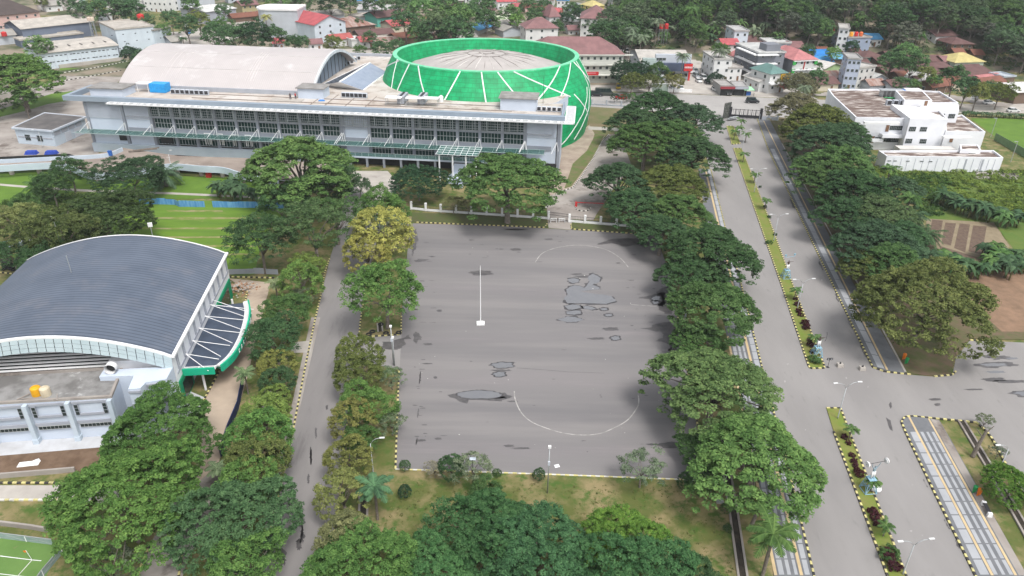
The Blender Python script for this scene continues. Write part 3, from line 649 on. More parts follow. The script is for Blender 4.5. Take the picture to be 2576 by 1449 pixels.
for x, z, w_, h_ in ((9, 4.5, 2.2, 2.4), (21.5, 4.4, 3.4, 2.6)):
    m_ = MB(); m_.box((x, -.2, z), (w_, .3, h_)); m_.build('doorway', m_dark, lb)
# roof stair boxes
for (x, y, w_, d_, h_) in ((5, 6, 9.5, 6, 2.2), (60, 12.2, 7.2, 5.2, 2.8), (117.5, 9.5, 9.5, 6.5, 3.2)):
    m_ = MB(); m_.box((x, y, 14.4+h_/2), (w_, d_, h_)); m_.box((x, y, 14.45+h_), (w_+.9, d_+.9, .22), 0, 1); m_.build('stair_head', [m_bg, mat('roof_cap', (.30,.29,.28), (.2,.19,.18), .5)], lb)
# entrance stair, tall glass porch on posts
p = lb.matrix_basis.inverted()
P0 = lb.rotation_euler.to_matrix().inverted() @ (G(1090,398,7)-FL); P1 = lb.rotation_euler.to_matrix().inverted() @ (G(1200,400,7)-FL)
ex0, ex1 = P0.x, P1.x
mb = MB(); mb.box(((ex0+ex1)/2, -7.2, 7.0), (ex1-ex0, 7.2, .08)); mb.build('porch_glass', m_green_glass, lb)
mb = MB()
for i in range(8): mb.box((ex0+(ex1-ex0)*i/7, -7.2, 7.1), (.09, 7.3, .12))
for y in (-10.8, -9, -7.2, -5.4, -3.7): mb.box(((ex0+ex1)/2, y, 7.12), (ex1-ex0, .09, .1))
mb.build('porch_frame', m_lou, lb)
for x in (ex0+.8, ex0+4.2, ex1-3.2, ex1-.6):
    for y in (-10.4,):
        m_ = MB(); m_.tube([(x, y, 0), (x, y, 7)], .2, 8); m_.build('post', m_lou, lb)
xm = (ex0+ex1)/2-.2
mb = MB()
for i in range(12): mb.box((xm+.6, -4.3-i*.36, 2.5-i*.12-.0), (4.6, .38, .22))
mb.box((xm+.6, -10.3, .62), (5.6, 4, 1.2)); 
for i in range(8): mb.box((xm+.9, -12.4-i*.36, .95-i*.12), (2.0, .38, .2))
mb.box((xm-.35, -13.8, .75), (.22, 3.4, 1.0)); mb.box((xm+2.15, -13.8, .75), (.22, 3.4, 1.0)); mb.build('front_steps', m_bg, lb)
# roof joints and ducts
mb = MB()
for y in (5.2, 9.8): mb.box((72, y, 14.5), (88, .12, .16))
for x in (62, 66, 71.5, 77): mb.box((x, 9, 14.48), (.12, 12, .12))
mb.build('roof_pipe', mat('old_pipe', (.25,.2,.17), None, 1), lb)
# ---------------------------------------------------------------- vaulted hall behind it
vh = root('vaulted_hall', FL+Matrix.Rotation(ROTB, 3, 'Z') @ Vector((30, 13, 0)), ROTB, 'large hall under a pale curved barrel roof rising behind the long building', 'hall')
VW0, VW1, VD, VZ, VR = -27.5, 29.5, 42, 15.6, 7.0
n = 24; prof = [(VD*i/n, VZ+VR*(1-(2*i/n-1)**2) if 0 < i < n else VZ) for i in range(n+1)]
mb = MB()
for i in range(n):
    (a, za), (b, zb) = prof[i], prof[i+1]; mb.face([(VW0, a, za), (VW1, a, za), (VW1, b, zb), (VW0, b, zb)])
mv_ = MB(); zf_ = lambda y: VZ+VR*(1-(2*y/VD-1)**2)
for y in (6.5, 14.5, 23): mv_.tube([(VW0+1+k*7, y, zf_(y)+.03) for k in range(9)], .07, 4)
for x in (-16, -14.6, -13, -11.5, 9, 9.8, 10.6, 11.4): mv_.tube([(x+.0, y, zf_(y)+.03) for y in np.linspace(2.5, 17, 9)], .05, 4)
mv_.build('roof_seam', mat('seam_white', (.62,.59,.58)), vh)
m_vault = mat('pale_seamed_roof', (.47,.435,.43), (.43,.40,.395), .12, rough=.6, wave=(.55, 'X', .16), detail=7, third=((.53,.505,.50), .09, .52, .62))
mb.build('roof', m_vault, vh, smooth=True)
for sx, nm in ((VW1-2.6, 'gable_wall'), (VW0+1, 'gable_wall')):
    mb = MB(); mb.face([(sx, a, z-.5) for a, z in prof]+[(sx, VD, 12), (sx, 0, 12)]); mb.face(([(sx-.3, a, z-.5) for a, z in prof]+[(sx-.3, VD, 12), (sx-.3, 0, 12)])[::-1])
    if sx > 0:
        for i in range(1, 12): mb.box((sx+.02, VD*i/12, 14+.5*(np.interp(VD*i/12, [q[0] for q in prof], [q[1] for q in prof])-14.5)), (.14, .22, np.interp(VD*i/12, [q[0] for q in prof], [q[1] for q in prof])-14.6), 0, 1)
    mb.build(nm, [mat('gable_cladding', (.26,.31,.38), (.22,.27,.33), .3), m_dsteel], vh)
mb = MB()
for i in range(n):
    (a, za), (b, zb) = prof[i], prof[i+1]
    for dx in (0,): mb.face([(VW1+.02, a, za-.75), (VW1+.02, b, zb-.75), (VW1+.02, b, zb+.05), (VW1+.02, a, za+.05)]); mb.face([(VW1+.02, a, za+.06), (VW1+.02, b, zb+.06), (VW1-.5, b, zb+.06), (VW1-.5, a, za+.06)])
mb.build('verge_trim', mat('verge_white', (.62,.66,.70)), vh)
mb = MB(); mb.box(((VW0+VW1)/2, -.1, 15.0), (VW1-VW0, .5, 1.2)); mb.build('gutter_fascia', m_grey, vh)
mb = MB()
for i in range(26): mb.box((VW0+1.5+i*2.1, -.1, 14.15), (1.1, .6, .45), 0, i % 2)
mb.build('vent_row', [m_white, m_dark], vh)
mb = MB(); mb.prism([(VW0+1, 0.3), (VW1-3, 0.3), (VW1-3, VD), (VW0+1, VD)], 0, 14.4); mb.build('wall', m_bg, vh)
# ---------------------------------------------------------------- glazed ridge roof between hall and arena
q = [G(804,216,14.5), G(914,227,14.5), G(974,182,14.5), G(921,160,14.5), G(854,206,17), G(931,158,17)]
sk = root('glass_roof', (q[0]+q[1])/2*1, 0, 'ridged glass roof lantern between the barrel roof hall and the green arena', 'roof light')
sk.location.z = 13.9
mb = MB(); A_, B_, C_, D_, E_, F_ = [tuple(v) for v in q]
mb.face([A_, E_, F_, D_], 1); mb.face([E_, B_, C_, F_], 0); mb.build('glass_slope', [mat('glazing_light', (.28,.33,.42), (.22,.27,.36), .5, rough=.2, wave=(.9, 'Y', .3), spec=.6), mat('glazing_dark', (.05,.06,.08), (.08,.09,.11), .4, rough=.2)], sk, world=True)
mb = MB(); mb.face([A_, B_, E_]); mb.tube([E_, F_], .25, 5); mb.tube([B_, C_], .22, 5); mb.tube([A_, D_], .15, 5); mb.build('lantern_frame', m_white, sk, world=True)
# ---------------------------------------------------------------- green arena
ar = root('green_arena', (-9.2, 231, 0), 0, 'huge bowl shaped arena clad in bright green panels with crossing white bands', 'stadium')
RG = [(0, 229.0, 31.6, 34.0), (4, 229.5, 32.5, 34.2), (8, 230, 33.0, 33.8), (12, 230.6, 32.6, 32.6), (14.5, 231.0, 32.0, 31.2), (18, 231.4, 30.4, 28.8), (21.3, 231.7, 28.6, 26.6)]
def ringpt(z, th):
    zz = [r_[0] for r_ in RG]; cy = np.interp(z, zz, [r_[1] for r_ in RG]); rx = np.interp(z, zz, [r_[2] for r_ in RG]); ry = np.interp(z, zz, [r_[3] for r_ in RG])
    return Vector((-9.2+rx*math.cos(th), cy+ry*math.sin(th), z+1.0*math.cos(th)*0))
NT = 128; mb = MB(); Z = [0, 2, 4, 6, 8, 10, 12, 14, 16, 18, 19.7, 21.3]
for z in Z:
    for k in range(NT): mb.v.append(tuple(ringpt(z, 2*PI*k/NT)))
for j in range(len(Z)-1):
    for k in range(NT): a = j*NT+k; b = j*NT+(k+1) % NT; mb.f.append((a, b, b+NT, a+NT)); mb.m.append(0)
m_arena = bpy.data.materials.new('green_panel_cladding'); m_arena.use_nodes = True
_t = m_arena.node_tree; _b = _t.nodes['Principled BSDF']; _b.inputs['Roughness'].default_value = .55; _b.inputs['Specular IOR Level'].default_value = .35
_tc = _t.nodes.new('ShaderNodeTexCoord'); _nz = _t.nodes.new('ShaderNodeTexNoise'); _nz.inputs['Scale'].default_value = .5; _nz.inputs['Detail'].default_value = 8
_r = _t.nodes.new('ShaderNodeValToRGB'); _r.color_ramp.elements[0].color = (.0, .25, .085, 1); _r.color_ramp.elements[1].color = (.0, .38, .135, 1); _r.color_ramp.elements[0].position = .35; _r.color_ramp.elements[1].position = .65
_t.links.new(_tc.outputs['Object'], _nz.inputs[0]); _t.links.new(_nz.outputs[0], _r.inputs[0])
_uv = _t.nodes.new('ShaderNodeUVMap'); _bk = _t.nodes.new('ShaderNodeTexBrick'); _bk.inputs['Scale'].default_value = 1; _bk.inputs['Mortar Size'].default_value = .07; _bk.inputs['Brick Width'].default_value = 2.2; _bk.inputs['Row Height'].default_value = 1.1; _bk.inputs['Bias'].default_value = 0
_bk.inputs['Color1'].default_value = (1, 1, 1, 1); _bk.inputs['Color2'].default_value = (.84, .84, .84, 1); _bk.inputs['Mortar'].default_value = (.45, .5, .45, 1)
_mx = _t.nodes.new('ShaderNodeMix'); _mx.data_type = 'RGBA'; _mx.blend_type = 'MULTIPLY'; _mx.inputs[0].default_value = .75
_t.links.new(_uv.outputs[0], _bk.inputs[0]); _t.links.new(_r.outputs[0], _mx.inputs[6]); _t.links.new(_bk.outputs[0], _mx.inputs[7]); _t.links.new(_mx.outputs[2], _b.inputs['Base Color'])
def arena_uv(o, hfun=None):
    me = o.data; uv = me.uv_layers.new(name='UVMap')
    for p_ in me.polygons:
        c = [me.vertices[v].co for v in p_.vertices]; th = [math.atan2(v.y, v.x) for v in c]
        if max(th)-min(th) > PI: th = [t+2*PI if t < 0 else t for t in th]
        for li, v, t in zip(p_.loop_indices, c, th): uv.data[li].uv = (t*31, v.z)
o = mb.build('outer_shell', m_arena, ar, world=True, smooth=True); arena_uv(o)
mb = MB()
def inner(z, th):
    s = (1.0-.06*((21.3-z)/7)); rx, ry = (28.6-1.3)*s, (26.6-1.3)*s; return Vector((-9.2+rx*math.cos(th), 231.7+ry*math.sin(th), z))
ZI = [21.3, 19, 17, 15.6]
for z in ZI:
    for k in range(NT): mb.v.append(tuple(inner(z, 2*PI*k/NT)))
for j in range(len(ZI)-1):
    for k in range(NT): a = j*NT+k; b = j*NT+(k+1) % NT; mb.f.append((a, b, b+NT, a+NT)); mb.m.append(0)
o = mb.build('inner_shell', m_arena, ar, world=True, smooth=True); arena_uv(o)
mb = MB()
for k in range(NT):
    t0, t1 = 2*PI*k/NT, 2*PI*(k+1)/NT; a, b = ringpt(21.3, t0), ringpt(21.3, t1); c, d = inner(21.3, t1), inner(21.3, t0); up = Vector((0, 0, .22))
    mb.face([a+up, b+up, c+up, d+up]); mb.face([a, b, b+up, a+up]); mb.face([c, d, d+up, c+up])
mb.build('rim', mat('rim_green', (.10,.52,.28), (.22,.6,.38), .6), ar, world=True)
mb = MB()
for k in range(0, NT, 4):
    a = inner(15.7, 2*PI*k/NT); mb.box((a.x, a.y, 14.6), (.3, .3, 2.6))
mb.build('rim_columns', m_lgrey, ar, world=True)
# domed roof inside the ring
mb = MB(); RR = [0, .12, .3, .5, .7, .85, .97]
for r_ in RR:
    for k in range(NT): t = 2*PI*k/NT; mb.v.append((-9.2+26.2*r_*math.cos(t), 231.7+24.4*r_*math.sin(t), 21.6-5.0*r_**2+ (1.0 if r_ == 0 else 0)*0))
for j in range(len(RR)-1):
    for k in range(NT): a = j*NT+k; b = j*NT+(k+1) % NT; mb.f.append((a, a+NT, b+NT, b)); mb.m.append(0)
_dm = mat('dome_sheet', (.42,.39,.375), (.36,.335,.32), .25, third=((.33,.30,.28), .5, .58, .7), detail=10)
o = mb.build('dome', _dm, ar, world=True, smooth=True)
mb = MB()
def dome(r_, t): return Vector((-9.2+26.2*r_*math.cos(t), 231.7+24.4*r_*math.sin(t), 21.68-5.0*r_**2))
for k in range(36):
    t = 2*PI*k/36; mb.tube([dome(.08 if k % 3 == 0 else .22, t), dome(.5, t), dome(.95, t)], .09, 3, k % 2, cap=False)
for r_ in (.08, .22): mb.tube([dome(r_, 2*PI*k/48) for k in range(49)], .08, 3, 1, cap=False)
mb.build('dome_ribs', [mat('rib_pale', (.62,.60,.57)), mat('rib_dark', (.24,.22,.2))], ar, world=True)
# crossing white bands
def th_of(px, py, z):
    P_ = G(px, py, z); return math.atan2(P_.y-231.5, P_.x+9.2)
bands = [((1000,152),(985,226)), ((1032,164),(999,231)), ((1063,167.5),(1087,246)), ((1165,178),(1125,250)), ((1212,179),(1224,256)), ((1247,179),(1310,254)), ((1282,178),(1400,232)), ((1398,168),(1338,254)), ((1432,161),(1438,256)), ((1438,158),(1475,205)), ((985,157),(972,175))]
for a, b in bands:
    ta = th_of(*a, 21.3)
    tb = th_of(*b, 14.0); tb += 2*PI if tb-ta < -PI else (-2*PI if tb-ta > PI else 0)
    mb = MB(); L_ = []
    for i in range(13):
        f = i/12; z = 21.4-7.8*f; t = ta+(tb-ta)*f; P_ = ringpt(z, t); nrm = Vector((math.cos(t), math.sin(t), .25)).normalized(); L_.append(P_+nrm*.12)
    for i in range(12):
        d = (L_[i+1]-L_[i]).normalized(); nn = Vector((L_[i].x+9.2, L_[i].y-231.5, 0)).normalized(); s_ = d.cross(nn).normalized()*.17
        mb.face([L_[i]-s_, L_[i+1]-s_, L_[i+1]+s_, L_[i]+s_]); mb.face([L_[i]+s_, L_[i+1]+s_, L_[i+1]+s_-nn*.2, L_[i]+s_-nn*.2]); mb.face([L_[i+1]-s_, L_[i]-s_, L_[i]-s_-nn*.2, L_[i+1]-s_-nn*.2])
    mb.build('white_band', m_white, ar, world=True)
for pts in ([(14, -.30), (11, -.36), (8, -.47), (5, -.6), (2, -.72), (.3, -.82)], [(21.3, -.33), (17, -.26), (13, -.22), (8, -.3), (4, -.45), (.3, -.6)], [(14, -.62), (11, -.5), (8, -.38), (4, -.22), (1, -.15)], [(21.3, -.15), (15, -.02), (9, .02), (3, -.08)]):
    L_ = []
    for i in range(len(pts)-1):
        for k in range(5):
            f = k/5; z = pts[i][0]*(1-f)+pts[i+1][0]*f; t = pts[i][1]*(1-f)+pts[i+1][1]*f; L_.append(ringpt(z, t)+Vector((math.cos(t), math.sin(t), 0))*.1)
    mb = MB()
    for i in range(len(L_)-1):
        d = (L_[i+1]-L_[i]).normalized(); nn = Vector((L_[i].x+9.2, L_[i].y-231.5, 0)).normalized(); s_ = d.cross(nn).normalized()*.15
        mb.face([L_[i]-s_, L_[i+1]-s_, L_[i+1]+s_, L_[i]+s_])
        mb.face([L_[i]+s_, L_[i+1]+s_, L_[i+1]+s_-nn*.2, L_[i]+s_-nn*.2])
    mb.build('white_band', m_white, ar, world=True)
# flat roof deck between hall and arena
mb = MB(); q = [G(760,246,14.45), G(930,250,14.45), G(1060,262,14.45), G(1340,266,14.45), G(1400,258,14.45), G(1430,240,14.45), G(1000,170,14.45), G(985,143,14.45), G(870,140,14.45)]
mb.prism([tuple(v) for v in q], 0, 14.45, 0, 1)
rd = root('roof_deck', (q[2]+q[0])/2, 0, 'weathered concrete deck linking the barrel roof hall and the green arena', 'roof deck'); rd.location.z = 0
mb.build('deck', [m_bg, m_roofc], rd, world=True)
mb = MB(); a, b = G(870,142,14), G(988,146,14); mb.tube([a+Vector((0,0,.7)), b+Vector((0,0,.7))], .75, 4); mb.build('back_parapet', m_grey, rd, world=True)
# ---------------------------------------------------------------- pump house
def prismthing(name, pts, z, label, cat, wm, rm, over=.0, group=None, zb=0.0):
    q = [G(x, y, z) for x, y in pts]; c = sum(q, Vector())/len(q); c.z = zb; r = root(name, c, 0, label, cat, group)
    qi = [Vector((c.x+(v.x-c.x)*(1-over), c.y+(v.y-c.y)*(1-over), 0)) for v in q]
    mb = MB(); mb.prism([tuple(v) for v in qi], zb, z-.3); mb.build('wall', wm, r, world=True)
    mb = MB(); mb.prism([tuple(v) for v in q], z-.3, z, 0, 1); mb.build('roof', [wm, rm], r, world=True); return r, q
m_dkroof = mat('dark_bitumen_roof', (.09,.085,.085), (.14,.13,.125), .3, detail=9)
ph, q = prismthing('pump_house', [(28,322),(131,330),(218,294),(112,284)], 4.6, 'small grey utility block with a flat dark roof left of the long building', 'utility building', m_pale, m_dkroof, .07)
mb = MB(); ring(mb, [tuple(v) for v in q], .35, 4.6, 4.8); mb.build('roof_edge', m_lgrey, ph, world=True)
def onwall(r, A, B, t, z, w_, h_, m, name, out=.06):
    u_ = (B-A).normalized(); n_ = Vector((u_.y, -u_.x, 0)); c = A.lerp(B, t); c = c+n_*out; mb = MB(); mb.box((c.x, c.y, z), (w_, .12, h_), math.atan2(u_.y, u_.x)); return mb.build(name, m, r, world=True)
c = sum(q, Vector())/4; qi = [c+(v-c)*.93 for v in q]
for t in (.3, .62): onwall(ph, qi[0], qi[1], t, 2.0, 1.6, 1.6, m_glass, 'window')
onwall(ph, qi[0], qi[1], .5, 2.2, 11, .35, m_grey, 'band')
for t in (.12, .34, .56, .78): onwall(ph, qi[1], qi[2], t, 3.5, 2.4, 1.0, m_grey, 'vent_panel')
for t in (.4, .7): onwall(ph, qi[1], qi[2], t, 1.4, 2.6, 2.6, m_lgrey, 'garage_door')
# ---------------------------------------------------------------- raised drive in front of the long building
DZ = 2.6
deck = [(-60,420),(0,417),(150,410),(217,433),(275,436),(425,413),(562,422),(617,437),(700,450),(880,462),(890,420),(700,400),(450,392),(310,372),(225,391),(120,397),(7,402),(-60,404)]
rp = root('raised_drive', G(400, 440), 0, 'raised concrete drive on short piers with a pale blue parapet before the long building', 'ramp')
q = [G(x, y, DZ) for x, y in deck]
mb = MB(); mb.prism([tuple(v) for v in q], DZ-.4, DZ, 1, 0); mb.build('deck', [mat('drive_surface', (.33,.28,.24), (.22,.18,.155), .14, third=((.42,.38,.34), .25, .6, .7), detail=10), m_grey], rp, world=True)
def wallline(pts, z0, z1, w_, m, r, name):
    c = [G(x, y, z1) for x, y in pts]; mb = MB()
    for a, b in zip(c, c[1:]):
        d = (b-a).normalized(); n_ = Vector((-d.y, d.x, 0))*w_/2; mb.prism([tuple(a+n_), tuple(b+n_), tuple(b-n_), tuple(a-n_)], z0, z1)
    return mb.build(name, m, r, world=True)
wallline(smooth([(-60,421),(0,416),(150,410),(217,433),(275,434),(345,425),(425,412),(500,417),(562,421),(617,437),(700,451)]), DZ-.9, DZ+.75, .3, m_pale, rp, 'parapet')
wallline(smooth([(-60,404),(7,401),(120,395),(225,390),(270,385),(307,371)]), DZ-.3, DZ+1.0, .3, m_pale, rp, 'parapet')
for px in (20, 90, 160, 240, 300, 440, 501, 555, 610, 660):
    py = np.interp(px, [0,150,217,275,425,562,617,700], [417,411,434,436,414,423,438,452]); v = G(px, py, DZ); mb = MB(); mb.box((v.x, v.y+.5, (DZ-.4)/2), (.8, .8, DZ-.4)); mb.build('pier', m_conc, rp, world=True)
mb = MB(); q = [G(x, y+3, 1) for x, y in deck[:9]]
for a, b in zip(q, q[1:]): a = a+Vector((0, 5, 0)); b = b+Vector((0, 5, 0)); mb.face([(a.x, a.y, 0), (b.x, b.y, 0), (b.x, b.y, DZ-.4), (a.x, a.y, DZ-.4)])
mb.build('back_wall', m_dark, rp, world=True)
# ---------------------------------------------------------------- sports hall
SA, SB = Vector((-46.6, 83.2, 0)), Vector((-50.6, 115.2, 0))
vdir = (SB-SA).normalized(); SROT = math.atan2(vdir.y, vdir.x)-PI/2; SLEN = (SB-SA).length; SW = 33.0; EZ, RH = 8.3, 4.1
sh = root('sports_hall', SA, SROT, 'sports hall under a wide curved blue grey roof with a curved green edged canopy', 'sports hall')
n = 28
def arch(i): return (-SW*i/n, EZ+RH*math.sin(PI*i/n)**.85 if 0 < i < n else EZ)
mb = MB()
for i in range(n):
    (a, za), (b, zb) = arch(i), arch(i+1)
    mb.face([(b, 0, zb), (a, 0, za), (a, SLEN, za), (b, SLEN, zb)])
m_sroof = mat('blue_grey_tile_roof', (.115,.14,.185), (.09,.112,.152), .2, rough=.6, wave=(.42, 'Y', .75), third=((.15,.16,.19), .12, .5, .7), detail=8)
mb.build('roof', m_sroof, sh, smooth=True)
mb = MB()
for y0, dy in ((0, -.35), (SLEN, .35)):
    for i in range(n):
        (a, za), (b, zb) = arch(i), arch(i+1); mb.face([(a, y0, za+.08), (b, y0, zb+.08), (b, y0+dy, zb+.08), (a, y0+dy, za+.08)][::(-1 if dy > 0 else 1)]); mb.face([(a, y0+dy, za+.08), (b, y0+dy, zb+.08), (b, y0+dy, zb-.25), (a, y0+dy, za-.25)])
mb.box((.15, SLEN/2, EZ), (.45, SLEN+.7, .3)); mb.build('white_trim', m_white, sh)
mb = MB()
NP = 30
for i in range(NP):
    t0, t1 = i/NP*n, (i+1)/NP*n
    def A_(t): x = -SW*t/n; s_ = math.sin(PI*min(n, max(0, t))/n); return x, EZ+RH*(s_**.85 if s_ > 0 else 0)
    a, b = A_(t0), A_(t1); g = .04
    for j in range(3):
        z0, z1 = -.2-.62*j, -.2-.62*(j+1)+.03; y0, y1 = -.35-.14*j, -.35-.14*(j+1)
        mb.face([(a[0]-g, y0, a[1]+z0), (b[0]+g, y0, b[1]+z0), (b[0]+g, y1, b[1]+z1), (a[0]-g, y1, a[1]+z1)][::-1])
mb.build('front_fascia', mat('fascia_panel', (.42,.50,.53), (.37,.45,.48), .4, rough=.3), sh)
mb = MB(); mb.face([(A_(i)[0], 4.35, A_(i)[1]-.15) for i in range(n+1)]+[(-SW, 4.35, 5), (0, 4.35, 5)]); mb.build('gable_backing', m_dark, sh)
# side wall with panels
mb = MB(); mb.box((-.35, SLEN/2, EZ/2), (.5, SLEN, EZ)); mb.prism([(-SW+.3, 4.4), (-.4, 4.4), (-.4, SLEN-.1), (-SW+.3, SLEN-.1)], 0, EZ-.3); mb.box((-4.6, 2.4, 3.8), (8.2, 4, 7.6)); mb.build('wall', m_whiter, sh)
mb = MB(); m_trim = mat('grey_band_paint', (.36,.38,.43), (.32,.34,.39), .5)
mb.box((-.06, SLEN/2, 5.0), (.12, SLEN-1, .28)); mb.box((-.06, SLEN/2, 7.9), (.12, SLEN-1, .16))
for i in range(11):
    y = 1.5+i*3.0
    for dy in (-.28, .28): mb.box((-.06, y+dy, 6.5), (.12, .22, 2.2))
    mb.box((-.05, y, 5.45), (.12, .8, .18)); mb.box((-.05, y, 7.5), (.12, .8, .18))
mb.build('wall_bands', m_trim, sh)
mb = MB(); mb.box((.02, 2.6, 1.9), (.2, 5.2, 3.8), 0); mb.box((.02, 26, 1.9), (.2, 11, 3.8)); mb.build('green_frame', mat('green_trim', (.0,.20,.09), (.0,.26,.12), .6), sh)
mb = MB(); mb.box((.08, 2.7, 1.7), (.2, 3.6, 2.8)); mb.box((.08, 27, 1.7), (.2, 5, 2.8)); mb.build('entrance_glass', m_glass, sh)
# curved canopy
R3 = Matrix.Rotation(SROT, 3, 'Z').inverted()
outer = smooth([(543,920),(573,893),(597,853),(610,815),(615,785),(611,760)], 5); co = [R3 @ (G(x, y, 4.3)-SA) for x, y in outer]
y0, y1 = co[0].y, co[-1].y
CP = [(.0, co[0].y+.0)]+[(v.x, v.y) for v in co]+[(.0, co[-1].y-.6)]
mb = MB(); mb.prism(CP, 3.9, 4.15, 0, 1); mb.build('canopy_deck', [m_white, mat('canopy_sheet', (.065,.085,.125), (.045,.06,.09), .5, rough=.5, wave=(1.5, 'Y', .4))], sh)
mb = MB(); gm = mat('green_fascia', (.01,.42,.24), (.005,.34,.19), .5)
pts = [Vector((p_[0], p_[1], 0)) for p_ in CP[:-1]]
for a, b in zip(pts, pts[1:]):
    d = (b-a).normalized(); n_ = Vector((d.y, -d.x, 0)); a2, b2 = a+n_*.75, b+n_*.75
    mb.prism([tuple(a2), tuple(b2), tuple(b2+n_*.25), tuple(a2+n_*.25)], 3.5, 4.6, 0)
    mb.prism([tuple(a2), tuple(b2), tuple(b+n_*.02), tuple(a+n_*.02)], 3.9, 4.0, 1); mb.prism([tuple(a+n_*.12), tuple(b+n_*.12), tuple(b), tuple(a)], 4.15, 4.35, 2)
mb.build('canopy_edge', [gm, mat('gutter_dark', (.01,.07,.04)), m_white], sh)
mb = MB()
for i in range(1, len(pts)-1):
    d = (pts[i+1]-pts[i-1]).normalized(); n_ = Vector((d.y, -d.x, 0)); c = pts[i]+n_*.45
    mb.box((c.x, c.y, 4.35), (.6, .12, .3), math.atan2(n_.y, n_.x))
for i in range(len(pts)-1):
    c = (pts[i]+pts[i+1])/2; d = (pts[i+1]-pts[i]).normalized(); n_ = Vector((d.y, -d.x, 0)); c += n_*.45; mb.box((c.x, c.y, 4.35), (.6, .12, .3), math.atan2(n_.y, n_.x))
mb.build('canopy_brackets', m_white, sh)
for i in range(9):   # raised letters, too small to read
    f = 8+i*1.25; k_ = int(f); a = pts[k_].lerp(pts[k_+1], f-k_); d = (pts[k_+1]-pts[k_]).normalized(); n_ = Vector((d.y, -d.x, 0)); c = a+n_*1.03
    mb = MB(); r_ = math.atan2(d.y, d.x); mb.box((c.x, c.y, 3.95), (.09, .08, .6), r_); mb.box((c.x+d.x*.14, c.y+d.y*.14, 4.2), (.26, .08, .1), r_); mb.box((c.x+d.x*.14, c.y+d.y*.14, 3.9 if i % 2 else 3.72), (.26, .08, .1), r_)
    mb.build('letter', m_white, sh)
for i in range(6):
    yb = 4.5+i*3.6 if i < 5 else 20.5
    for tx, ty in ((min(6.5, 3.6+i*.9), yb-2.6), (min(6.9, 4.4+i*.8), yb+.3)):
        if i == 5 and ty > yb: continue
        mb = MB(); mb.tube([(.05, yb, 5.6), (tx if i < 4 else 6.6, ty, 4.2)], .055, 5); mb.build('tie_rod', m_white, sh)
for y in (1.2, 12, 21.5):
    mb = MB(); mb.tube([(2.2, y+2, 0), (2.2, y+2, 3.9)], .18, 8); mb.build('post', m_white, sh)
# front block with terrace
RZ = 6.1
FB = [(-160,1023),(0,1014),(285,1000),(310,936),(0,963),(-160,968)]
qt = [G(x, y, RZ) for x, y in ((-200,1034),(0,1018),(282,1002),(308,937),(312,925),(-200,955))]
mb = MB(); mb.prism([tuple(v) for v in qt], 0, RZ, 0, 1)
mb.build('front_block', [m_bg, mat('terrace_slab', (.27,.265,.26), (.15,.145,.14), .25, low=.42, high=.58, third=((.46,.46,.45), .2, .58, .64), detail=10)], sh, world=True)
mb = MB(); ring(mb, [tuple(v) for v in qt], .35, RZ, RZ+.35); mb.build('terrace_edge', m_conc, sh, world=True)
A, B = Vector((qt[0].x, qt[0].y, 0)), Vector((qt[2].x, qt[2].y, 0)); ul = (B-A).normalized(); nl = Vector((ul.y, -ul.x, 0)); WL = (B-A).length; ra = math.atan2(ul.y, ul.x)
BW = 5.15; nb = int(WL/BW)+1
wf = MB(); wf.box((0,-.05,0), (.55, .1, 1.7), 0, 1)
for j in range(3): wf.box((0, -.09, -.56+.56*j), (.42, .08, .46), 0, 0)
_o = wf.build('tmp', [m_glass, m_trim]); WSLIM = _o.data; bpy.data.objects.remove(_o)
WROW = mk_window(4.0, .62, 8, 1)
iv = sh.matrix_basis.inverted()
def place(name, me, pos, extra=0):
    o = inst(name, me, sh, iv @ pos, (0, 0, ra-SROT+extra)); return o
for i in range(nb):
    c = B-ul*(i*BW+.3)
    mb = MB(); q_ = c+nl*.25; mb.box((q_.x, q_.y, RZ/2), (.55, .7, RZ), ra); mb.box((q_.x, q_.y, .35), (.75, .95, .7), ra); mb.build('pilaster', m_pale, sh, world=True)
    m0 = c-ul*BW/2
    place('window', WSLIM, m0-ul*1.75+nl*.06+Vector((0, 0, 4.75))); place('window', WSLIM, m0+ul*1.75+nl*.06+Vector((0, 0, 4.75)))
    place('window', WROW, m0+nl*.06+Vector((0, 0, 2.15)))
    mb = MB(); q_ = m0+nl*.06
    for z, h_, w_ in ((5.85, .32, 4.4), (3.95, .34, 3.0), (2.72, .42, 4.4)): mb.box((q_.x, q_.y, z), (w_, .16, h_), ra)
    mb.build('grey_band', m_trim, sh, world=True)
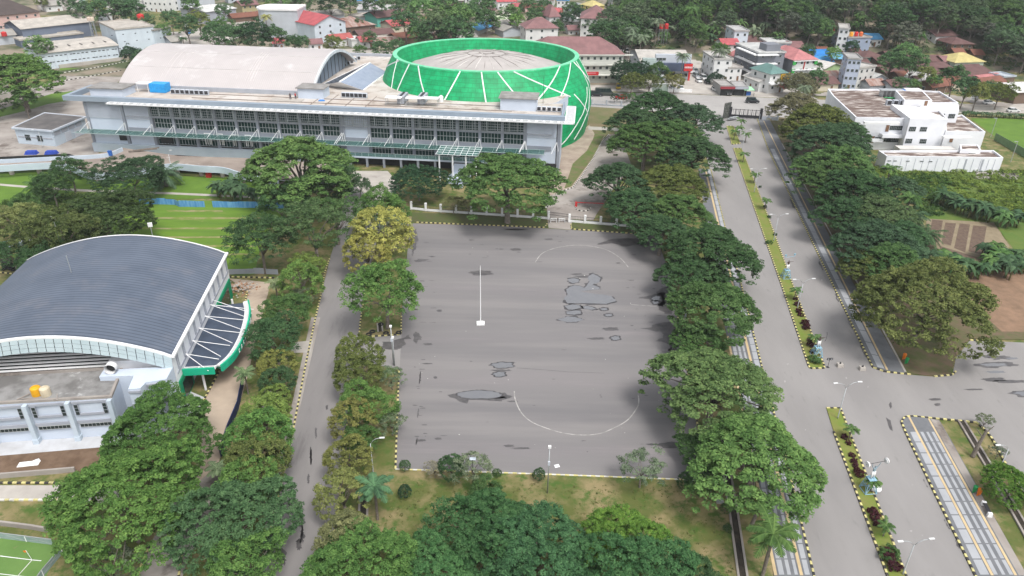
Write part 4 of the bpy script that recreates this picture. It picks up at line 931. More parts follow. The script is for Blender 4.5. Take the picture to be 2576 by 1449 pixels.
# stepped white louvre slats above the terrace
mb = MB()
for j in range(10):
    z = RZ+.5+j*.31; yy = j*.38
    for (a, b) in (((-160,955-5*0),(312,925)),):
        A2, B2 = qt[5].lerp(qt[0], .0), qt[4]; L0 = Vector((A2.x, A2.y, 0)); L1 = Vector((B2.x, B2.y, 0)); back = Vector((-nl.x, -nl.y, 0))*yy; e = L1-ul*(.12*j+(0 if j < 5 else (j-4)**1.5*1.0))
        p0, p1 = L0+back, e+back; dd = (p1-p0).normalized(); nn = Vector((dd.y, -dd.x, 0))
        mb.prism([tuple(p0+nn*.27), tuple(p1+nn*.27), tuple(p1-nn*.10), tuple(p0-nn*.10)], z+.05, z+.13)
mb.build('louvre_slats', m_white, sh, world=True)
A2 = qt[5]; B2 = qt[4]; mb = MB(); q_ = [(A2.x, A2.y), (B2.x, B2.y), (B2.x-nl.x*3.6, B2.y-nl.y*3.6), (A2.x-nl.x*3.6, A2.y-nl.y*3.6)]; n0 = Vector((-nl.x, -nl.y, 0)); C3, D3 = B2+n0*3.4, A2+n0*3.4; mb.face([(A2.x, A2.y, RZ+.38), (B2.x, B2.y, RZ+.38), (C3.x-ul.x*3, C3.y-ul.y*3, RZ+3.0), (D3.x, D3.y, RZ+3.0)]); mb.build('louvre_backing', m_dark, sh, world=True)
# corner wing at the right of the terrace
c0 = G(345,990,RZ); mb = MB()
wq = [G(322,905,7.0), G(440,925,7.0), G(452,990,7.0), G(420,1010,7.0), G(390,945,7.0), G(345,950,7.0)]
wq = [SA+Matrix.Rotation(SROT, 3, 'Z') @ Vector(v) for v in ((-9.2, -.4, 0), (-.1, -.4, 0), (-.1, -3.4, 0), (-2.6, -3.9, 0), (-2.9, -5.2, 0), (-4.4, -5.3, 0), (-4.7, -2.2, 0), (-9.2, -2.0, 0))]
mb.prism([tuple(v) for v in wq], 0, 6.8); mb.build('corner_wing', m_bg, sh, world=True)
mb = MB()
for z in (6.3, 4.2):
    for a, b in ((0, 0),):
        pass
Rm = Matrix.Rotation(SROT, 3, 'Z')
for z, h_ in ((6.35, .35), (4.2, .45)):
    v = SA+Rm @ Vector((-1.4, -3.75, 0)); mb.box((v.x, v.y, z), (2.3, .3, h_), SROT+.19); v = SA+Rm @ Vector((-3.65, -5.35, 0)); mb.box((v.x, v.y, z), (1.5, .16, h_), SROT)
mb.build('wing_bands', m_trim, sh, world=True)
mb = MB(); v = SA+Rm @ Vector((-7.8, -.75, 7.6)); mb.tube([tuple(v), tuple(v+Rm @ Vector((0, -.9, 0)))], .75, 16, 0, cap=False); mb.tube([tuple(v), tuple(v+Rm @ Vector((0, -.3, 0)))], .6, 16, 1); mb.build('round_vent', [m_white, m_dark], sh, world=True)
mb = MB(); 
for x in (-1.5,): 
    mb.tube([(-19.5, 19, 12.2), (-19.5, 19, 15.2)], .06, 5)
mb.build('lightning_rod', m_metal, sh)
# ---------------------------------------------------------------- white school-like building on the right
wb = root('white_building', G(2380, 400), 0, 'big white flat roofed building with stained brown roofs and a high white front wall', 'building')
m_wroof = mat('stained_roof', (.13,.09,.075), (.60,.55,.51), .9, detail=13, stretch=(.22, 1.1, 1), low=.5, high=.62)
def blk(name, pts, z, z0=0, par=.5, rm=None, wm=None):
    q = [G(x, y, z) for x, y in pts]; mb = MB(); mb.prism([tuple(v) for v in q], z0, z, 0, 1)
    if par: ring(mb, [tuple(v) for v in q], .35, z, z+par, 0)
    mb.build(name, [wm or m_whiter, rm or m_wroof], wb, world=True); return q
qa = blk('main_block', [(2152,299),(2384,304),(2345,262),(2410,262),(2362,233),(2253,228),(2082,227),(2095,245)], 9)
qb = blk('raised_hall', [(2290,298),(2386,300),(2304,268),(2242,262)], 10.4, 0, 0, m_white)
qe = blk('rear_wing', [(2304,276),(2413,279),(2411,262),(2330,259)], 9.6, 0, 0, m_white)
qc = blk('side_wing', [(2378,334),(2478,336),(2419,292),(2373,297)], 6)
qd = blk('roof_room', [(2275,252),(2345,253),(2322,230),(2252,228)], 11.2, 9, .1)
qf = blk('front_annex', [(2230,397),(2523,401),(2498,382),(2209,383)], 3.7)
qg = blk('corner_block', [(2416,378),(2468,379),(2460,366),(2414,365)], 4.6, 0, .2)
qh = blk('left_annex', [(2120,301-22),(2155,300),(2140,290),(2110,268)], 5, 0, .4)
def fr(q, i, j, pos, nm='window', me=None, z=None):
    a, b = Vector((q[i].x, q[i].y, 0)), Vector((q[j].x, q[j].y, 0)); u_ = (b-a).normalized(); n_ = Vector((u_.y, -u_.x, 0)); r_ = math.atan2(u_.y, u_.x)
    for t, z in pos:
        c = a.lerp(b, t)+n_*.03; o = inst(nm, me, wb, (c.x-wb.location.x, c.y-wb.location.y, z), (0, 0, r_))
W23 = mk_window(2.0, 1.4, 4, 2); WW = mk_window(3.6, 1.4, 7, 2)
fr(qa, 0, 1, [(.56, 6.6), (.6-.2, 3.1), (.30, 3.1)], me=W23); fr(qa, 0, 1, [(.46, 6.6), (.46, 3.0)], me=WW)
fr(qb, 0, 1, [(.13, 7.4), (.42, 7.4), (.12, 3.9), (.5, 3.9)], me=W23)
fr(qe, 0, 1, [(.62, 8.0), (.86, 8.0), (.42, 8.0)], me=W23)
fr(qc, 0, 1, [(.2, 3.2)], 'door', DOOR); fr(qa, 0, 1, [(.37, 5.4), (.24, 2.0)], 'door', DOOR); fr(qd, 0, 1, [(.8, 9.1)], 'door', DOOR); fr(qg, 0, 1, [(.6, 3.2)], me=W23)
WV = mk_window(1.0, .32, 2, 1); fr(qf, 0, 1, [(.03, 2.9), (.08, 2.9), (.19, 2.9), (.31, 2.9), (.385, 2.9)], 'vent', WV)
a, b = Vector((qf[0].x, qf[0].y, 0)), Vector((qf[1].x, qf[1].y, 0)); u_ = (b-a).normalized(); r_ = math.atan2(u_.y, u_.x); mb = MB()
for i in range(1, 16): c = a.lerp(b, i/16+.004*(i % 3)); mb.box((c.x, c.y-.03, 1.85), (.09, .1, 3.6), r_)
mb.build('wall_ribs', m_lgrey, wb, world=True); mb = MB()
for t in (.69, .835): c = a.lerp(b, t); mb.box((c.x, c.y-.05, 1.85), (.4, .12, 3.6), r_)
mb.build('wall_slots', m_grey, wb, world=True)
mb = MB(); c = G(2216, 308, 8.7); mb.box((c.x, c.y-.4, 8.7), (10, 1.0, .6)); c = G(2405, 344, 5.6); mb.box((c.x, c.y-.5, 5.6), (8, 1.2, .5)); mb.build('eaves_canopy', m_white, wb, world=True)
mb = MB(); c0 = Vector((qa[0].x+5, qa[0].y, 0)); 
mb.box((c0.x+7, c0.y-1.2, 4.6), (8, 2.0, .9)); mb.box((c0.x+2, c0.y-1.5, 3.2), (3.4, .2, 1.0)); mb.build('balcony', m_whiter, wb, world=True)
mb = MB(); c = G(2355,388,1.6); mb.box((c.x-3, c.y+1, 1.6), (16, 3.2, 3.2)); mb.build('lean_to', cm('wall', (.6,.58,.55)), wb, world=True)
# ================================================================ PLANTS
def unit(v): return v/np.maximum(1e-6, np.linalg.norm(v, axis=1, keepdims=True))
def leaf_mesh(name, C, Rc, flat, nl, size, seed, up=.8, tone_c=.5, elong=1.5, hemi=.25):
    """C clump centres, Rc radii: nl little leaf faces over the upper skin of every clump"""
    r = np.random.default_rng(seed); n = len(C)
    d = unit(r.normal(size=(n*nl, 3))); d[:, 2] = np.where(d[:, 2] < -hemi, -d[:, 2], d[:, 2])
    rad = np.repeat(Rc, nl)[:, None]*(r.uniform(.55, 1.05, (n*nl, 1)))
    pos = np.repeat(C, nl, axis=0)+d*rad*np.array([1, 1, flat])
    nr = unit(d*.7+np.array([0, 0, up])+r.normal(size=d.shape)*.38)
    t = unit(np.cross(nr, r.normal(size=d.shape))); b = np.cross(nr, t)
    s = size*r.uniform(.65, 1.25, (n*nl, 1))
    V = np.empty((n*nl, 4, 3)); V[:, 0] = pos-t*s*elong*.5; V[:, 1] = pos+b*s*.42; V[:, 2] = pos+t*s*elong*.5; V[:, 3] = pos-b*s*.42
    ct = r.uniform(0, 1, n); tone = np.clip(np.repeat(ct, nl)*tone_c+r.uniform(0, 1, n*nl)*(1-tone_c), 0, 1)
    return quads(name, V.reshape(-1, 3), np.repeat(tone, 4))
def quads(name, V, tone):
    me = bpy.data.meshes.new(name); nv = len(V); nf = nv//4
    me.vertices.add(nv); me.vertices.foreach_set('co', V.astype(np.float32).ravel())
    me.loops.add(nv); me.loops.foreach_set('vertex_index', np.arange(nv, dtype=np.int32))
    me.polygons.add(nf); me.polygons.foreach_set('loop_start', np.arange(0, nv, 4, dtype=np.int32)); me.polygons.foreach_set('loop_total', np.full(nf, 4, dtype=np.int32))
    a = me.attributes.new('tone', 'FLOAT', 'POINT'); a.data.foreach_set('value', tone.astype(np.float32))
    me.materials.append(LEAF); me.update(calc_edges=True); return me
def limbs(name, tr, h0, targets, seed, tw=.05):
    r = random.Random(seed); mb = MB()
    lean = Vector((r.uniform(-tw, tw)*h0, r.uniform(-tw, tw)*h0, 0)); f = Vector((0, 0, h0))+lean
    mb.tube([(0, 0, -.4), (0, 0, .2), tuple(f*.5+Vector((r.uniform(-.1, .1), 0, 0))), tuple(f)], [tr*1.5, tr*1.1, tr*.9, tr*.78], 8)
    for T in targets:
        T = Vector(T); m = f.lerp(T, .45)+Vector((r.uniform(-.4, .4), r.uniform(-.4, .4), (T-f).length*.12)); mb.tube([tuple(f*.97), tuple(m), tuple(T)], [tr*.5, tr*.3, tr*.1], 5)
    o = mb.build('tmp', m_bark, smooth=True); d = o.data; bpy.data.objects.remove(o); d.name = name; return d
KIND = {}
def reg(kind, crown, trunk, R, H, zc): KIND.setdefault(kind, []).append((crown, trunk, R, H, zc))
def mk_rain(seed, R=8.0, H=10.5, n=520, nl=60, size=.26, lob=5):
    r = np.random.default_rng(seed); C = []; lobes = [(r.uniform(0, 2*PI), r.uniform(.75, 1.1)) for _ in range(lob)]
    while len(C) < n:
        th = r.uniform(0, 2*PI); q = math.sqrt(r.uniform(0, 1)); lim = .93+.10*math.sin(2*th+lobes[0][0])+.10*math.sin(3*th+lobes[1][0])+.08*math.sin(5*th+lobes[2][0])
        rr = q*lim*R*1.02; z = H*(.98-.44*(q*.98)**2.2)-abs(r.normal())*H*.07 + .5*math.sin(th*4+q*7)*.6
        if r.uniform() < .12: z -= r.uniform(.8, 2.2)
        C.append((rr*math.cos(th), rr*math.sin(th), z))
    C = np.array(C); Rc = r.uniform(.45, .95, n)*R/8
    me = leaf_mesh('rain_crown', C, Rc, .42, nl, size, seed, up=1.1, tone_c=.45)
    idx = r.choice(n, 12, replace=False); reg('rain', me, limbs('trunk', .42*R/8, H*.38, [tuple(C[i]-np.array([0, 0, .4])) for i in idx], seed), R, H, H*.72)
def mk_dome(kind, seed, R, H, zc, rz, n, nl, size, rc, flat=.75, up=.7, gap=0.0, tone_c=.5, tr=.3, th0=.35, rag=1.0):
    r = np.random.default_rng(seed); C = []; a0, a1, a2 = r.uniform(0, 6, 3)
    while len(C) < n:
        d = r.normal(size=3); d /= np.linalg.norm(d)
        if d[2] < -.45: d[2] = -d[2]
        th = math.atan2(d[1], d[0]); k = 1+rag*(.13*math.sin(2*th+a0+d[2]*2)+.11*math.sin(3*th+a1)+.1*math.sin(5*th+a2+d[2]*4)+r.uniform(-.08, .05))
        if r.uniform() < .25*rag: k *= r.uniform(.6, .9)
        if gap and math.sin(th*3+a2)*math.cos(d[2]*5+a1) > 1-gap: continue
        C.append((d[0]*(R-rc[0]*.6)*k, d[1]*(R-rc[0]*.6)*k, zc+d[2]*rz*k))
    C = np.array(C); Rc = r.uniform(rc[0], rc[1], n)
    me = leaf_mesh(kind+'_crown', C, Rc, flat, nl, size, seed, up=up, tone_c=tone_c)
    idx = r.choice(n, 9, replace=False); reg(kind, me, limbs('trunk', tr, H*th0, [tuple(C[i]*.92) for i in idx], seed), R, H, zc)
for s in range(5): mk_rain(11+s)
for s in range(4): mk_dome('broad', 31+s, 6.0, 11, 6.8, 4.0, 340, 46, .23, (.48, .85))
for s in range(3): mk_dome('great', 41+s, 10.0, 12.5, 6.6, 5.6, 1250, 40, .25, (.42, .78), up=.8, flat=.62)
for s in range(4): mk_dome('olive', 51+s, 3.0, 5.9, 3.2, 2.7, 210, 48, .135, (.26, .44), flat=.8, up=.6, tr=.16, rag=.4)
for s in range(3): mk_dome('airy', 61+s, 3.0, 5.0, 3.2, 1.7, 90, 46, .14, (.28, .6), gap=.5, tr=.12, flat=.6)
for s in range(3): mk_dome('open', 71+s, 6.5, 11, 7.0, 3.7, 170, 52, .23, (.5, .9), gap=.7, tr=.34, th0=.3, flat=.55)
for s in range(6): mk_dome('wood', 81+s, 5.0, 12.5, 8.4, 4.2, 130, 40, .38, (.7, 1.2), flat=.7, tr=.28, up=.7)
for s in range(2): mk_dome('bush', 91+s, 1.0, 1.4, .6, .65, 34, 34, .17, (.22, .36), flat=.9, tr=.06)
for s in range(2): mk_dome('clipped', 95+s, 1.1, 1.0, .45, .5, 60, 36, .12, (.16, .26), flat=.9, tr=.05)
ORD = 'first second third fourth fifth sixth seventh eighth ninth tenth eleventh twelfth thirteenth fourteenth fifteenth sixteenth seventeenth eighteenth nineteenth twentieth'.split()
# palms
def frond_quads(base, az, L, droop, rise, nl, lw, ll, r, V, T, tone, vshape=.5):
    d = Vector((math.cos(az), math.sin(az), 0)); side = Vector((-math.sin(az), math.cos(az), 0)); pts = []
    for i in range(nl+1):
        t = i/nl; pts.append(base+d*(L*(t-.12*t*t*droop))+Vector((0, 0, L*(rise*t-droop*.62*t*t))))
    for i in range(1, nl):
        p = pts[i]; t = i/nl; tan = (pts[i+1]-pts[i-1]).normalized(); l = ll*math.sin(PI*min(.97, .12+t*.88))**.6
        for s in (-1, 1):
            o = (side*s+tan*.55).normalized()*l+Vector((0, 0, -l*vshape*r.uniform(.5, 1.3))); w = tan*lw
            V += [p-w*.5, p+w*.5, p+o+w*.18, p+o-w*.18]; T += [min(1, max(0, tone+r.uniform(-.2, .2)))]*4
    for i in range(nl):
        w = side*.05; V += [pts[i]-w, pts[i]+w, pts[i+1]+w, pts[i+1]-w]; T += [min(1, tone+.35)]*4
def mk_palm(kind, seed, H, nf, L, lw, ll, droop=1.0, tr=.2, rise=(.25, .95), lean=.0, nl=16, vshape=.5):
    r = random.Random(seed); V = []; T = []; top = Vector((lean*H, 0, H))
    for i in range(nf):
        az = 2*PI*i*.382+r.uniform(-.2, .2); q = i/nf
        frond_quads(top+Vector((0, 0, .1)), az, L*r.uniform(.85, 1.1), droop*r.uniform(.8, 1.2), rise[1]+(rise[0]-rise[1])*q, nl, lw, ll, r, V, T, r.uniform(.25, .7), vshape)
    me = quads(kind+'_fronds', np.array([tuple(v) for v in V]), np.array(T))
    mb = MB(); mb.tube([(0, 0, -.3), (0, 0, .3), (lean*H*.4, 0, H*.5), (lean*H*.9, 0, H*.93), tuple(top)], [tr*1.4, tr*1.05, tr, tr*.9, tr*.5], 8)
    o = mb.build('tmp', m_bark, smooth=True); tm = o.data; bpy.data.objects.remove(o); tm.name = 'trunk'; reg(kind, me, tm, L, H+L*.3, H)
for s in range(3): mk_palm('royal', 101+s, 6.5, 16, 3.3, .26, .75, 1.05)
for s in range(2): mk_palm('young', 105+s, 1.9, 11, 1.5, .16, .38, 1.15, .08, nl=10)
for s in range(2): mk_palm('oil', 109+s, 2.6, 30, 4.2, .24, .85, 1.0, .38, (-.35, 1.0))
for s in range(2): mk_palm('coco', 113+s, 11, 17, 3.9, .34, .95, 1.15, .17, (-.1, .8), .06, nl=11)
def mk_banana(seed, H=2.6, nf=9, L=2.6):
    r = random.Random(seed); V = []; T = []
    mb = MB()
    for s in range(3):
        bx, by = r.uniform(-.9, .9), r.uniform(-.9, .9); h = H*r.uniform(.7, 1.1); mb.tube([(bx, by, -.2), (bx, by, h)], [.16, .1], 6)
        for i in range(nf):
            az = 2*PI*i/nf+r.uniform(-.3, .3); d = Vector((math.cos(az), math.sin(az), 0)); sd = Vector((-math.sin(az), math.cos(az), 0)); p = []
            rs = r.uniform(.55, 1.1); dr = r.uniform(.7, 1.2); LL = L*r.uniform(.7, 1.1); tn = r.uniform(.2, .85)
            for k in range(7): t = k/6; p.append(Vector((bx, by, h))+d*LL*t*.85+Vector((0, 0, LL*(rs*t-dr*t*t))))
            for k in range(6):
                w0 = .05+.36*math.sin(PI*min(1, k/6+.06))**.7; w1 = .05+.36*math.sin(PI*min(1, (k+1)/6+.02))**.7
                for s_ in (-1, 1):
                    dz = Vector((0, 0, .1)); q = [p[k], p[k+1], p[k+1]+sd*s_*w1-dz, p[k]+sd*s_*w0-dz]; V += q; T += [min(1, max(0, tn+r.uniform(-.1, .1)))]*4
    me = quads('banana_leaves', np.array([tuple(v) for v in V]), np.array(T)); o = mb.build('tmp', mat('banana_stem', (.12,.14,.05), (.2,.17,.08), 2), smooth=True); tm = o.data; bpy.data.objects.remove(o); tm.name = 'stem'; reg('banana', me, tm, 2.6, 3.4, 2.2)
for s in range(4): mk_banana(131+s)
# colours
DG = (.030,.066,.022); MG = (.044,.092,.022); BG = (.052,.115,.020); YG = (.088,.140,.025); OL = (.070,.090,.020); OY = (.12,.125,.026); GG = (.085,.115,.060); BL = (.034,.068,.028); DK = (.017,.040,.018); PK = (.16,.15,.10); RD = (.045,.014,.014); LG = (.065,.130,.022)
_cnt = {}
def plant(kind, base, scale, col, label, cat='tree', name='tree', group=None, hs=1.0, var=None, rz=None):
    L = KIND[kind]; i = _cnt.get(kind, 0); _cnt[kind] = i+1
    crown, trunk, R, H, zc = L[(i if var is None else var) % len(L)]
    r = root(name, base, (i*2.399) % 6.283 if rz is None else rz, label, cat, group, (scale, scale, scale*hs))
    c = inst('fronds' if kind in ('royal', 'young', 'oil', 'coco') else ('leaves' if kind == 'banana' else 'crown'), crown, r)
    j = random.Random(i*7+len(kind)); k = j.uniform(.9, 1.12)
    c.color = (col[0]*k*1.45*j.uniform(.93, 1.07), col[1]*k*1.5, col[2]*k*1.6*j.uniform(.9, 1.1), 1)
    inst('stem' if kind == 'banana' else 'trunk', trunk, r); return r
def tree(kind, px, py, rpx, col, label, cat='tree', name='tree', group=None, hs=1.0, **kw):
    """px, py: middle of the crown in the photograph, rpx: half its width"""
    if kind == 'olive' and rpx > 25: rpx *= 1.12
    if kind == 'rain': rpx *= 1.1 if py < 700 else 1.03
    crown, trunk, R, H, zc = KIND[kind][0]; z = zc
    for _ in range(4):
        v = G(px, py, z); dep = proj(v)[2]; sc = rpx*dep/F0/R; z = zc*sc*hs+ground_z(v.x, v.y)
    return plant(kind, (v.x, v.y, ground_z(v.x, v.y)), sc, col, label, cat, name, group, hs, **kw)
RT = 'spreading trees along the boulevard'; rt = 'rain_tree'
for a in [('rain',1655,262,78,DG,'dark spreading tree nearest the street, just right of the green arena'),('rain',1742,292,72,BL,'blue green spreading tree beside the top of the left carriageway'),('rain',1625,345,88,MG,'wide flat crowned tree behind the garden drive of the arena'),
 ('rain',1745,380,84,DG,'spreading tree leaning over the left carriageway above the first royal palm'),('rain',1560,445,80,BL,'blue green spreading tree beside the gated drive'),('rain',1690,450,84,OL,'olive tinted spreading tree in the middle of the boulevard row'),
 ('rain',1600,510,78,DG,'dark spreading tree over the white fence right of the gate'),('rain',1712,525,82,MG,'mid green spreading tree above the far right corner of the square'),('rain',1790,618,112,DG,'spreading tree with a palm growing through it at the right edge of the square'),
 ('rain',1800,765,122,MG,'wide tree over the lower pavement beside the red banner'),('rain',1800,955,158,(.058,.10,.030),'huge open crowned tree at the lower right of the square'),('rain',1905,1140,172,(.062,.125,.026),'huge light green tree hanging over the left carriageway'),('rain',1760,1120,62,MG,'smaller tree under the huge one at the square corner'),
 ('rain',2005,262,66,(.095,.090,.038),'brownish crowned tree right of the black gate'),('rain',2060,300,88,OL,'olive crowned tree beside the white building\'s rear corner'),('rain',2085,352,96,BL,'blue green spreading tree in front of the white building'),('rain',2110,408,98,MG,'spreading tree by the white front wall'),
 ('rain',2150,470,98,DG,'dark spreading tree beyond the right pavement above the palms'),('rain',2205,530,92,(.05,.08,.026),'spreading tree beside the overgrown field'),('rain',2205,600,100,BL,'blue green tree leaning over the right pavement'),('rain',2245,648,88,MG,'mid green tree beside the vegetable beds'),
 ('rain',2255,470,62,BL,'dark green tree at the near left corner of the white front wall'),('rain',2120,330,70,DG,'dark spreading tree close to the left end of the white building'),('rain',2100,440,86,MG,'tree overhanging the right pavement opposite the arena drive'),('rain',2150,535,84,DG,'tree overhanging the right pavement beside the overgrown field'),('rain',2265,585,72,DG,'dark tree behind the pavement row, left of the vegetable beds'),('rain',2190,660,70,OL,'olive tree between the right pavement and the biggest tree'),('rain',1600,300,66,DG,'dark spreading tree behind the weedy verge'),('rain',1700,335,76,MG,'spreading tree in the middle of the upper boulevard row'),('rain',1665,575,72,DG,'dark tree above the far right corner of the square'),('rain',1740,680,80,DG,'dark tree hiding the right kerb of the square'),('rain',1760,850,70,MG,'lower tree beside the red banner'),('great',2325,775,165,(.072,.092,.022),'biggest olive green tree at the corner of the right car park'),('rain',1278,440,126,MG,'broad spreading tree right of the entrance steps of the long building'),
 ('rain',752,405,138,(.060,.118,.028),'light green spreading tree in front of the raised drive'),('rain',40,178,100,LG,'light green spreading tree at the far left by the lattice mast')]:
    tree(a[0], a[1], a[2], a[3], a[4], a[5], 'tree', rt, RT if a[1] > 1500 else None)
for a in [('great',1053,462,68,(.022,.055,.024),'dense dark round tree left of the entrance steps'),('broad',820,470,72,DG,'dark tree between the light green tree and the forecourt'),('broad',958,522,62,BG,'bright green leafy tree by the forecourt'),('airy',975,560,48,GG,'grey green feathery tree behind the yellow crowns'),
 ('open',790,575,100,(.05,.085,.028),'half bare tree with pale limbs over the left road'),('open',845,545,72,MG,'thin crowned tree leaning over the top of the left road'),('broad',655,605,82,DG,'dark tree at the right edge of the striped lawn'),('broad',720,520,70,DG,'dark tree at the end of the blue fence'),
 ('olive',958,597,72,(.19,.20,.035),'yellow leaved tree at the top of the upper island'),('olive',925,640,56,(.17,.17,.028),'greenish yellow tree on the upper island'),('airy',1004,562,32,PK,'pale half bare tree beside the yellow one'),('broad',968,735,96,BG,'glossy green tree spreading over the left edge of the square'),
 ('broad',775,668,42,YG,'yellow green rounded tree beside the left road'),('olive',757,710,50,LG,'brightest rounded green tree beside the left road'),('airy',765,748,34,GG,'grey green small tree beside the left road'),('broad',722,790,62,MG,'leafy tree over the walkway by the canopy'),
 ('broad',690,850,72,DG,'dark clumpy tree left of the road by the footbridge'),('olive',697,925,44,OY,'golden tree left of the road below the footbridge'),('olive',700,968,42,DG,'dark small tree below the golden one'),('olive',690,1008,38,YG,'pale green small tree left of the road'),
 ('olive',668,1052,56,(.10,.155,.026),'yellow green round tree left of the road'),('olive',655,1112,76,BG,'bright green round tree left of the road'),('olive',648,1168,72,OL,'dull olive round tree left of the road'),('olive',625,1225,72,BG,'rounded green tree above the biggest roadside crown'),
 ('great',598,1318,146,(.038,.086,.030),'big blue green crown beside the lower left road'),('broad',622,1420,95,BG,'green tree at the bottom edge beside the left road'),('great',405,1090,136,(.042,.092,.018),'big green crown in front of the sports hall wing'),('great',322,1275,184,(.052,.115,.018),'biggest bright green crown at the lower left'),
 ('airy',280,1425,66,GG,'grey green bush like tree at the bottom left corner'),('olive',902,897,54,OL,'olive tree at the tip of the lower island'),('olive',900,950,56,OL,'second olive tree from the tip of the lower island'),('airy',985,950,36,GG,'grey green tree at the left edge of the square'),
 ('broad',918,1020,68,BG,'green tree behind the olive ones on the lower island'),('olive',890,1058,55,OY,'golden olive tree in the middle of the lower island'),('airy',985,1062,42,GG,'sparse grey green tree beside the square, lower one'),('broad',905,1110,48,MG,'green tree behind the street lamp on the island'),
 ('olive',878,1160,56,(.10,.115,.026),'dull gold tree left of the island palm'),('olive',865,1250,62,(.105,.12,.028),'gold olive tree at the left road, below the island palm'),('olive',872,1370,72,(.10,.105,.036),'grey olive rounded tree near the bottom edge'),
 ('great',900,1452,150,(.048,.115,.024),'bright green crown at the bottom edge, left of centre'),('great',1225,1345,132,(.030,.080,.024),'dark green crown in the middle of the bottom edge'),('great',1090,1452,110,(.036,.095,.026),'crown cut by the bottom edge, left of the dark one'),('great',1350,1410,150,(.033,.088,.030),'deep green crown cut by the bottom edge'),
 ('great',1560,1365,108,(.055,.125,.012),'vivid green crown in the lower grass plot'),('great',1600,1455,140,(.032,.090,.030),'deep green crown at the bottom edge below the vivid one'),('broad',1745,1450,62,DG,'small dark crown at the bottom edge by the drain'),('broad',1220,1240,46,MG,'small green treetop above the dark bottom crown'),
 ('airy',1615,1178,62,GG,'grey green spreading shrub at the near right edge of the square'),('airy',1192,1180,52,GG,'grey green shrub beside the solar lamp'),('olive',1135,1178,32,DG,'dark green shrub left of the solar lamp'),('airy',1093,1180,28,PK,'pale bare shrub left of the solar lamp'),
 ('olive',1018,1172,15,DG,'small conical tree at the near left corner of the square'),('olive',1250,1190,12,DG,'tiny bush on the near kerb of the square'),('olive',1356,1194,17,DG,'small bush by the tall lamp post'),('olive',1018,1237,18,DK,'round dark bush in the lower grass plot'),('olive',1765,1205,40,DG,'dark bush under the huge light green tree'),('olive',1727,1212,24,DG,'small dark tree left of the drain'),
 ('olive',1825,1280,14,MG,'little bush beside the drain'),('olive',1830,1330,12,DG,'lowest little bush beside the drain'),('great',2545,1222,66,(.052,.12,.012),'bright green dome tree at the right edge'),('airy',2512,1136,22,GG,'small sapling by the right car park'),('airy',2478,1058,24,(.07,.09,.045),'pruned tree with a bare grey trunk'),
 ('great',268,555,108,(.038,.066,.018),'dark clumpy tree behind the sports hall roof'),('broad',150,590,92,(.050,.072,.020),'olive dark tree behind the sports hall, left one'),('broad',45,560,60,(.11,.13,.035),'yellowish tree at the left edge'),('broad',30,640,50,DG,'dark tree at the left edge above the tyres'),('broad',110,660,62,DG,'dark tree between the tyres and the hall roof'),
 ('broad',176,432,48,DG,'layered dark tree in front of the raised drive'),('great',335,450,82,(.028,.062,.026),'big dark tree beside the feathery palm'),('broad',130,470,48,DG,'dark tree beside the left feathery palm'),('broad',60,520,40,MG,'scrubby tree above the vegetable bed'),
 ('airy',1140,512,28,(.13,.13,.05),'small yellowish tree at the white fence, left one'),('airy',1178,515,26,(.11,.12,.04),'small yellowish tree at the white fence, right one'),('broad',905,470,30,DG,'narrow dark tree behind the forecourt'),
 ('broad',2515,235,36,OL,'rounded olive tree beside the far street'),('great',1588,188,52,DK,'dark dense tree in front of the white terrace building'),('broad',1590,208,32,OL,'olive tree by the street, left of the pair'),('broad',1634,208,28,OL,'olive tree by the street, right of the pair'),('broad',1655,185,34,MG,'green tree before the grey showroom'),
 ('broad',1697,206,26,(.12,.125,.03),'golden round tree before the showroom'),('great',1801,198,22,DK,'dark tall dense tree beside the shop with a red roof'),('olive',1547,246,12,DK,'small clipped street tree, left of the red car'),('olive',1573,246,12,DG,'small street tree right of the red car'),('olive',1591,244,11,BG,'bright small street tree'),
 ('broad',1812,127,26,BG,'bright round tree behind the shops'),('great',2010,215,46,(.11,.105,.05),'brownish tree above the boulevard gate')]:
    tree(a[0], a[1], a[2], a[3], a[4], a[5])
PL = [('oil',98,470,52,MG,'feathery palm at the left in front of the raised drive'),('oil',412,438,52,(.05,.085,.045),'grey green feathery palm beside the big dark tree'),('royal',1738,392,32,DG,'tall palm beside the left carriageway'),('royal',1785,622,42,BL,'palm rising through the spreading tree by the square'),
 ('royal',1800,700,34,MG,'palm below the street lamp at the square'),('royal',1850,938,44,BL,'palm rising through the huge open crowned tree'),('royal',1905,1180,42,BL,'palm beside the left pavement under the light green tree'),('royal',1945,1345,78,MG,'nearest palm on the left pavement'),
 ('royal',942,1225,58,(.045,.10,.045),'big palm on the lower island'),('royal',545,1178,36,(.08,.11,.05),'grey palm at the end of the hall drive'),('royal',615,940,33,(.07,.11,.04),'palm right of the canopy at the drive kerb'),('royal',692,712,28,(.09,.12,.05),'palm at the top of the hall drive'),
 ('royal',640,895,22,DG,'dark palm behind the drive kerb'),('royal',2290,500,36,MG,'feathery palm beside the overgrown field, upper'),('oil',2295,545,50,BL,'blue green palm above the vegetable beds'),('oil',2330,590,48,BL,'spiky palm left of the vegetable beds'),('royal',2340,640,40,BL,'palm among the boulevard trees by the beds'),
 ('royal',1310+410,395,22,DG,'smaller palm beside the tall boulevard palm'),('royal',215,100,13,DG,'palm by the road behind the pale block'),('coco',665,40,20,(.20,.19,.05),'yellowed coconut palm by the red roofed shed'),('royal',460,98,14,DG,'palm beside the car park behind the barrel roof'),
 ('royal',1625,258,26,(.06,.09,.05),'palm top at the street end of the boulevard row'),('royal',2240,425,30,MG,'palm against the white front wall')]
for a in PL: tree(a[0], a[1], a[2], a[3], a[4], a[5], 'palm', 'palm_tree')
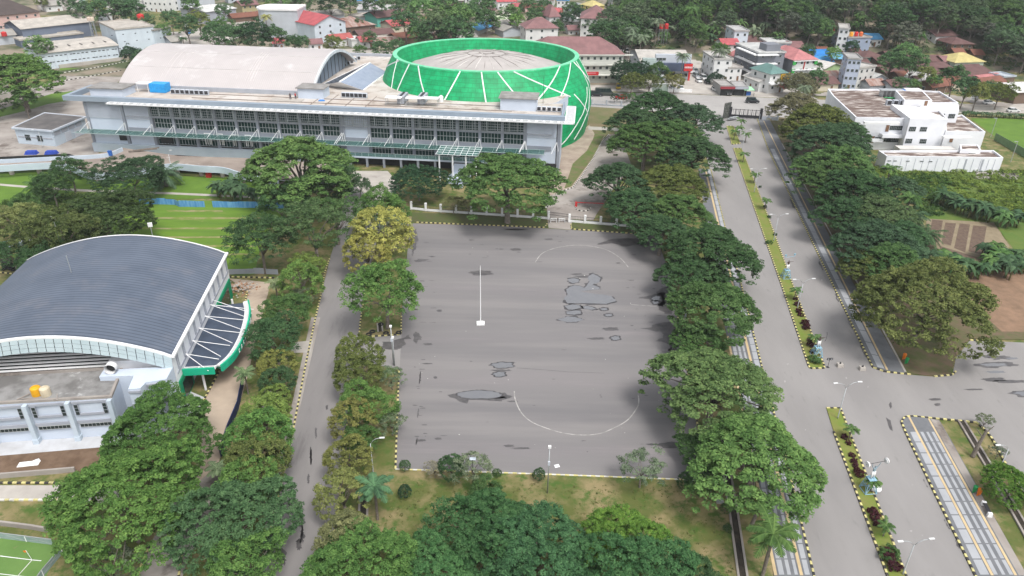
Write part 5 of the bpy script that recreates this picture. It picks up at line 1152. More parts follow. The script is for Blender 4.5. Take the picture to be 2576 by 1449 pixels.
for i, (x, y) in enumerate([(1878,338),(1866,305),(1862,322),(1849,352-20),(1872,388),(1900,440),(1928,505),(2003,731),(2052,850),(2143,1080),(2198,1212),(2230,1325),(2590,1490)]):
    tree('young', x, y, 13+ (y/1449)*17, MG, ORD[i]+' young palm counted along the median islands', 'palm', 'young_palm', 'young palms on the median')
for i, (x, y) in enumerate([(545,470),(575,482),(605,476),(635,488),(590,462)]): tree('banana', x, y, 34, BL, ORD[i]+' banana plant of the dark clump beside the lawn path', 'plant', 'banana_plant', 'banana clump by the lawn path')
k = 0
for x0, y0, x1, y1, n, w_ in ((2370,500,2570,555,13,30),(2475,625,2590,665,9,32),(2455,680,2540,640,4,36),(2430,670,2560,690,3,32),(2370,650,2440,665,5,34)):
    for i in range(n):
        t = (i+.5)/n; tree('banana', x0+(x1-x0)*t+random.uniform(-6, 6), y0+(y1-y0)*t+random.uniform(-12, 12), w_*random.uniform(.85, 1.15), random.choice([BL, MG, BL]), ORD[i]+' banana plant from the left in the '+{13: 'upper row beyond the vegetable beds', 9: 'row at the right edge below the beds', 4: 'upper short row right of the beds', 3: 'lowest short row by the bare earth', 5: 'row just below the vegetable beds'}[n], 'plant', 'banana_plant', 'banana rows around the vegetable beds'); k += 1
for i in range(20): tree('banana', 2425+i*9+random.uniform(-3, 3), 284+i*.4, 10, random.choice([BL, GG]), ORD[i]+' low banana plant from the left in the hedge by the far street', 'plant', 'banana_plant', 'banana hedge by the far street')
# shrubs on the median and verges
for i, (x, y, s) in enumerate([(2001,752,6),(2005,765,8),(2010,782,9),(2014,792,7),(2025,812,10),(2028,822,10),(2037,855,8),(2040,868,9),(2045,885,8),(2124,1099,9),(2135,1115,8),(2143,1145,8),(2148,1160,9),(2152,1172,8),(2160,1190,14),(2196,1286,12),(2202,1300,13),(2206,1316,12),(2237,1397,17),(2250,1425,16),(1912,470,4),(1925,520,5),(1935,546,5),(1950,590,5)]):
    tree('bush', x, y, s, RD if (y > 740) else DG, (ORD[i]+' dark red shrub from the top of the upper median' if i < 9 else ORD[i-9]+' dark red shrub from the top of the lower median') if y > 740 else ORD[i-20]+' small green shrub from the left on the upper median', 'shrub', 'shrub', 'red shrubs on the median' if y > 740 else 'green shrubs on the upper median')
for x, y, s, l in ((2049,905,16,'round green bush at the foot of the archer statue'),(2238,1393,26,'green ring hedge round a red shrub'),(1935,790-180,9,'green bush on the upper median')): tree('clipped', x, y, s, MG, l, 'shrub', 'shrub')
# trees in the town behind
TW = 'trees among the roofs behind the hall'
for i, (x, y, s, c) in enumerate([(540,90,34,DG),(590,100,40,DG),(640,95,42,DK),(690,100,34,DG),(560,70,26,MG),(470,65,30,DG),(430,50,24,DG),(410,80,22,MG),(500,55,26,OL),(205,30,28,DG),(240,22,26,OL),(275,25,40,DG),(330,30,36,DG),(360,60,26,DG),(310,10,30,DG),(170,8,20,DG),(105,5,16,OL),(740,128-20,20,DG),(762,110,20,DG),
    (840,112,24,OL),(960,128,26,DG),(1000,120,22,DG),(930,96,18,DG),(905,128,16,MG),(1020,60,34,DG),(1065,30,40,MG),(1105,70,46,(.05,.075,.03)),(1145,55,50,MG),(1150,85,44,DG),(1085,85,40,DG),(1180,40,36,DG),(1050,85,24,MG),(1215,20,34,DG),(1225,50,26,DG),(1285,38,26,MG),(1350,48,28,DG),(1330,20,24,DG),(1370,20,22,DG),(1240,60,18,MG),(1300,55,20,BG),
    (1400,70,20,DG),(1420,50,20,DK),(1440,30,26,DG),(1460,40,22,DK),(1395,90,14,DG),(1480,62,24,DG),(2030,140,20,DG),(2055,170,14,DG),(2140,125,20,DK),(2165,80,22,DG),(2250,150,24,DG),(2280,130,30,MG),(2310,110,36,DG),(2250,115,30,DG),(2350,205,18,BG),(2330,190,24,OL),(2400,200,34,DG),(2430,225,30,DG),(2460,235,28,OL),(2490,225,22,DG),(2300,215,16,MG),(2270,212,20,DG),
    (2100,118,20,BG),(2075,100,26,DG),(900,60,14,DG),(1010,18,30,DG),(700,10,30,MG),(760,8,28,DG),(830,12,28,DK),(880,8,26,DG),(940,10,30,DG),(1130,15,30,DG),(60,250,30,MG),(330,142,26,DK),(355,150,22,DG),(380,140,20,MG),(100,120,30,MG),(560,30,20,DG),(620,8,16,DG),(480,15,24,MG)]):
    c = tuple(q*1.45 for q in c); tree('wood', x, y, s, c, 'leafy green tree growing between the roofs of the town behind the hall', 'tree', 'tree', TW)
# forested hill
FP = [(1490,150),(1530,95),(1530,40),(1490,10),(1480,-90),(2800,-90),(2800,240),(2540,190),(2500,150),(2450,110),(2330,90),(2290,120),(2260,150),(2215,118),(2190,78),(2110,68),(2085,85),(2075,125),(2000,112),(1930,105),(1880,95),(1830,78),(1800,100),(1790,130),(1745,125),(1700,112),(1610,118),(1560,150)]
c = 0; FR = 'trees of the wooded hill'; y = 318.0; row = 0
while y < 430 and c < 285:
    x = -10.0+(row % 2)*4
    while x < 330 and c < 285:
        X, Y = x+random.uniform(-2.6, 2.6), y+random.uniform(-2.4, 2.4); z = ground_z(X, Y); px, py, _ = proj((X, Y, z+2)); pt = proj((X, Y, z+14))
        if inside((px, py), FP) and pt[1] > -60 and px < 2700:
            n_ = noise.noise((X*.03, Y*.03, 3)); q = random.random()
            if n_ > .12 and q < .55: plant('banana', (X, Y, z), random.uniform(1.3, 1.9), random.choice([MG, BL, GG]), 'banana plant on the lower slope of the wooded hill', 'plant', 'banana_plant', 'bananas of the wooded hill')
            elif q > .955: plant('coco', (X, Y, z), random.uniform(1.0, 1.25), random.choice([GG, MG]), 'coconut palm standing in the wooded hill', 'palm', 'coconut_palm', 'coconut palms of the wooded hill')
            else:
                s = random.uniform(.75, 1.35)*(1.0+.25*n_); plant('wood', (X, Y, z), s, random.choice([DG, MG, MG, DG, (.05,.085,.035), (.055,.085,.04), (.06,.11,.03), (.075,.085,.055)]), 'broad crowned tree in the closed wood on the hill', 'tree', 'forest_tree', FR, hs=random.uniform(.8, 1.1)); c += 1
        x += 7.4
    y += 6.6; row += 1
for x, y in ((1455+70,40),(1612,90),(1562,20),(1590,85),(1480+110,45),(1730,60),(2050,75),(2060,60),(1015+800,85)): tree('coco', x, y, 26, GG, 'tall coconut palm at the edge of the wooded hill', 'palm', 'coconut_palm', 'coconut palms of the wooded hill')
# ground cover
def cover(name, poly, n, rc, size, nl, col, z1, label=None, seed=5, zf=None, tone_c=.6):
    r = np.random.default_rng(seed); q = [at(*p) for p in poly]; pl = [(v.x, v.y) for v in q]; x0, x1 = min(p[0] for p in pl), max(p[0] for p in pl); y0, y1 = min(p[1] for p in pl), max(p[1] for p in pl); C = []
    while len(C) < n:
        x, y = r.uniform(x0, x1), r.uniform(y0, y1)
        if inside((x, y), pl): C.append((x, y, ground_z(x, y)+max(0, noise.noise((x*.12, y*.12, 1))+.35)*z1))
    C = np.array(C); me = leaf_mesh(name, C, r.uniform(rc[0], rc[1], n), .55, nl, size, seed, up=1.0, tone_c=tone_c)
    o = bpy.data.objects.new(name, me); COL.objects.link(o); o.color = (*col, 1); return tag(o, kind='stuff')
cover('field_creepers', [(2190,420),(2260,425),(2540,430),(2760,430),(2760,640),(2570,560),(2500,548),(2380,520),(2300,500),(2230,470)], 1100, (.5, 1.2), .36, 28, (.105,.165,.022), 1.0)
cover('field_creepers', [(2240,440),(2400,438),(2380,540),(2330,545),(2280,500)], 260, (.6, 1.3), .4, 30, (.045,.10,.022), 1.2, seed=8)
cover('undergrowth', [(1500,165),(1500,40),(2760,-60),(2760,230),(2500,170),(2300,130),(2100,120),(1900,110),(1700,125),(1600,130)], 2600, (1.0, 2.4), .75, 22, (.045,.085,.028), 2.5, seed=12)
cover('undergrowth', [(640,60),(1100,40),(1320,60),(1320,10),(1100,-40),(640,-30)], 700, (1.0, 2.2), .75, 22, (.04,.075,.025), 2.0, seed=13)
cover('scrub', [(0,505),(110,500),(260,480),(330,510),(300,600),(240,640),(0,660)], 420, (.5, 1.2), .36, 30, (.055,.105,.022), .8, seed=14)
cover('scrub', [(110,245),(60,270),(-60,300),(-60,240),(40,225)], 160, (.5, 1.1), .36, 26, (.05,.10,.022), .8, seed=15)
cover('scrub', [(330,150),(360,142),(375,150),(345,170),(320,172)], 50, (.5, 1.3), .4, 30, (.035,.065,.022), 1.2, seed=16)
cover('grass_tufts', [(1010,1215),(1785,1225),(1850,1449),(1860,1540),(930,1540),(950,1300)], 1500, (.15, .35), .14, 14, (.10,.115,.03), .05, seed=17)
# ================================================================ TOWN
WH, GY, LGY, CR, PKW, BLW, WD, TEAL = (.70,.70,.69), (.27,.29,.33), (.48,.51,.55), (.62,.56,.44), (.62,.42,.38), (.58,.65,.71), (.16,.11,.08), (.12,.42,.34)
RED, MAUVE, BRN, RST, GRF, BGE, SKY, YEL, PINK, TLR, GRN = (.46,.10,.11), (.25,.13,.13), (.15,.08,.075), (.22,.09,.06), (.36,.34,.31), (.50,.46,.41), (.10,.36,.66), (.55,.47,.20), (.50,.20,.20), (.13,.24,.22), (.35,.48,.25)
def H(a, b, d, h, roof, rc, wc, label, **k): return house(a, b, d, h, roof, rc, wc, label, **k)[0]
H((-30,84),(108,66),30,7.5,'hip',(.085,.065,.06),PKW,'pink walled hall with a big dark brown pyramid roof at the top left corner',rh=8,nw=6)
H((64,110),(236,86),20,6.5,'gx',BGE,(.15,.18,.24),'slate blue gable walled warehouse with a beige roof',rh=2.6,nw=0,cat='warehouse',name='warehouse')
H((56,120),(212,98),8,3,'flat',BGE,(.15,.18,.24),'low slate blue extension in front of the slate blue warehouse',nw=0,cat='warehouse',name='warehouse')
tb = H((304,140),(398,128),24,10.6,'flat',BGE,BLW,'tall windowless pale blue block with a red tank on its roof',nw=0,cat='warehouse',name='warehouse')
H((398,129),(438,116),18,8.6,'flat',GRF,BLW,'lower right end of the pale blue block beside the trees',nw=0,cat='warehouse',name='warehouse')
lw = H((112,176),(303,152),26,6.3,'arc',(.52,.48,.43),BLW,'long pale blue warehouse with slit vents and a low beige roof',nw=0,rh=1.4,cat='warehouse',name='warehouse')
H((40,100),(118,90),12,4.5,'gx',GRF,LGY,'beige and grey striped shed beside the pink hall',nw=0,cat='shed',name='shed'); H((-40,118),(45,108),14,4,'gx',GRF,LGY,'weathered grey shed at the left edge below the pink hall',nw=0,cat='shed',name='shed')
H((366,30),(424,34),16,9,'flat',(.62,.62,.6),WH,'white shop building with blue glass strips at the top edge',nw=5)
H((424,30),(543,20),18,7.5,'flat',GRF,LGY,'plain grey block of flats at the top edge',nw=5,cat='building')
H((523,60),(597,48),22,6,'gx',(.7,.7,.68),(.36,.38,.43),'grey hall with a bright white low roof behind the car park',nw=0,rh=1,cat='warehouse',name='warehouse')
H((612,40),(653,36),12,5.5,'gx',MAUVE,(.42,.36,.2),'yellow brown two storey house with a mauve red roof'); H((588,58),(662,50),7,2.6,'gx',RST,WD,'long low shed with a rusty roof beside the yellow brown house',nw=0,cat='shed',name='shed')
for h_, W0, zs, n_ in ((lw, 42, (4.9, 2.6), 26), (tb, 22, (8.6, 5.6), 5)):
    for z in zs:
        mb = MB()
        for i in range(n_): mb.box((-W0/2+1+i*(W0-2)/max(1, n_-1)+(.5 if i % 5 == 0 else 0), -.03, z), (.9 if h_ is lw else .6, .1, .28))
        mb.build('vent_strip', m_dark, h_)
mb = MB()
for i in range(7): mb.box((-16+i*4.6, 9, 7.45), (.5, 10, .12))
mb.build('roof_light', m_dkroof, lw); mb = MB()
for i in range(9): mb.box((-20+i*5, -.04, 3.1), (.08, .1, 6.2))
mb.build('wall_joint', m_lgrey, lw)
for a, b, d, h, r_, c1, c2, l in (((118,34),(160,30),9,4,'gx',GRF,WH,'small white shop with a grey roof at the top left'),((236,30),(262,28),8,4,'flat',BGE,GY,'grey kiosk building beside the billboard'),((250,62),(285,60),8,4.5,'flat',GRF,LGY,'grey service shed left of the thick white pole'),((436,128),(462,124),9,4,'gx',GRF,LGY,'grey roofed annex right of the pale blue block'),
  ((330,28),(362,27),9,5,'flat',(.6,.58,.55),WH,'white house before the shop with blue glass'),((700,22),(740,20),9,3.6,'gx',GRF,WD,'grey roofed hut behind the rounded tower'),((1040,20),(1075,18),9,3.4,'gx',BRN,WH,'brown roofed hut deep in the upper trees'),((1100,112),(1150,108),8,3,'gx',BRN,WD,'brown roofed house in front of the big trees behind the arena'),
  ((780,128),(812,126),6,3,'gx',MAUVE,WH,'small mauve roofed house under the white two storey house'),((690,126),(716,124),6,3,'gx',RED,LGY,'low red roofed shop under the rounded tower'),((1155,112),(1200,108),8,3,'gx',GRF,LGY,'grey roofed house left of the sky blue roof'),((2240,236),(2284,232),7,2.8,'gx',BRN,LGY,'brown roofed house right behind the white building roof'),((2150,182),(2186,180),8,3,'gx',BRN,WD,'dark brown house between the teal house and the lavender block'),((2340,238),(2390,232),7,2.8,'gx',RST,WD,'rusty roofed house behind the white building, right')):
    H(a, b, d, h, r_, c1, c2, l, nw=2)
for a, b, d, h, r_, c1, c2, l in (((2020,194),(2046,192),8,3,'gx',BRN,WD,'brown roofed house right of the green framed block'),((2060,148),(2084,146),7,2.8,'gx',RST,WD,'rusty roofed hut above the two blue roofs'),((2140,152),(2166,150),8,2.8,'gx',BRN,CR,'brown roofed cottage under the blue grey house'),((2232,160),(2262,158),8,2.8,'gx',BRN,WD,'brown hut by the slope path'),
  ((2262,214),(2300,212),8,2.8,'gx',RST,WD,'rusty lean-to in front of the broad brown roof'),((2372,172),(2398,170),8,2.8,'gx',MAUVE,CR,'mauve roofed cottage left of the pale yellow roof'),((2430,196),(2470,192),8,2.8,'gx',BRN,WD,'brown roofed house below the pale yellow roof'),((2400,150),(2424,148),6,2.6,'gx',RST,WD,'rusty shed above the pale yellow roof'),
  ((1075,66),(1100,64),7,3,'gx',RED,WH,'small red roofed house inside the big tree clump'),((1010,50),(1040,47),9,3,'gx',MAUVE,WH,'mauve roofed house behind the bright red gable'),((1056,96),(1092,92),9,3,'gx',BRN,WH,'brown roofed house at the foot of the big trees'),((910,122),(942,119),8,3,'gx',RED,WH,'faded red roofed house before the long brown roof'),
  ((1218,40),(1246,38),8,3,'gx',BRN,WH,'brown house behind the sky blue roof'),((1300,84),(1324,82),8,3.4,'gx',GRF,WH,'grey roofed house left of the mauve villa'),((1430,92),(1456,91),8,3.2,'gx',MAUVE,WH,'low mauve roofed house between the villas'),((735,64),(764,60),8,3.6,'gx',(.66,.64,.6),WH,'white roofed house behind the rounded tower'),
  ((1346,32),(1374,32),8,3,'gx',RST,CR,'rusty roofed house near the dark pink roof'),((1386,44),(1412,44),8,3,'gx',RED,WH,'red roofed house near the pale green roof')):
    H(a, b, d, h, r_, c1, c2, l, nw=2)
# rounded pale tower
A_, B_ = at(700,95), at(757,92); r = root('round_tower', A_, 0, 'pale grey tower building with a rounded white topped left end', 'building')
W_ = (B_-A_).length; pl = [(W_, 0), (W_, 16), (0, 16)]+[(-5+5*math.cos(t)-0, 8+8*math.sin(t)) for t in np.linspace(PI/2, 3*PI/2, 10)]+[(0, 0)]
pl = [(float(a), float(b)) for a, b in pl]; mb = MB(); mb.prism(pl, 0, 12.5, 0); mb.build('wall', cm('wall', LGY), r)
mb = MB(); mb.prism([(x*1.03-.2, (y-8)*1.05+8) for x, y in pl], 12.5, 13.3); mb.build('roof', m_white, r)
for i in range(4): mb = MB(); t = PI*.62+i*.28; mb.box((-5+5.02*math.cos(t), 8+8.02*math.sin(t), 6), (.6, 1.2, 11), math.atan2(math.sin(t)*5, math.cos(t)*8)); mb.build('glass_strip', m_glass, r)
H((795,108),(872,96),22,8,'gy',RED,BLW,'white two storey house with a pale red gable roof behind the barrel roof',rh=3.6,nw=3)
H((868,94),(945,84),18,4.6,'hip',RST,WD,'dark timber house under a big rusty hipped roof',rk='rust',rh=3.6); H((792,66),(868,56),14,4.6,'gx',GRF,LGY,'long shed with a grey fibre roof left of the rusty roof',nw=0,cat='shed',name='shed')
H((900,40),(990,42),16,3.6,'gx',(.44,.43,.42),LGY,'open grey roofed shed behind the rusty roof',nw=0,cat='shed',name='shed'); H((950,68),(1010,60),13,4.6,'gx',BRN,TEAL,'teal walled house with a dark brown gable roof',rh=2.4)
H((905,62),(950,56),10,3.6,'flat',BGE,LGY,'low building with a pale beige flat roof beside the teal house',nw=0); H((988,88),(1048,80),11,4.2,'gx',RED,CR,'cream house with a bright red gable roof left of the big trees',rh=2.2)
H((838,118),(888,112),8,3.2,'gx',(.42,.11,.10),WH,'small white house with a faded red roof in front of the red gabled house',nw=2); H((906,106),(992,98),10,3,'gx',BRN,WD,'long house with a dark brown roof between the red roofs',nw=0)
H((945,114),(1030,103),5,2.8,'flat',BGE,WH,'long thin white roofed row left of the green arena',nw=0); H((946,124),(1003,120),8,2.8,'gx',RST,CR,'rusty red roofed cottage by the arena rim',rk='rust',nw=2); H((886,119),(912,116),8,3,'flat',(.68,.68,.66),WH,'small shed with a glaring white roof behind the barrel roof',nw=0,cat='shed',name='shed')
H((1000,112),(1060,104),9,2.8,'gx',RST,WD,'low brown roofed house touching the arena rim on the left',nw=0)
H((1203,94),(1262,72),12,3.4,'gx',SKY,(.4,.4,.38),'house with a sky blue metal roof behind the arena rim',nw=0); H((1266,98),(1310,94),9,3.8,'gy',GRF,LGY,'grey gabled shed right of the sky blue roof',nw=0,cat='shed',name='shed'); H((1246,82),(1286,78),8,3.6,'gx',GRF,LGY,'small grey shed behind the grey gabled one',nw=0,cat='shed',name='shed')
tr_ = H((1325,208),(1563,208),17,10.8,'hip',MAUVE,(.60,.60,.55),'long white terrace building with balconies under a mauve roof behind the arena',rh=5.2,nw=15,cat='building',name='terrace_building')
H((1322,122),(1402,120),13,9,'hip',MAUVE,WH,'left mauve roofed villa behind the terrace building',rh=4); H((1380,105),(1405,103),9,11.5,'hip',MAUVE,WH,'steep mauve pyramid roofed turret of the left villa',rh=5,nw=1,name='villa_turret')
H((1458,108),(1528,106),20,11.5,'hip',MAUVE,WH,'tall mauve hipped villa behind the terrace building',rh=4.5); H((1495,124),(1548,124),12,9,'hip',MAUVE,CR,'cream villa with a mauve pyramid roof beside the trees',rh=5)
H((1418,74),(1462,72),8,4,'gx',(.68,.68,.66),WH,'white long roofed house between the two mauve villas'); H((1297,34),(1340,32),10,3.4,'gx',(.40,.10,.11),PKW,'dark pink roofed house at the top beside the round tree'); H((1252,24),(1298,22),9,4.4,'gx',RED,WH,'white and red house at the top edge')
H((1372,62),(1402,60),8,3,'gy',GRN,CR,'house with a pale green roof',nw=1); H((1262,66),(1300,60),9,3,'gx',(.48,.55,.38),CR,'house with a faded pale green roof beside the sky blue roof',nw=0); H((1400,28),(1430,28),10,6,'flat',SKY,WH,'white and blue house at the top edge'); H((1460,34),(1490,36),9,5,'hip',YEL,(.6,.5,.16),'bright yellow house with a yellow hipped roof',rh=2.6)
H((1425,30),(1462,34),11,3.4,'gx',(.30,.32,.32),BLW,'grey roofed house left of the bright yellow one'); H((1345,12),(1392,14),9,3.4,'gx',PINK,WH,'pink roofed house at the top edge'); H((1170,10),(1212,10),9,3.4,'gx',BRN,WH,'brown roofed house at the top edge among trees'); H((1395,68),(1420,66),8,3,'gx',PINK,WH,'small pink roofed house behind the pale green roof')
H((1440,52),(1470,52),7,3,'gx',(.6,.6,.58),WH,'tiny white roofed house below the yellow house',nw=1); H((1130,16),(1165,14),8,3,'gx',GRF,WD,'grey roofed house deep in the trees at the top'); H((900,14),(950,12),10,3,'gx',SKY,LGY,'pale blue roofed shed at the top edge',nw=0); H((575,10),(640,6),10,3.5,'gx',GRF,LGY,'grey roofed house at the top edge beside the road')
# showroom
sr, W_ = house((1610,199),(1733,200),26,6.6,'gx',(.50,.47,.43),LGY,'grey showroom with a pale ridged roof, dark blue fascia and a red sign','showroom','showroom',rh=2.6,nw=0)
mb = MB(); mb.box((W_*.13, -1.2, 5.2), (W_*.72, 2.6, 3.0)); mb.build('blue_fascia', cm('wall', (.07,.09,.14)), sr)
mb = MB(); mb.box((-W_*.36, -.8, 4.2), (W_*.27, 1.6, 8.4)); mb.build('glass_front', mat('pale_glass_front', (.42,.50,.48), (.36,.44,.42), .5, rough=.25, wave=(.5, 'Z', .3)), sr)
mb = MB(); mb.box((W_*.13, .2, 8.2), (W_*.72, 1.5, 3.2)); mb.build('upper_wall', m_lgrey, sr)
mb = MB(); mb.box((W_*.42, -2.65, 5.3), (3.4, .25, 2.8), 0, 0); mb.box((W_*.42, -2.8, 5.3), (3.0, .12, .55), 0, 1)
for i in range(7): mb.box((W_*.42-1.2+i*.4, -2.87, 5.3), (.24, .06, .2 if i % 2 else .28), 0, 0)
mb.build('red_sign', [m_red, m_white], sr)
mb = MB(); mb.box((-W_*.14, -2.6, 5.6), (4.6, .2, .75), 0, 0)
for i in range(9): mb.box((-W_*.14-1.9+i*.47, -2.72, 5.6), (.3, .06, .25), 0, 1)
mb.build('white_sign', [m_white, m_grey], sr)
mb = MB(); mb.box((W_*.46, -2.2, 1.9), (.7, .7, 3.8)); mb.build('red_pillar', m_red, sr)
for i in range(6): inst('window', WINBIG, sr, (W_*(-.1+i*.1), -.02, 1.8))
mb = MB(); mb.box((W_*.05, -.1, 1.6), (6, .3, 3)); mb.build('showroom_opening', m_dark, sr); inst('window', WINBIG, sr, (-W_*.13, -.58, 8.0), (0,0,0), (2, 1, .8))
# terrace building sign and porches
mb = MB(); mb.box((6.5, -1.7, 3.9), (5.2, .2, 1.3), 0, 0)
for i in range(8): mb.box((4.9+i*.42, -1.83, 4.05), (.28, .06, .34), 0, 1)
mb.build('red_sign', [m_red, mat('sign_pink', (.8,.3,.35))], tr_)
mb = MB(); mb.box((0, -.8, 3.1), (44, 1.8, .3)); mb.box((0, -.5, 6.9), (44, 1.2, .25)); mb.box((8, -1.1, 7.3), (9, .2, 1.1)); mb.box((0, -.3, 10.6), (44.6, 1, .4)); mb.build('balcony', cm('wall', (.60,.60,.55)), tr_)
mb = MB(); mb.face([(-6, -4.5, 2.5), (0, -4.5, 2.5), (0, -.6, 3.0), (-6, -.6, 3.0)]); mb.face([(-14, -4, 2.5), (-8, -4, 2.5), (-8, -.6, 3.0), (-14, -.6, 3.0)]); mb.build('awning', cm('roof', MAUVE), tr_)
# shops right of the showroom
H((1790,206),(1834,206),15,8.6,'flat',(.52,.5,.47),WH,'white shop building with a dark blue strip behind the tall dark tree',nw=2); rr = H((1812,160),(1852,158),9,8,'gx',RED,WH,'pink red roof house behind the white shop building',nw=2)
mb = MB(); H((1850,172),(1895,166),12,4.6,'gy',PINK,WH,'house with a pinkish red cross roof between the shops and the dark flats',rh=2.6); H((1828,206),(1862,204),8,5.2,'flat',(.5,.47,.44),WH,'low white shop with a dirty flat roof',nw=2)
s1 = H((1810,240),(1842,240),9,3.2,'flat',(.40,.38,.36),(.3,.3,.3),'open garage with a dark red board over its entrance',nw=0,cat='garage',name='garage'); s2 = H((1845,240),(1876,241),8,3.0,'flat',(.44,.43,.42),(.28,.28,.28),'open garage with a printed grey board right of the red one',nw=0,cat='garage',name='garage')
for s_, c_ in ((s1, cm('wall', (.28,.04,.05))), (s2, m_grey)):
    mb = MB(); mb.box((0, -.1, 1.3), (4.6, .3, 2.6)); mb.build('opening', m_dark, s_); mb = MB(); mb.box((0, -.9, 3.0), (5.6, .2, .9)); mb.build('board', c_, s_)
# dark flats with balconies
fl = H((1897,206),(1962,204),20,11,'flat',(.55,.55,.54),(.20,.21,.24),'dark grey three storey flats with white balcony bands',nw=3,cat='flats',name='flats')
mb = MB()
for z in (3.6, 7.2, 10.6): mb.box((-2.5, -1.0, z), (9, 2.2, .35)); mb.box((-7.2, 7, z), (1.6, 16, .35))
mb.build('balcony_band', m_white, fl); mb = MB(); mb.box((2, 6, 12.4), (6, 6, 2.6)); mb.build('stair_head', cm('wall', (.20,.21,.24)), fl)
H((1868,216),(1906,232),9,4,'gx',(.50,.48,.45),WH,'low white wing with a long pale awning roof before the dark flats',nw=3)
ys_ = H((1930,236),(1970,232),11,7.4,'hip',TLR,WH,'white corner house with a teal pyramid roof and a yellow striped front',rh=2.4,nw=2)
mb = MB(); w2 = (at(1970,232)-at(1930,236)).length
for i in range(9): mb.box((w2*.28+i*.42-.8, -.25, 5.6), (.42, .4, 3.4), 0, i % 2)
for i in range(3): mb.box((w2*.28+.3+i*.6, -.5, 5.2), (.35, .1, 1.7), 0, 2)
mb.build('striped_front', [mat('sign_yellow', (.85,.55,.04)), mat('sign_orange', (.75,.30,.03)), mat('sign_maroon', (.2,.03,.04))], ys_)
mb = MB(); mb.box((0, -.9, 3.9), (w2+1, 2, .5)); mb.build('balcony_band', m_white, ys_); mb = MB(); mb.face([(0, -3.5, 2.3), (w2/2, -3.5, 2.3), (w2/2, -.2, 3.4), (0, -.2, 3.4)]); mb.build('awning', cm('roof', RED), ys_)
gw = H((1986,206),(2044,203),20,8.6,'hip',PINK,(.62,.64,.62),'two storey block with green and white framed front and a pink red roof',rh=3,nw=4)
w2 = (at(2044,203)-at(1986,206)).length; mb = MB()
for x, z, m_ in ((-.46,7.4,0),(-.46,4.2,0),(.46,7.4,0),(.44,4.0,0),(.1,1.4,0)): mb.box((w2*x, -.25, z), (1.3, .4, 1.5), 0, 0)
mb.box((0, -.3, 4.6), (w2, .5, .4), 0, 1); mb.box((0, -.3, 8.2), (w2, .5, .5), 0, 1); mb.box((-.2, -.25, 6.3), (.3, .3, 3.4), 0, 2); mb.build('painted_frame', [mat('sign_green', (.05,.38,.08)), m_white, m_red], gw)
mb = MB(); mb.box((-w2/2-.06, 10, 4.3), (.12, 19.8, 8.5)); mb.build('grey_side', cm('wall', (.20,.21,.24)), gw)
H((1840,136),(1875,134),13,9.6,'flat',(.48,.48,.47),BLW,'slim pale grey tower house before the wooded hill',nw=2); H((1885,142),(1926,138),10,4,'gx',BRN,WD,'brown roofed house right of the slim tower house'); H((1925,142),(1984,140),10,5.6,'flat',(.6,.6,.59),GY,'grey house with a white flat roof behind the dark flats',nw=3); H((1986,144),(2020,142),10,4.2,'gx',MAUVE,LGY,'mauve pink roofed house behind the green framed block')
H((1876,118),(1900,116),7,2.8,'gx',BRN,WD,'small dark roofed hut by the foot of the wooded hill',nw=0,cat='hut',name='hut'); H((2018,165),(2046,163),8,3,'gx',MAUVE,WH,'little mauve roofed house right of the pink red roof',nw=1)
H((2098,136),(2122,140),13,11,'flat',(.5,.48,.45),WH,'white tall house part with dark windows at the foot of the hill',nw=2); gt = H((2124,141),(2182,136),12,7.5,'flat',(.42,.40,.37),(.30,.36,.46),'blue grey house with three orange and red tanks on its roof',nw=3)
H((2182,118),(2214,117),9,3.4,'gx',SKY,WH,'house with a bright sky blue roof next to the tanks'); H((2170,164),(2222,160),10,3.2,'hip',BRN,TEAL,'house with brown hipped roof and teal front wall',rh=2)
H((2044,156),(2092,152),8,2.8,'gx',(.03,.22,.60),WD,'upper house with a strong blue metal roof'); H((2054,174),(2092,168),8,2.8,'gx',(.06,.30,.62),WD,'lower house with a strong blue metal roof'); H((2070,194),(2118,184),9,3.4,'gy',(.64,.62,.58),GRN,'lime walled house with a white gable roof left of the lavender block'); H((2094,163),(2124,162),7,2.6,'gx',(.16,.42,.62),WD,'shed with a light blue roof beside the lavender block',nw=0,cat='shed',name='shed')
H((2074,214),(2116,212),9,2.8,'gx',RST,CR,'cottage with a rust and white striped roof left of the lavender block',rk='rust',nw=0); H((2042,230),(2106,228),9,2.8,'gx',BRN,CR,'wide brown roofed house behind the brownish boulevard tree',nw=2); H((2036,206),(2070,204),8,3,'gx',(.6,.58,.55),LGY,'house with a patched white roof right of the green framed block',nw=0)
lv = H((2116,226),(2149,228),10,11.6,'flat',(.40,.39,.38),(.42,.47,.58),'lavender grey four storey block with arched windows behind the white building',nw=3); H((2150,226),(2190,220),8,8,'flat',(.5,.48,.45),(.55,.55,.53),'pale balconied block joined to the lavender one',nw=3)
H((2190,218),(2226,216),7,3,'gy',(.60,.60,.58),LGY,'small grey shed with a white gable roof beside the balconied block',nw=0,cat='shed',name='shed'); H((2185,232),(2222,230),6,2.6,'gx',RST,LGY,'low shed with a rusty striped roof behind the white building',rk='rust',nw=0,cat='shed',name='shed')
H((2230,204),(2292,198),15,2.8,'gx',BRN,WD,'broad brown roofed house right of the balconied block',rh=2.2); H((2210,176),(2250,172),10,2.8,'gx',BRN,WD,'brown roofed house behind the broad one',nw=0); H((2318,204),(2404,194),16,2.8,'gx',BRN,CR,'broadest brown roofed house in the row behind the white building',rh=2.4); H((2296,172),(2370,168),10,2.8,'gx',BRN,WD,'long brown roofed house at the foot of the slope',nw=2)
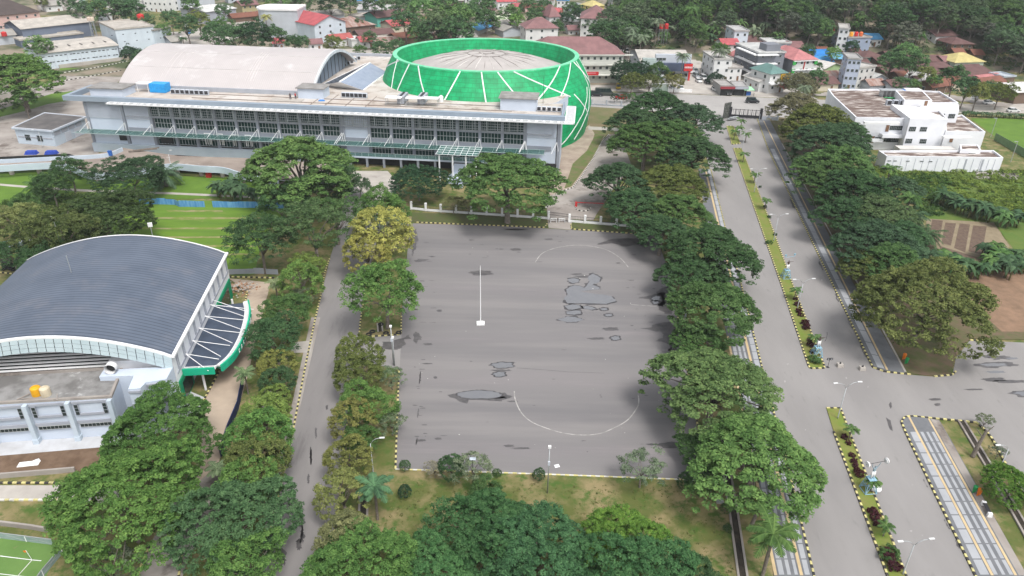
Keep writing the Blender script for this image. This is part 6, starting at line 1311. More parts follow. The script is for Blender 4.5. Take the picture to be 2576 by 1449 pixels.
H((2415,212),(2500,204),16,2.8,'gx',BRN,WD,'brown roofed house behind the red lean-to',rh=2.2,nw=2); H((2470,216),(2522,208),7,2.6,'gx',PINK,WH,'red roofed lean-to between the brown roofs',rh=.8,nw=0); H((2396,180),(2470,174),12,3.8,'hip',YEL,(.5,.58,.48),'house with a pale yellow hipped roof',rh=2.8)
H((2350,110),(2404,104),12,3.4,'gx',BRN,WH,'upper hillside house with a brown roof',nw=2); H((2386,140),(2442,138),12,5,'hip',BRN,WD,'dark timber hillside house with a brown hipped roof',rh=2); H((2312,224),(2368,216),10,3,'gy',(.58,.57,.55),CR,'house with a patched white gable roof beside the small bright tree',nw=0); H((2476,232),(2530,226),9,2.8,'gx',RST,WD,'reddish brown house behind the olive street tree',nw=0)
H((2548,262),(2640,258),14,4.4,'gx',(.66,.65,.63),WD,'open shed with a glaring white roof at the right edge',nw=0,cat='shed',name='shed'); H((2518,214),(2548,212),7,3,'flat',(.5,.55,.6),WD,'shed with a white and blue sheet roof at the right',nw=0,cat='shed',name='shed'); H((2446,154),(2470,153),6,2.8,'gx',RST,WD,'tiny rusty roofed hut beside the yellow roof',nw=0,cat='hut',name='hut'); H((2560,40),(2600,42),9,4,'gx',BRN,WD,'brown house half hidden in the wood at the right edge',nw=0)
H((2384,226),(2420,224),7,2.6,'gx',RST,CR,'low rusty roofed house behind the rear corner of the white building',nw=0); H((2300,222),(2316,222),5,2.6,'gx',BRN,WD,'tiny brown hut beside the patched white roof',nw=0,cat='hut',name='hut')
# ================================================================ THINGS
def tank(P_, rad, h, m, label, group=None, stand=0):
    r = root('water_tank', P_, 0, label, 'water tank', group); mb = MB(); n = 14; zs = [(0, 1), (.05, 1.02), (.3, 1), (.34, 1.03), (.6, 1), (.64, 1.03), (.9, 1), (1.0, .8), (1.06, .3)]
    mb.tube([(0, 0, stand+z*h) for z, k in zs], [rad*k for z, k in zs], n); mb.build('barrel', m, r, smooth=False); mb = MB(); mb.tube([(0, 0, stand+h*1.05), (0, 0, stand+h*1.12)], rad*.28, 8); mb.build('lid', m, r)
    if stand:
        mb = MB()
        for a in (0, 1, 2, 3): t = PI/4+a*PI/2; mb.tube([(rad*math.cos(t)*1.1, rad*math.sin(t)*1.1, 0), (rad*math.cos(t), rad*math.sin(t), stand)], .07, 4)
        for z in (.3, .6, .95): mb.tube([(rad*.78, rad*.78, stand*z), (-rad*.78, rad*.78, stand*z), (-rad*.78, -rad*.78, stand*z), (rad*.78, -rad*.78, stand*z), (rad*.78, rad*.78, stand*z)], .05, 4)
        mb.build('frame', m_metal, r)
    return r
def rust(c): return mat('tank_%d' % int(c[0]*1000+c[1]*100), c, tuple(q*.85 for q in c), 1, rough=.45)
m_tanky = rust((.75,.38,.02)); tank(G(94,993,6.1), .62, 1.25, m_tanky, 'orange yellow water tank on the terrace of the sports hall'); tank(G(117,994,6.1), .62, 1.25, rust((.60,.52,.38)), 'faded cream water tank beside the orange one on the terrace')
mb = MB(); v = G(105,1000,6.1); mb.box((v.x, v.y-.6, 6.35), (4.6, .12, .12)); mb.box((v.x-2.2, v.y-.2, 6.35), (.1, 1.6, .12), -.6); mb.box((v.x+2.2, v.y-.2, 6.35), (.1, 1.6, .12), .5); single(mb, 'trestle', m_conc, 'rusty steel trestle around the two tanks on the terrace', 'trestle')
v = at(1665,112); tank((v.x-1.2, v.y, v.z), .95, 2.0, m_red, 'left red tank on the steel stand by the wood', None, 7); tank((v.x+1.2, v.y, v.z), .95, 2.2, m_red, 'right red tank on the steel stand by the wood', None, 7)
def ontop(h, x, y, z): return h.matrix_basis @ Vector((x, y, z))
tank(ontop(tb, 9, 20, 10.8), 1.5, 2.6, m_red, 'big red tank on the tall pale blue block'); tank(ontop(gt, -2.4, 3, 7.8), .8, 1.7, rust((.8,.35,.03)), 'orange tank, left of the three on the blue grey house'); tank(ontop(gt, 0, 3, 7.8), .8, 1.7, m_red, 'red tank in the middle of the three on the blue grey house'); tank(ontop(gt, 2.3, 3, 7.8), .8, 1.7, rust((.7,.16,.05)), 'reddish tank, right of the three on the blue grey house')
v = at(2092,90); tank(v, .7, 2.2, m_red, 'small red tank at the edge of the wood left of the blue grey house', None, 2); v = at(18,112); tank((v.x, v.y, 4.5), 1.1, 1.8, m_red, 'red tank on the shed roof at the left edge')
# roof plant on the long building
def RB(u_, v_, z): return FL+Matrix.Rotation(ROTB, 3, 'Z') @ Vector((u_, v_, z))
mb = MB(); mb.box((0, 0, .5), (.95, .75, 1.0)); _a = mb.build('cabinet', m_lgrey); mb = MB(); mb.box((0, -.39, .55), (.75, .05, .75)); _b = mb.build('fan_grille', m_dsteel); ACM = (_a.data, _b.data); bpy.data.objects.remove(_a); bpy.data.objects.remove(_b)
def ac(P_, rot, label, group, sc=1.0):
    r = root('air_conditioner', P_, rot, label, 'air conditioner', group, sc); inst('cabinet', ACM[0], r); inst('fan_grille', ACM[1], r)
def fitu(px, py, z=14.4):
    v = G(px, py, z); w_ = Matrix.Rotation(-ROTB, 3, 'Z') @ (v-FL); return w_.x, w_.y
u0, v0 = fitu(437,236); u1, v1 = fitu(520,240)
for i in range(8): ac(RB(u0+(u1-u0)*i/7, v0, 14.52), ROTB+.15, ORD[i]+' air conditioner from the left in the row before the barrel roof', 'eight roof air conditioners', 1.2)
u0, v0 = fitu(866,245); u1, v1 = fitu(920,246)
for i in range(6): ac(RB(u0+(u1-u0)*i/5, v0, 14.52), ROTB, ORD[i]+' air conditioner from the left in the row near the glazed roof', 'six roof air conditioners', 1.3)
u0, v0 = fitu(1343,279); u1, v1 = fitu(1407,280)
for i in range(6): ac(RB(u0+(u1-u0)*i/5, v0, 14.52), ROTB, ORD[i]+' air conditioner from the left before the right stair head', 'right end air conditioners', 1.15)
for i in range(5): v = G(866+i*9, 168-i*4.5, 14.5); ac(v, .5, ORD[i]+' air conditioner in the slanting row beside the barrel roof gable', 'gable air conditioners', 1.2)
v = G(2255,262,9)
for i in range(4): ac((v.x-3.3+i*2.0, v.y-1.5, 9.05), 0, ORD[i]+' air conditioner from the left on the white building roof', 'white building air conditioners', 1.6)
for px, py, l in ((992,264,'left chiller unit with a white rain cover by the arena'),(1043,265,'middle chiller unit with a white rain cover by the arena'),(1084,266,'right white rain cover on posts by the arena')):
    v = G(px, py, 14.45); r = root('chiller', v, ROTB, l, 'chiller'); mb = MB(); mb.box((0, 0, 2.1), (4.4, 2.6, .12)); mb.build('cover', m_white, r); mb = MB()
    for sx in (-2, 2):
        for sy in (-1.1, 1.1): mb.tube([(sx, sy, 0), (sx, sy, 2.1)], .07, 4)
    mb.tube([(-2, -1.1, 1), (2, -1.1, 1)], .05, 4); mb.build('stand', m_metal, r)
    if px < 1080: mb = MB(); mb.box((1.6, 3.2, 1.2), (1.9, 5, 2.0)); mb.build('cabinet', m_grey, r); mb = MB(); [mb.tube([(1.6, 1.4+k*.9, 2.2), (1.6, 1.4+k*.9, 2.35)], .38, 10) for k in range(5)]; mb.build('fans', m_dsteel, r)
tank(G(1110,256,14.45), .6, 1.6, m_white, 'white ribbed tank beside the rain covers on the long roof'); tank(G(1303,259,14.45), .55, .9, rust((.6,.55,.3)), 'small yellowish tank near the foot of the arena on the roof')
v = G(398,233,14.45); r = root('blue_container', v, ROTB, 'bright blue sheeted container on the roof of the long building', 'container'); mb = MB(); mb.box((0, 1.4, 1.2), (4.6, 3, 2.4))
for i in range(8): mb.box((-2.1+i*.6, -.14, 1.2), (.2, .08, 2.2))
mb.build('body', mat('blue_sheet', (.02,.26,.62), (.03,.36,.75), 1.2, rough=.5), r); mb = MB(); mb.box((-4, .6, 2.5), (3.6, 2.4, .1)); mb.box((-5.6, -.4, 1.2), (.1, .1, 2.5)); mb.box((-2.5, -.4, 1.2), (.1, .1, 2.5)); mb.build('lean_to', m_white, r)
mb = MB(); v = G(1366,262,17.4); mb.tube([tuple(v), (v.x, v.y, 24.5)], .05, 4); single(mb, 'lightning_mast', m_dsteel, 'thin dark lightning mast on the right stair head of the long building', 'mast')
v = G(703,251,14.48); mb = MB(); mb.box((v.x+2, v.y-.5, 14.5), (9, 3.2, .07), ROTB); single(mb, 'roof_sheet', m_concl, 'pale board lying on the long roof where two people stand', 'board')
mb = MB(); v = G(809,253,14.5); mb.box((v.x, v.y, 14.6), (1.8, .9, .3), .2, top=.5); single(mb, 'tarpaulin', mat('tarp', (.05,.22,.6)), 'crumpled blue tarpaulin on the roof of the long building', 'tarpaulin')
v = G(2285,240,9); r = root('roof_shelter', v, 0, 'white roofed shelter with a blue tarpaulin on the white building', 'shelter'); mb = MB(); mb.box((1, 0, 2.0), (5, 3, .12)); mb.build('roof', m_white, r); mb = MB(); mb.box((-2.4, -.2, 1.0), (1.8, 2.6, 1.8), .2, top=.6); mb.build('tarpaulin', mat('tarp', (.05,.22,.6)), r)
v = G(2238,243,9); r = root('pipe_rack', v, 0, 'steel rack with green pipes on the roof of the white building', 'pipe rack'); mb = MB()
for i in range(6): mb.box((-3+i*1.2, 0, 1.1), (.12, 2.6, 2.1))
mb.box((0, 0, 2.2), (7.5, 2.8, .15)); mb.build('rack', m_metal, r); mb = MB(); mb.tube([(-3, -2.5, .25), (2, -2.5, .25), (2.6, -.5, 1.2)], .18, 6); mb.tube([(-2, -3.1, .25), (3, -3.1, .25)], .18, 6); mb.build('green_pipes', m_greenp, r)
# ---------------------------------------------------------------- street furniture
def lamp2(px, py, Hh, label, group=None, arms=2, rot=.12, top=None, reach=1.5):
    v = G(px, py, .12); r = root('street_lamp', v, rot, label, 'street lamp', group)
    mb = MB(); mb.tube([(0, 0, 0), (0, 0, .25), (0, 0, Hh*.86)], [.13, .08, .055], 8); mb.build('pole', m_metal, r, smooth=True)
    for s in ((-1, 1) if arms == 2 else (arms,)):
        mb = MB(); mb.tube([(0, 0, Hh*.84), (s*reach*.25, 0, Hh*.93), (s*reach*.6, 0, Hh*.985), (s*reach, 0, Hh)], .04, 6); a = mb.build('arm', m_metal, r, smooth=True)
        mb = MB(); mb.box((s*(reach+.28), 0, Hh+.02), (.62, .2, .1)); mb.build('lamp_head', mat('lamp_head_white', (.75,.76,.76)), a)
    return r
lamp2(2271,1444,5.2,'double armed lamp at the bottom of the lower median'); lamp2(2107,1052,6.2,'double armed lamp at the top end of the lower median'); lamp2(2005,779,6.2,'double armed lamp on the upper median beside the red shrubs'); lamp2(1946,606,6.2,'double armed lamp on the upper median, middle one'); lamp2(1897,484,6.2,'double armed lamp high on the upper median'); lamp2(1866,378,6.2,'double armed lamp nearest the black gate')
lamp2(939,1190,5.6,'single armed lamp among the olive trees of the lower island',arms=1,reach=1.2); lamp2(2598-92,1200,5.4,'single armed lamp beside the bright dome tree',arms=-1,reach=1.4); lamp2(108,325+45,5,'single armed lamp on the concrete yard at the left',arms=-1,reach=1.0); lamp2(435,440,6.5,'thin lamp rising behind the feathery palm',arms=1,reach=.4)
def floodpost(px, py, h, label, mid=True):
    v = G(px, py, .1); r = root('camera_post', v, 0, label, 'post'); mb = MB(); mb.tube([(0, 0, 0), (0, 0, h)], [.09, .06], 8); mb.build('pole', m_metal, r, smooth=True); mb = MB(); mb.box((0, 0, h+.12), (.34, .3, .3)); mb.build('head', m_white, r)
    if mid: mb = MB(); mb.box((0, -.12, h*.68), (.26, .22, .55)); mb.build('control_box', m_lgrey, r)
    return r
floodpost(1377,1240,7.2,'tall grey post with a box on top at the near side of the square'); floodpost(990,919,7.0,'tall post with a white head at the left edge of the square'); floodpost(993,919,5.0,'shorter post standing right against the tall one by the island',False)
v = G(1190,1215,.1); r = root('solar_lamp', v, 0, 'lamp post with a small solar panel behind the grey green shrub', 'solar lamp'); mb = MB(); mb.tube([(0, 0, 0), (0, 0, 3.9)], .05, 6); mb.build('pole', m_dsteel, r); mb = MB(); mb.box((0, 0, 3.95), (.75, .5, .05)); mb.build('panel', mat('solar_cells', (.35,.4,.45), (.5,.55,.6), 4, rough=.2), r)
floodpost(1716,850,0.1+6.5,'grey post with a lamp at the right kerb of the square'); mb = MB(); v = G(1810,1262,.1); mb.box((v.x, v.y, .2), (.9, .7, .25)); mb.tube([(v.x, v.y, .3), (v.x+.3, v.y, 5.2)], .06, 6); single(mb, 'thin_post', m_metal, 'thin post on a concrete foot left of the drain', 'post')
v = G(1209,815,.03); r = root('flagpole', v, .05, 'bare white flagpole on a white square foot in the square', 'flagpole'); mb = MB(); mb.box((0, 0, .14), (1.35, 1.1, .28)); mb.box((0, .1, .34), (.7, .6, .16)); mb.build('foot', m_white, r); mb = MB(); mb.tube([(0, .1, .3), (0, .1, 6), (0, .1, 11.1)], [.10, .075, .05], 8); mb.build('pole', m_white, r)
for px, py, l in ((2112,922,'left white concrete block standing in the road'),(2168,930,'right white concrete block standing in the road')):
    v = G(px, py, .02); r = root('concrete_block', v, .03, l, 'road block'); mb = MB(); mb.box((0, 0, .28), (1.0, .75, .55), top=.85); mb.build('block', m_concl, r); mb = MB(); mb.tube([(0, 0, .55), (0, 0, .78)], .13, 8); mb.build('bolt', m_dsteel, r)
v = G(2082,924,.02); r = root('road_sign', v, .1, 'small dark two panel sign on a post at the tip of the upper median', 'sign'); mb = MB(); mb.tube([(0, 0, 0), (0, 0, 1.7)], .04, 6); mb.box((0, 0, .04), (.4, .4, .06)); mb.build('post', m_dsteel, r)
for s in (-1, 1): mb = MB(); mb.box((s*.27, -.03, 1.6), (.42, .06, .38), 0, 0); mb.box((s*.27, -.07, 1.6), (.2, .03, .18), 0, 1); mb.build('panel', [m_dsteel, m_metal], r)
# gate to the street
ga, gb = G(1838,296,.05), G(1909,300,.05); ug = (gb-ga).normalized(); Lg = (gb-ga).length; r = root('entrance_gate', ga, math.atan2(ug.y, ug.x), 'long black sliding gate closing the boulevard from the street', 'gate'); mb = MB(); mb.box((Lg/2, 0, .7), (Lg, .12, .9)); mb.box((Lg/2, 0, 2.9), (Lg, .1, .12))
for i in range(int(Lg/.55)+1): mb.box((min(Lg, i*.55), 0, 1.9), (.06, .06, 2.1))
for i in range(8): mb.box((i*Lg/7, -.1, 1.6), (.16, .16, 3.0))
mb.build('gate_leaf', m_dsteel, r); mb = MB()
for x in (-.4, Lg+.4): mb.box((x, 0, 1.8), (.8, .8, 3.6))
mb.build('gate_post', m_dsteel, r)
v = G(1826,298,.05); r = root('gate_pillar', v, -.1, 'dark lattice gate pillar overgrown with stone carving beside the black gate', 'gate pillar'); mb = MB()
for i in range(5): mb.box((-1+i*.55, i*.5-.6, 2.6), (.35, .35, 5.2)); 
for z in (1, 2.2, 3.4, 4.6): mb.box((.1, .4, z), (2.8, .3, .25), .75)
mb.build('lattice', mat('dark_stone', (.10,.11,.09), (.05,.055,.05), 1.5), r); mb = MB(); mb.box((2.2, -1.5, .9), (3.4, 1.0, .25), .6); mb.box((1.4, -2.2, .6), (3.2, .8, .2), .5); mb.build('fallen_panel', m_metal, r)
def railing(name, pts, label, h=1.4, base=.45, bm=None, rm=None, step=3.2, pw=.5, ph=1.9, solid=False, z=.1):
    c = [G(x, y, z) for x, y in pts]; r = root(name, c[0], 0, label, 'fence'); mb = MB(); mr = MB()
    for a, b in zip(c, c[1:]):
        d = b-a; L_ = d.length; u_ = d/L_; an = math.atan2(u_.y, u_.x); m_ = (a+b)/2; mb.box((m_.x, m_.y, z+base/2), (L_, .3, base), an)
        mr.box((m_.x, m_.y, z+h), (L_, .06, .06), an); mr.box((m_.x, m_.y, z+base+.1), (L_, .05, .05), an)
        for i in range(int(L_/.35)): p_ = a+u_*(i*.35); mr.box((p_.x, p_.y, z+(h+base)/2), (.035, .035, h-base), an)
    mb.build('base_wall', bm or m_white, r, world=True); mr.build('rails', rm or m_dsteel, r, world=True); T = sum((b-a).length for a, b in zip(c, c[1:])); n = max(2, round(T/step)); acc = 0
    for i in range(n+1):
        s = T*i/n; j = 0
        while j < len(c)-2 and s > (c[j+1]-c[j]).length: s -= (c[j+1]-c[j]).length; j += 1
        p_ = c[j].lerp(c[j+1], min(1, s/(c[j+1]-c[j]).length)); k = MB(); k.box((p_.x, p_.y, z+ph/2), (pw, pw, ph)); k.build('post', bm or m_white, r, world=True)
    return r
railing('white_fence', [(1035,526),(1080,531),(1380,551)], 'white posted fence with black rails left of the square\'s gateway', step=3.5); railing('white_fence', [(1432,558),(1545,567),(1590,571)], 'white posted fence with black rails right of the square\'s gateway', step=3.3)
mb = MB(); a, b = G(1382,552,.1), G(1430,558,.1); m_ = (a+b)/2; an = math.atan2((b-a).y, (b-a).x); 
for z in (.35, 1.3, 1.9): mb.box((m_.x, m_.y, z), ((b-a).length, .06, .06), an)
for i in range(16): p_ = a.lerp(b, i/15); mb.box((p_.x, p_.y, 1.1), (.04, .04, 1.7), an)
single(mb, 'iron_gate', m_dsteel, 'low black iron gate between the two white fences', 'gate')
for px, l in ((1392,'left white trestle barrier at the iron gate'),(1413,'right white trestle barrier at the iron gate')):
    v = G(px, 558, .03); mb = MB(); mb.box((v.x, v.y, .85), (1.5, .08, .14), .1); mb.box((v.x, v.y, .45), (1.5, .08, .12), .1)
    for s in (-.65, .65): mb.box((v.x+s, v.y-.15, .45), (.08, .5, .9), .1)
    single(mb, 'barrier', m_white, l, 'barrier')
railing('street_railing', [(1488,263),(1540,266),(1600,270)], 'grey balustrade between the street and the weedy verge', h=1.3, base=.3, bm=m_grey, rm=m_grey, step=5); railing('gate_fence', [(1911,300),(1955,303)], 'dark railing on a grey wall right of the black gate', h=2.6, base=1.0, bm=m_lgrey, step=6)
# barrier boom on the arena drive
v = G(1449,520,.03); r = root('barrier_boom', v, -.06, 'red barrier boom across the arena drive', 'barrier'); mb = MB(); mb.box((0, 0, .6), (.5, .5, 1.2)); mb.build('housing', m_red, r); mb = MB(); mb.box((3.2, 0, 1.1), (6.4, .12, .16)); mb.build('boom', m_red, r)
# blue sheet fence
def sheetfence(name, pts, h, m, label, gaps=(), wob=.25):
    c = [G(x, y, .02) for x, y in pts]; r = root(name, c[0], 0, label, 'fence'); T = 0; k = 0; rr = random.Random(4)
    for a, b in zip(c, c[1:]):
        n = max(1, int((b-a).length/1.8)); u_ = (b-a).normalized(); an = math.atan2(u_.y, u_.x)
        for i in range(n):
            k += 1
            if k in gaps: continue
            p_ = a.lerp(b, (i+.5)/n); hh = h*rr.uniform(.86, 1.05); mb = MB(); mb.box((p_.x+rr.uniform(-.06, .06), p_.y, hh/2), ((b-a).length/n*1.02, .04, hh), an+rr.uniform(-.04, .04)); o = mb.build('panel', m, r, world=True)
    return r
sheetfence('blue_fence', [(352,512),(440,515),(452,520),(600,522),(715,524)], 1.5, mat('blue_sheeting', (.06,.22,.50), (.16,.36,.60), .9, rough=.5, stretch=(2.5, 1, .4)), 'fence of leaning faded blue sheets crossing the lawn', (9,))
sheetfence('grey_fence', [(577,690),(640,688),(700,690)], 1.2, m_grey, 'low grey panel fence between the striped lawn and the drive')
mb = MB(); c = [G(x, y, 0) for x, y in ((612,970),(600,1030),(575,1090),(556,1150))]
for a, b in zip(c, c[1:]): m_ = (a+b)/2; mb.box((m_.x, m_.y, .7), ((b-a).length, .12, 1.4), math.atan2((b-a).y, (b-a).x))
single(mb, 'netting_fence', mat('dark_netting', (.02,.03,.10), (.01,.02,.06), 1), 'dark blue netting fence along the lower drive', 'fence')
# pitch fence
def meshfence(pts, h, label):
    c = [G(x, y, .02) for x, y in pts]; r = root('pitch_fence', c[0], 0, label, 'fence'); mb = MB(); mp = MB(); 
    for a, b in zip(c, c[1:]):
        n = max(1, int((b-a).length/2.4)); mb.tube([a+Vector((0, 0, h)), b+Vector((0, 0, h))], .05, 5)
        for i in range(n): p_, q_ = a.lerp(b, i/n), a.lerp(b, (i+1)/n); mp.tube([p_, p_+Vector((0, 0, h))], .05, 5); mb.tube([p_+Vector((0, 0, .1)), q_+Vector((0, 0, h))], .03, 4); mb.tube([q_+Vector((0, 0, .1)), p_+Vector((0, 0, h))], .03, 4)
        mb.face([a, b, b+Vector((0, 0, h)), a+Vector((0, 0, h))], 1)
    mb.build('mesh', [m_metal, mat('fence_shade_net', (.22,.30,.28), (.3,.38,.36), .8)], r, world=True); mp.build('posts', m_white, r, world=True)
meshfence([(-60,1352),(0,1354),(134,1371)], .9, 'white cross braced fence behind the football pitch'); meshfence([(158,1392),(110,1449),(60,1520)], .9, 'white cross braced fence at the corner of the football pitch')
mb = MB(); v = G(81,1409,.02); mb.tube([v, v+Vector((-.25, 0, 1.5))], .03, 5, 0); mb.face([v+Vector((-.25, 0, 1.5)), v+Vector((-.62, 0, 1.42)), v+Vector((-.55, .02, 1.15)), v+Vector((-.2, 0, 1.2))], 1); mb.face([v+Vector((-.2, 0, 1.2)), v+Vector((-.55, .02, 1.15)), v+Vector((-.62, 0, 1.42)), v+Vector((-.25, 0, 1.5))], 1); single(mb, 'corner_flag', [m_white, m_orange], 'orange corner flag on the football pitch', 'flag')
# tyres
TY = MB(); n = 14
for k in range(n):
    t0, t1 = 2*PI*k/n, 2*PI*(k+1)/n
    for a, b in ((.30, 0), (.5, .02)): pass
    P_ = lambda r_, z_, t: (r_*math.cos(t), r_*math.sin(t), z_)
    pr = [(.28, .02), (.46, 0), (.52, .1), (.46, .2), (.28, .18)]
    for (r0, z0), (r1, z1) in zip(pr, pr[1:]+pr[:1]): TY.face([P_(r0, z0, t0), P_(r0, z0, t1), P_(r1, z1, t1), P_(r1, z1, t0)])
o = TY.build('tmp', m_tyre); TYM = o.data; bpy.data.objects.remove(o)
for i in range(42):
    q = random.random(); v = G(8+46*random.random(), 655+26*random.random(), 0); o = bpy.data.objects.new('tyre', TYM); COL.objects.link(o); o.location = (v.x, v.y, random.choice([.02, .2, .4, .6])*(1-abs(q-.5))); o.rotation_euler = (random.uniform(-.5, .5), random.uniform(-.5, .5), 0); tag(o, 'old black tyre thrown on the heap at the left edge', 'tyre', 'heap of old tyres')
for px, py, l in ((928,842,'tyre lying left on the kerbed tip of the upper island'),(937,835,'tyre lying on the grass of the upper island'),(958,817,'tyre leaning in the drain of the upper island'),(971,839,'tyre beside the drain of the upper island'),(1003,838,'tyre in the right corner of the upper island')):
    v = G(px, py, .13); o = bpy.data.objects.new('tyre', TYM); COL.objects.link(o); o.location = v; tag(o, l, 'tyre')
# banner, bins, bench, small things
v = G(1719,820,.1); r = root('banner', v, -.12, 'leaning dark red and white banner at the right kerb of the square', 'banner'); mb = MB(); mb.box((0, 0, 1.1), (.06, 1.5, 2.1), 0, 0); mb.box((-.04, -.1, .55), (.04, 1.2, .7), 0, 1); mb.box((-.045, .2, 1.3), (.03, .25, 1.0), .1, 1); mb.build('cloth', [mat('banner_red', (.30,.02,.04)), m_white], r); mb = MB(); mb.tube([(0, .78, 0), (0, .78, 2.3)], .03, 5); mb.tube([(0, -.78, 0), (0, -.78, 2.3)], .03, 5); mb.build('frame', m_white, r)
for px, py, m_, l in ((2450,1238,m_greenp,'green litter bin on the right pavement'),(2461,1245,m_orange,'orange litter bin on the right pavement'),(2279,914,m_greenp,'green litter bin under the biggest tree'),(2273,903,m_orange,'orange litter bin under the biggest tree')):
    v = G(px, py, .14); r = root('litter_bin', v, .4, l, 'bin'); mb = MB(); mb.tube([(0, 0, .15), (0, 0, .2), (0, 0, .85), (0, 0, .95), (0, 0, 1.05)], [.18, .22, .27, .3, .18], 10); mb.build('drum', m_, r); mb = MB(); mb.box((0, 0, .08), (.6, .12, .16)); mb.box((.3, 0, .5), (.05, .08, 1.0)); mb.box((-.3, 0, .5), (.05, .08, 1.0)); mb.build('stand', m_, r)
a, b = G(2474,1272,.13), G(2487,1297,.13); an = math.atan2((b-a).y, (b-a).x); m_ = (a+b)/2; r = root('bench', m_, an, 'white concrete bench with a dark seat on the right footway', 'bench'); mb = MB(); mb.box((0, 0, .42), (1.6, .45, .1)); mb.build('seat', m_dsteel, r)
for s in (-1, 1): mb = MB(); mb.box((s*.95, 0, .28), (.35, .55, .56), top=.85); mb.build('leg', m_white, r)
# tipped bag, rubbish
mb = MB(); v = G(1401,1172,.03); mb.box((v.x, v.y, .06), (.7, .6, .1), .3, top=.6); single(mb, 'plastic_sheet', m_white, 'white scrap of plastic on the near side of the square', 'litter')
mb = MB(); v = G(72,1180-14,.05); mb.box((v.x, v.y, .06), (2.6, 1.0, .12), .2, top=.7); mb.box((v.x+.6, v.y+.3, .12), (1.2, .8, .14), .8, top=.6); single(mb, 'plastic_sheet', m_white, 'white sheet lying on the bare soil below the sports hall', 'litter')
for px, py, l in ((80,387,'blue tarpaulin bundle on the yard, left one'),(130,387,'blue tarpaulin bundle on the yard, right one')):
    mb = MB(); v = G(px, py, .02); mb.box((v.x, v.y, .45), (3.2, 1.8, .9), .1, top=.75); single(mb, 'tarpaulin', mat('tarp_dark', (.03,.07,.40), (.02,.05,.28), 1), l, 'tarpaulin')
# rubble heap beside the hall
V = []; r_ = random.Random(3); mb = MB(); c = G(600,728,0)
for i in range(260):
    x, y = r_.gauss(0, 1.5), r_.gauss(0, 1.3); z = max(0, .9-math.hypot(x, y)*.35); mb.box((c.x+x, c.y+y, z+.1), (r_.uniform(.15, .4), r_.uniform(.12, .3), r_.uniform(.1, .22)), r_.uniform(0, 3), r_.randint(0, 1))
tag(mb.build('rubble', [mat('brick_rubble', (.42,.24,.14), (.3,.17,.1), 2), m_concl]), kind='stuff')
mb = MB(); c = G(335,372,3)
for i in range(160):
    x, y = r_.uniform(-20, 30), r_.uniform(-3, 3); v = G(2500+r_.uniform(-45, 60), 437+r_.uniform(-6, 14), 0); mb.box((v.x, v.y, .15), (r_.uniform(.3, .9), r_.uniform(.3, .7), r_.uniform(.2, .6)), r_.uniform(0, 3), 0, top=.7)
tag(mb.build('rubble', [m_concl]), kind='stuff')
# planks on the raised drive, steps railings
mb = MB(); v = G(360,380,2.7); mb.box((v.x, v.y, 3.0), (7, .5, .2), .35); mb.box((v.x+.6, v.y+.6, 3.1), (6.5, .4, .2), .42); single(mb, 'planks', m_bark, 'stack of long timbers lying on the raised drive', 'timber')
mb = MB(); v = G(277,386,3.4); mb.box((v.x, v.y, 3.5), (.9, .6, 1.3)); single(mb, 'blue_drum', m_bluep, 'blue drum standing against the curved parapet of the raised drive', 'drum')
mb = MB(); v = G(526,446,0); mb.box((v.x, v.y, .7), (1.2, .8, 1.4)); single(mb, 'red_cabinet', m_red, 'red hydrant cabinet under the raised drive', 'cabinet')
# lattice masts
def mast(P_, h, w_, label, cat='mast', m_=None):
    r = root('lattice_mast', P_, .3, label, cat); mb = MB(); n = int(h/(w_*1.3))
    L_ = [[Vector((s[0]*w_*(.5-.2*z/n), s[1]*w_*(.5-.2*z/n), h*z/n)) for s in ((-1, -1), (1, -1), (1, 1), (-1, 1))] for z in range(n+1)]
    for k in range(4): mb.tube([L_[0][k], L_[-1][k]], .09, 4)
    for z in range(n):
        for k in range(4): mb.tube([L_[z][k], L_[z+1][(k+1) % 4]], .05, 3); mb.tube([L_[z][k], L_[z][(k+1) % 4]], .05, 3)
    mb.build('lattice', m_ or m_metal, r); return r
mast(G(14,232,0), 17, 2.2, 'tall grey lattice mast at the left edge behind the light green tree'); mast(G(247,126,0), 12.5, 2.4, 'grey lattice tower carrying two tanks before the pale blue block'); mast(at(1605,78), 26, 3, 'lattice pylon rising from the wooded hill', m_=m_metal); mast(at(1530,85), 18, 2.2, 'thin overgrown lattice pylon at the edge of the wood')
tank(G(243,126,0)+Vector((0, 0, 12.5)), .8, 1.5, rust((.6,.48,.40)), 'left pinkish tank on the lattice tower'); tank(G(251,126,0)+Vector((0, 0, 12.5)), .8, 1.5, rust((.6,.50,.40)), 'right pinkish tank on the lattice tower')
mb = MB(); v = G(287,72,0); mb.tube([v, v+Vector((-2.0, 0, 24))], [.55, .35], 10); single(mb, 'white_pole', m_white, 'tall thick white pole standing behind the pale blue block', 'pole')
for px, l in ((314,'left slim white pole behind the pale blue block'),(323,'right slim white pole behind the pale blue block')): mb = MB(); v = G(px, 56, 0); mb.tube([v, v+Vector((-.8, 0, 9))], .25, 8); single(mb, 'white_pole', m_white, l, 'pole')
v = G(222,42,0); r = root('billboard', v, -.1, 'pale green billboard among the trees at the top left', 'billboard'); mb = MB(); mb.box((0, 0, 6.5), (6, .3, 5), 0, 0)
for i in range(4): mb.box((0, -.18, 8-i*1.0), (3.8-i*.4, .04, .3), 0, 1)
mb.build('board', [mat('billboard_green', (.40,.58,.52), (.5,.62,.58), .4), m_white], r); mb = MB(); mb.tube([(0, 0, 0), (0, 0, 4)], .3, 8); mb.build('post', m_metal, r)
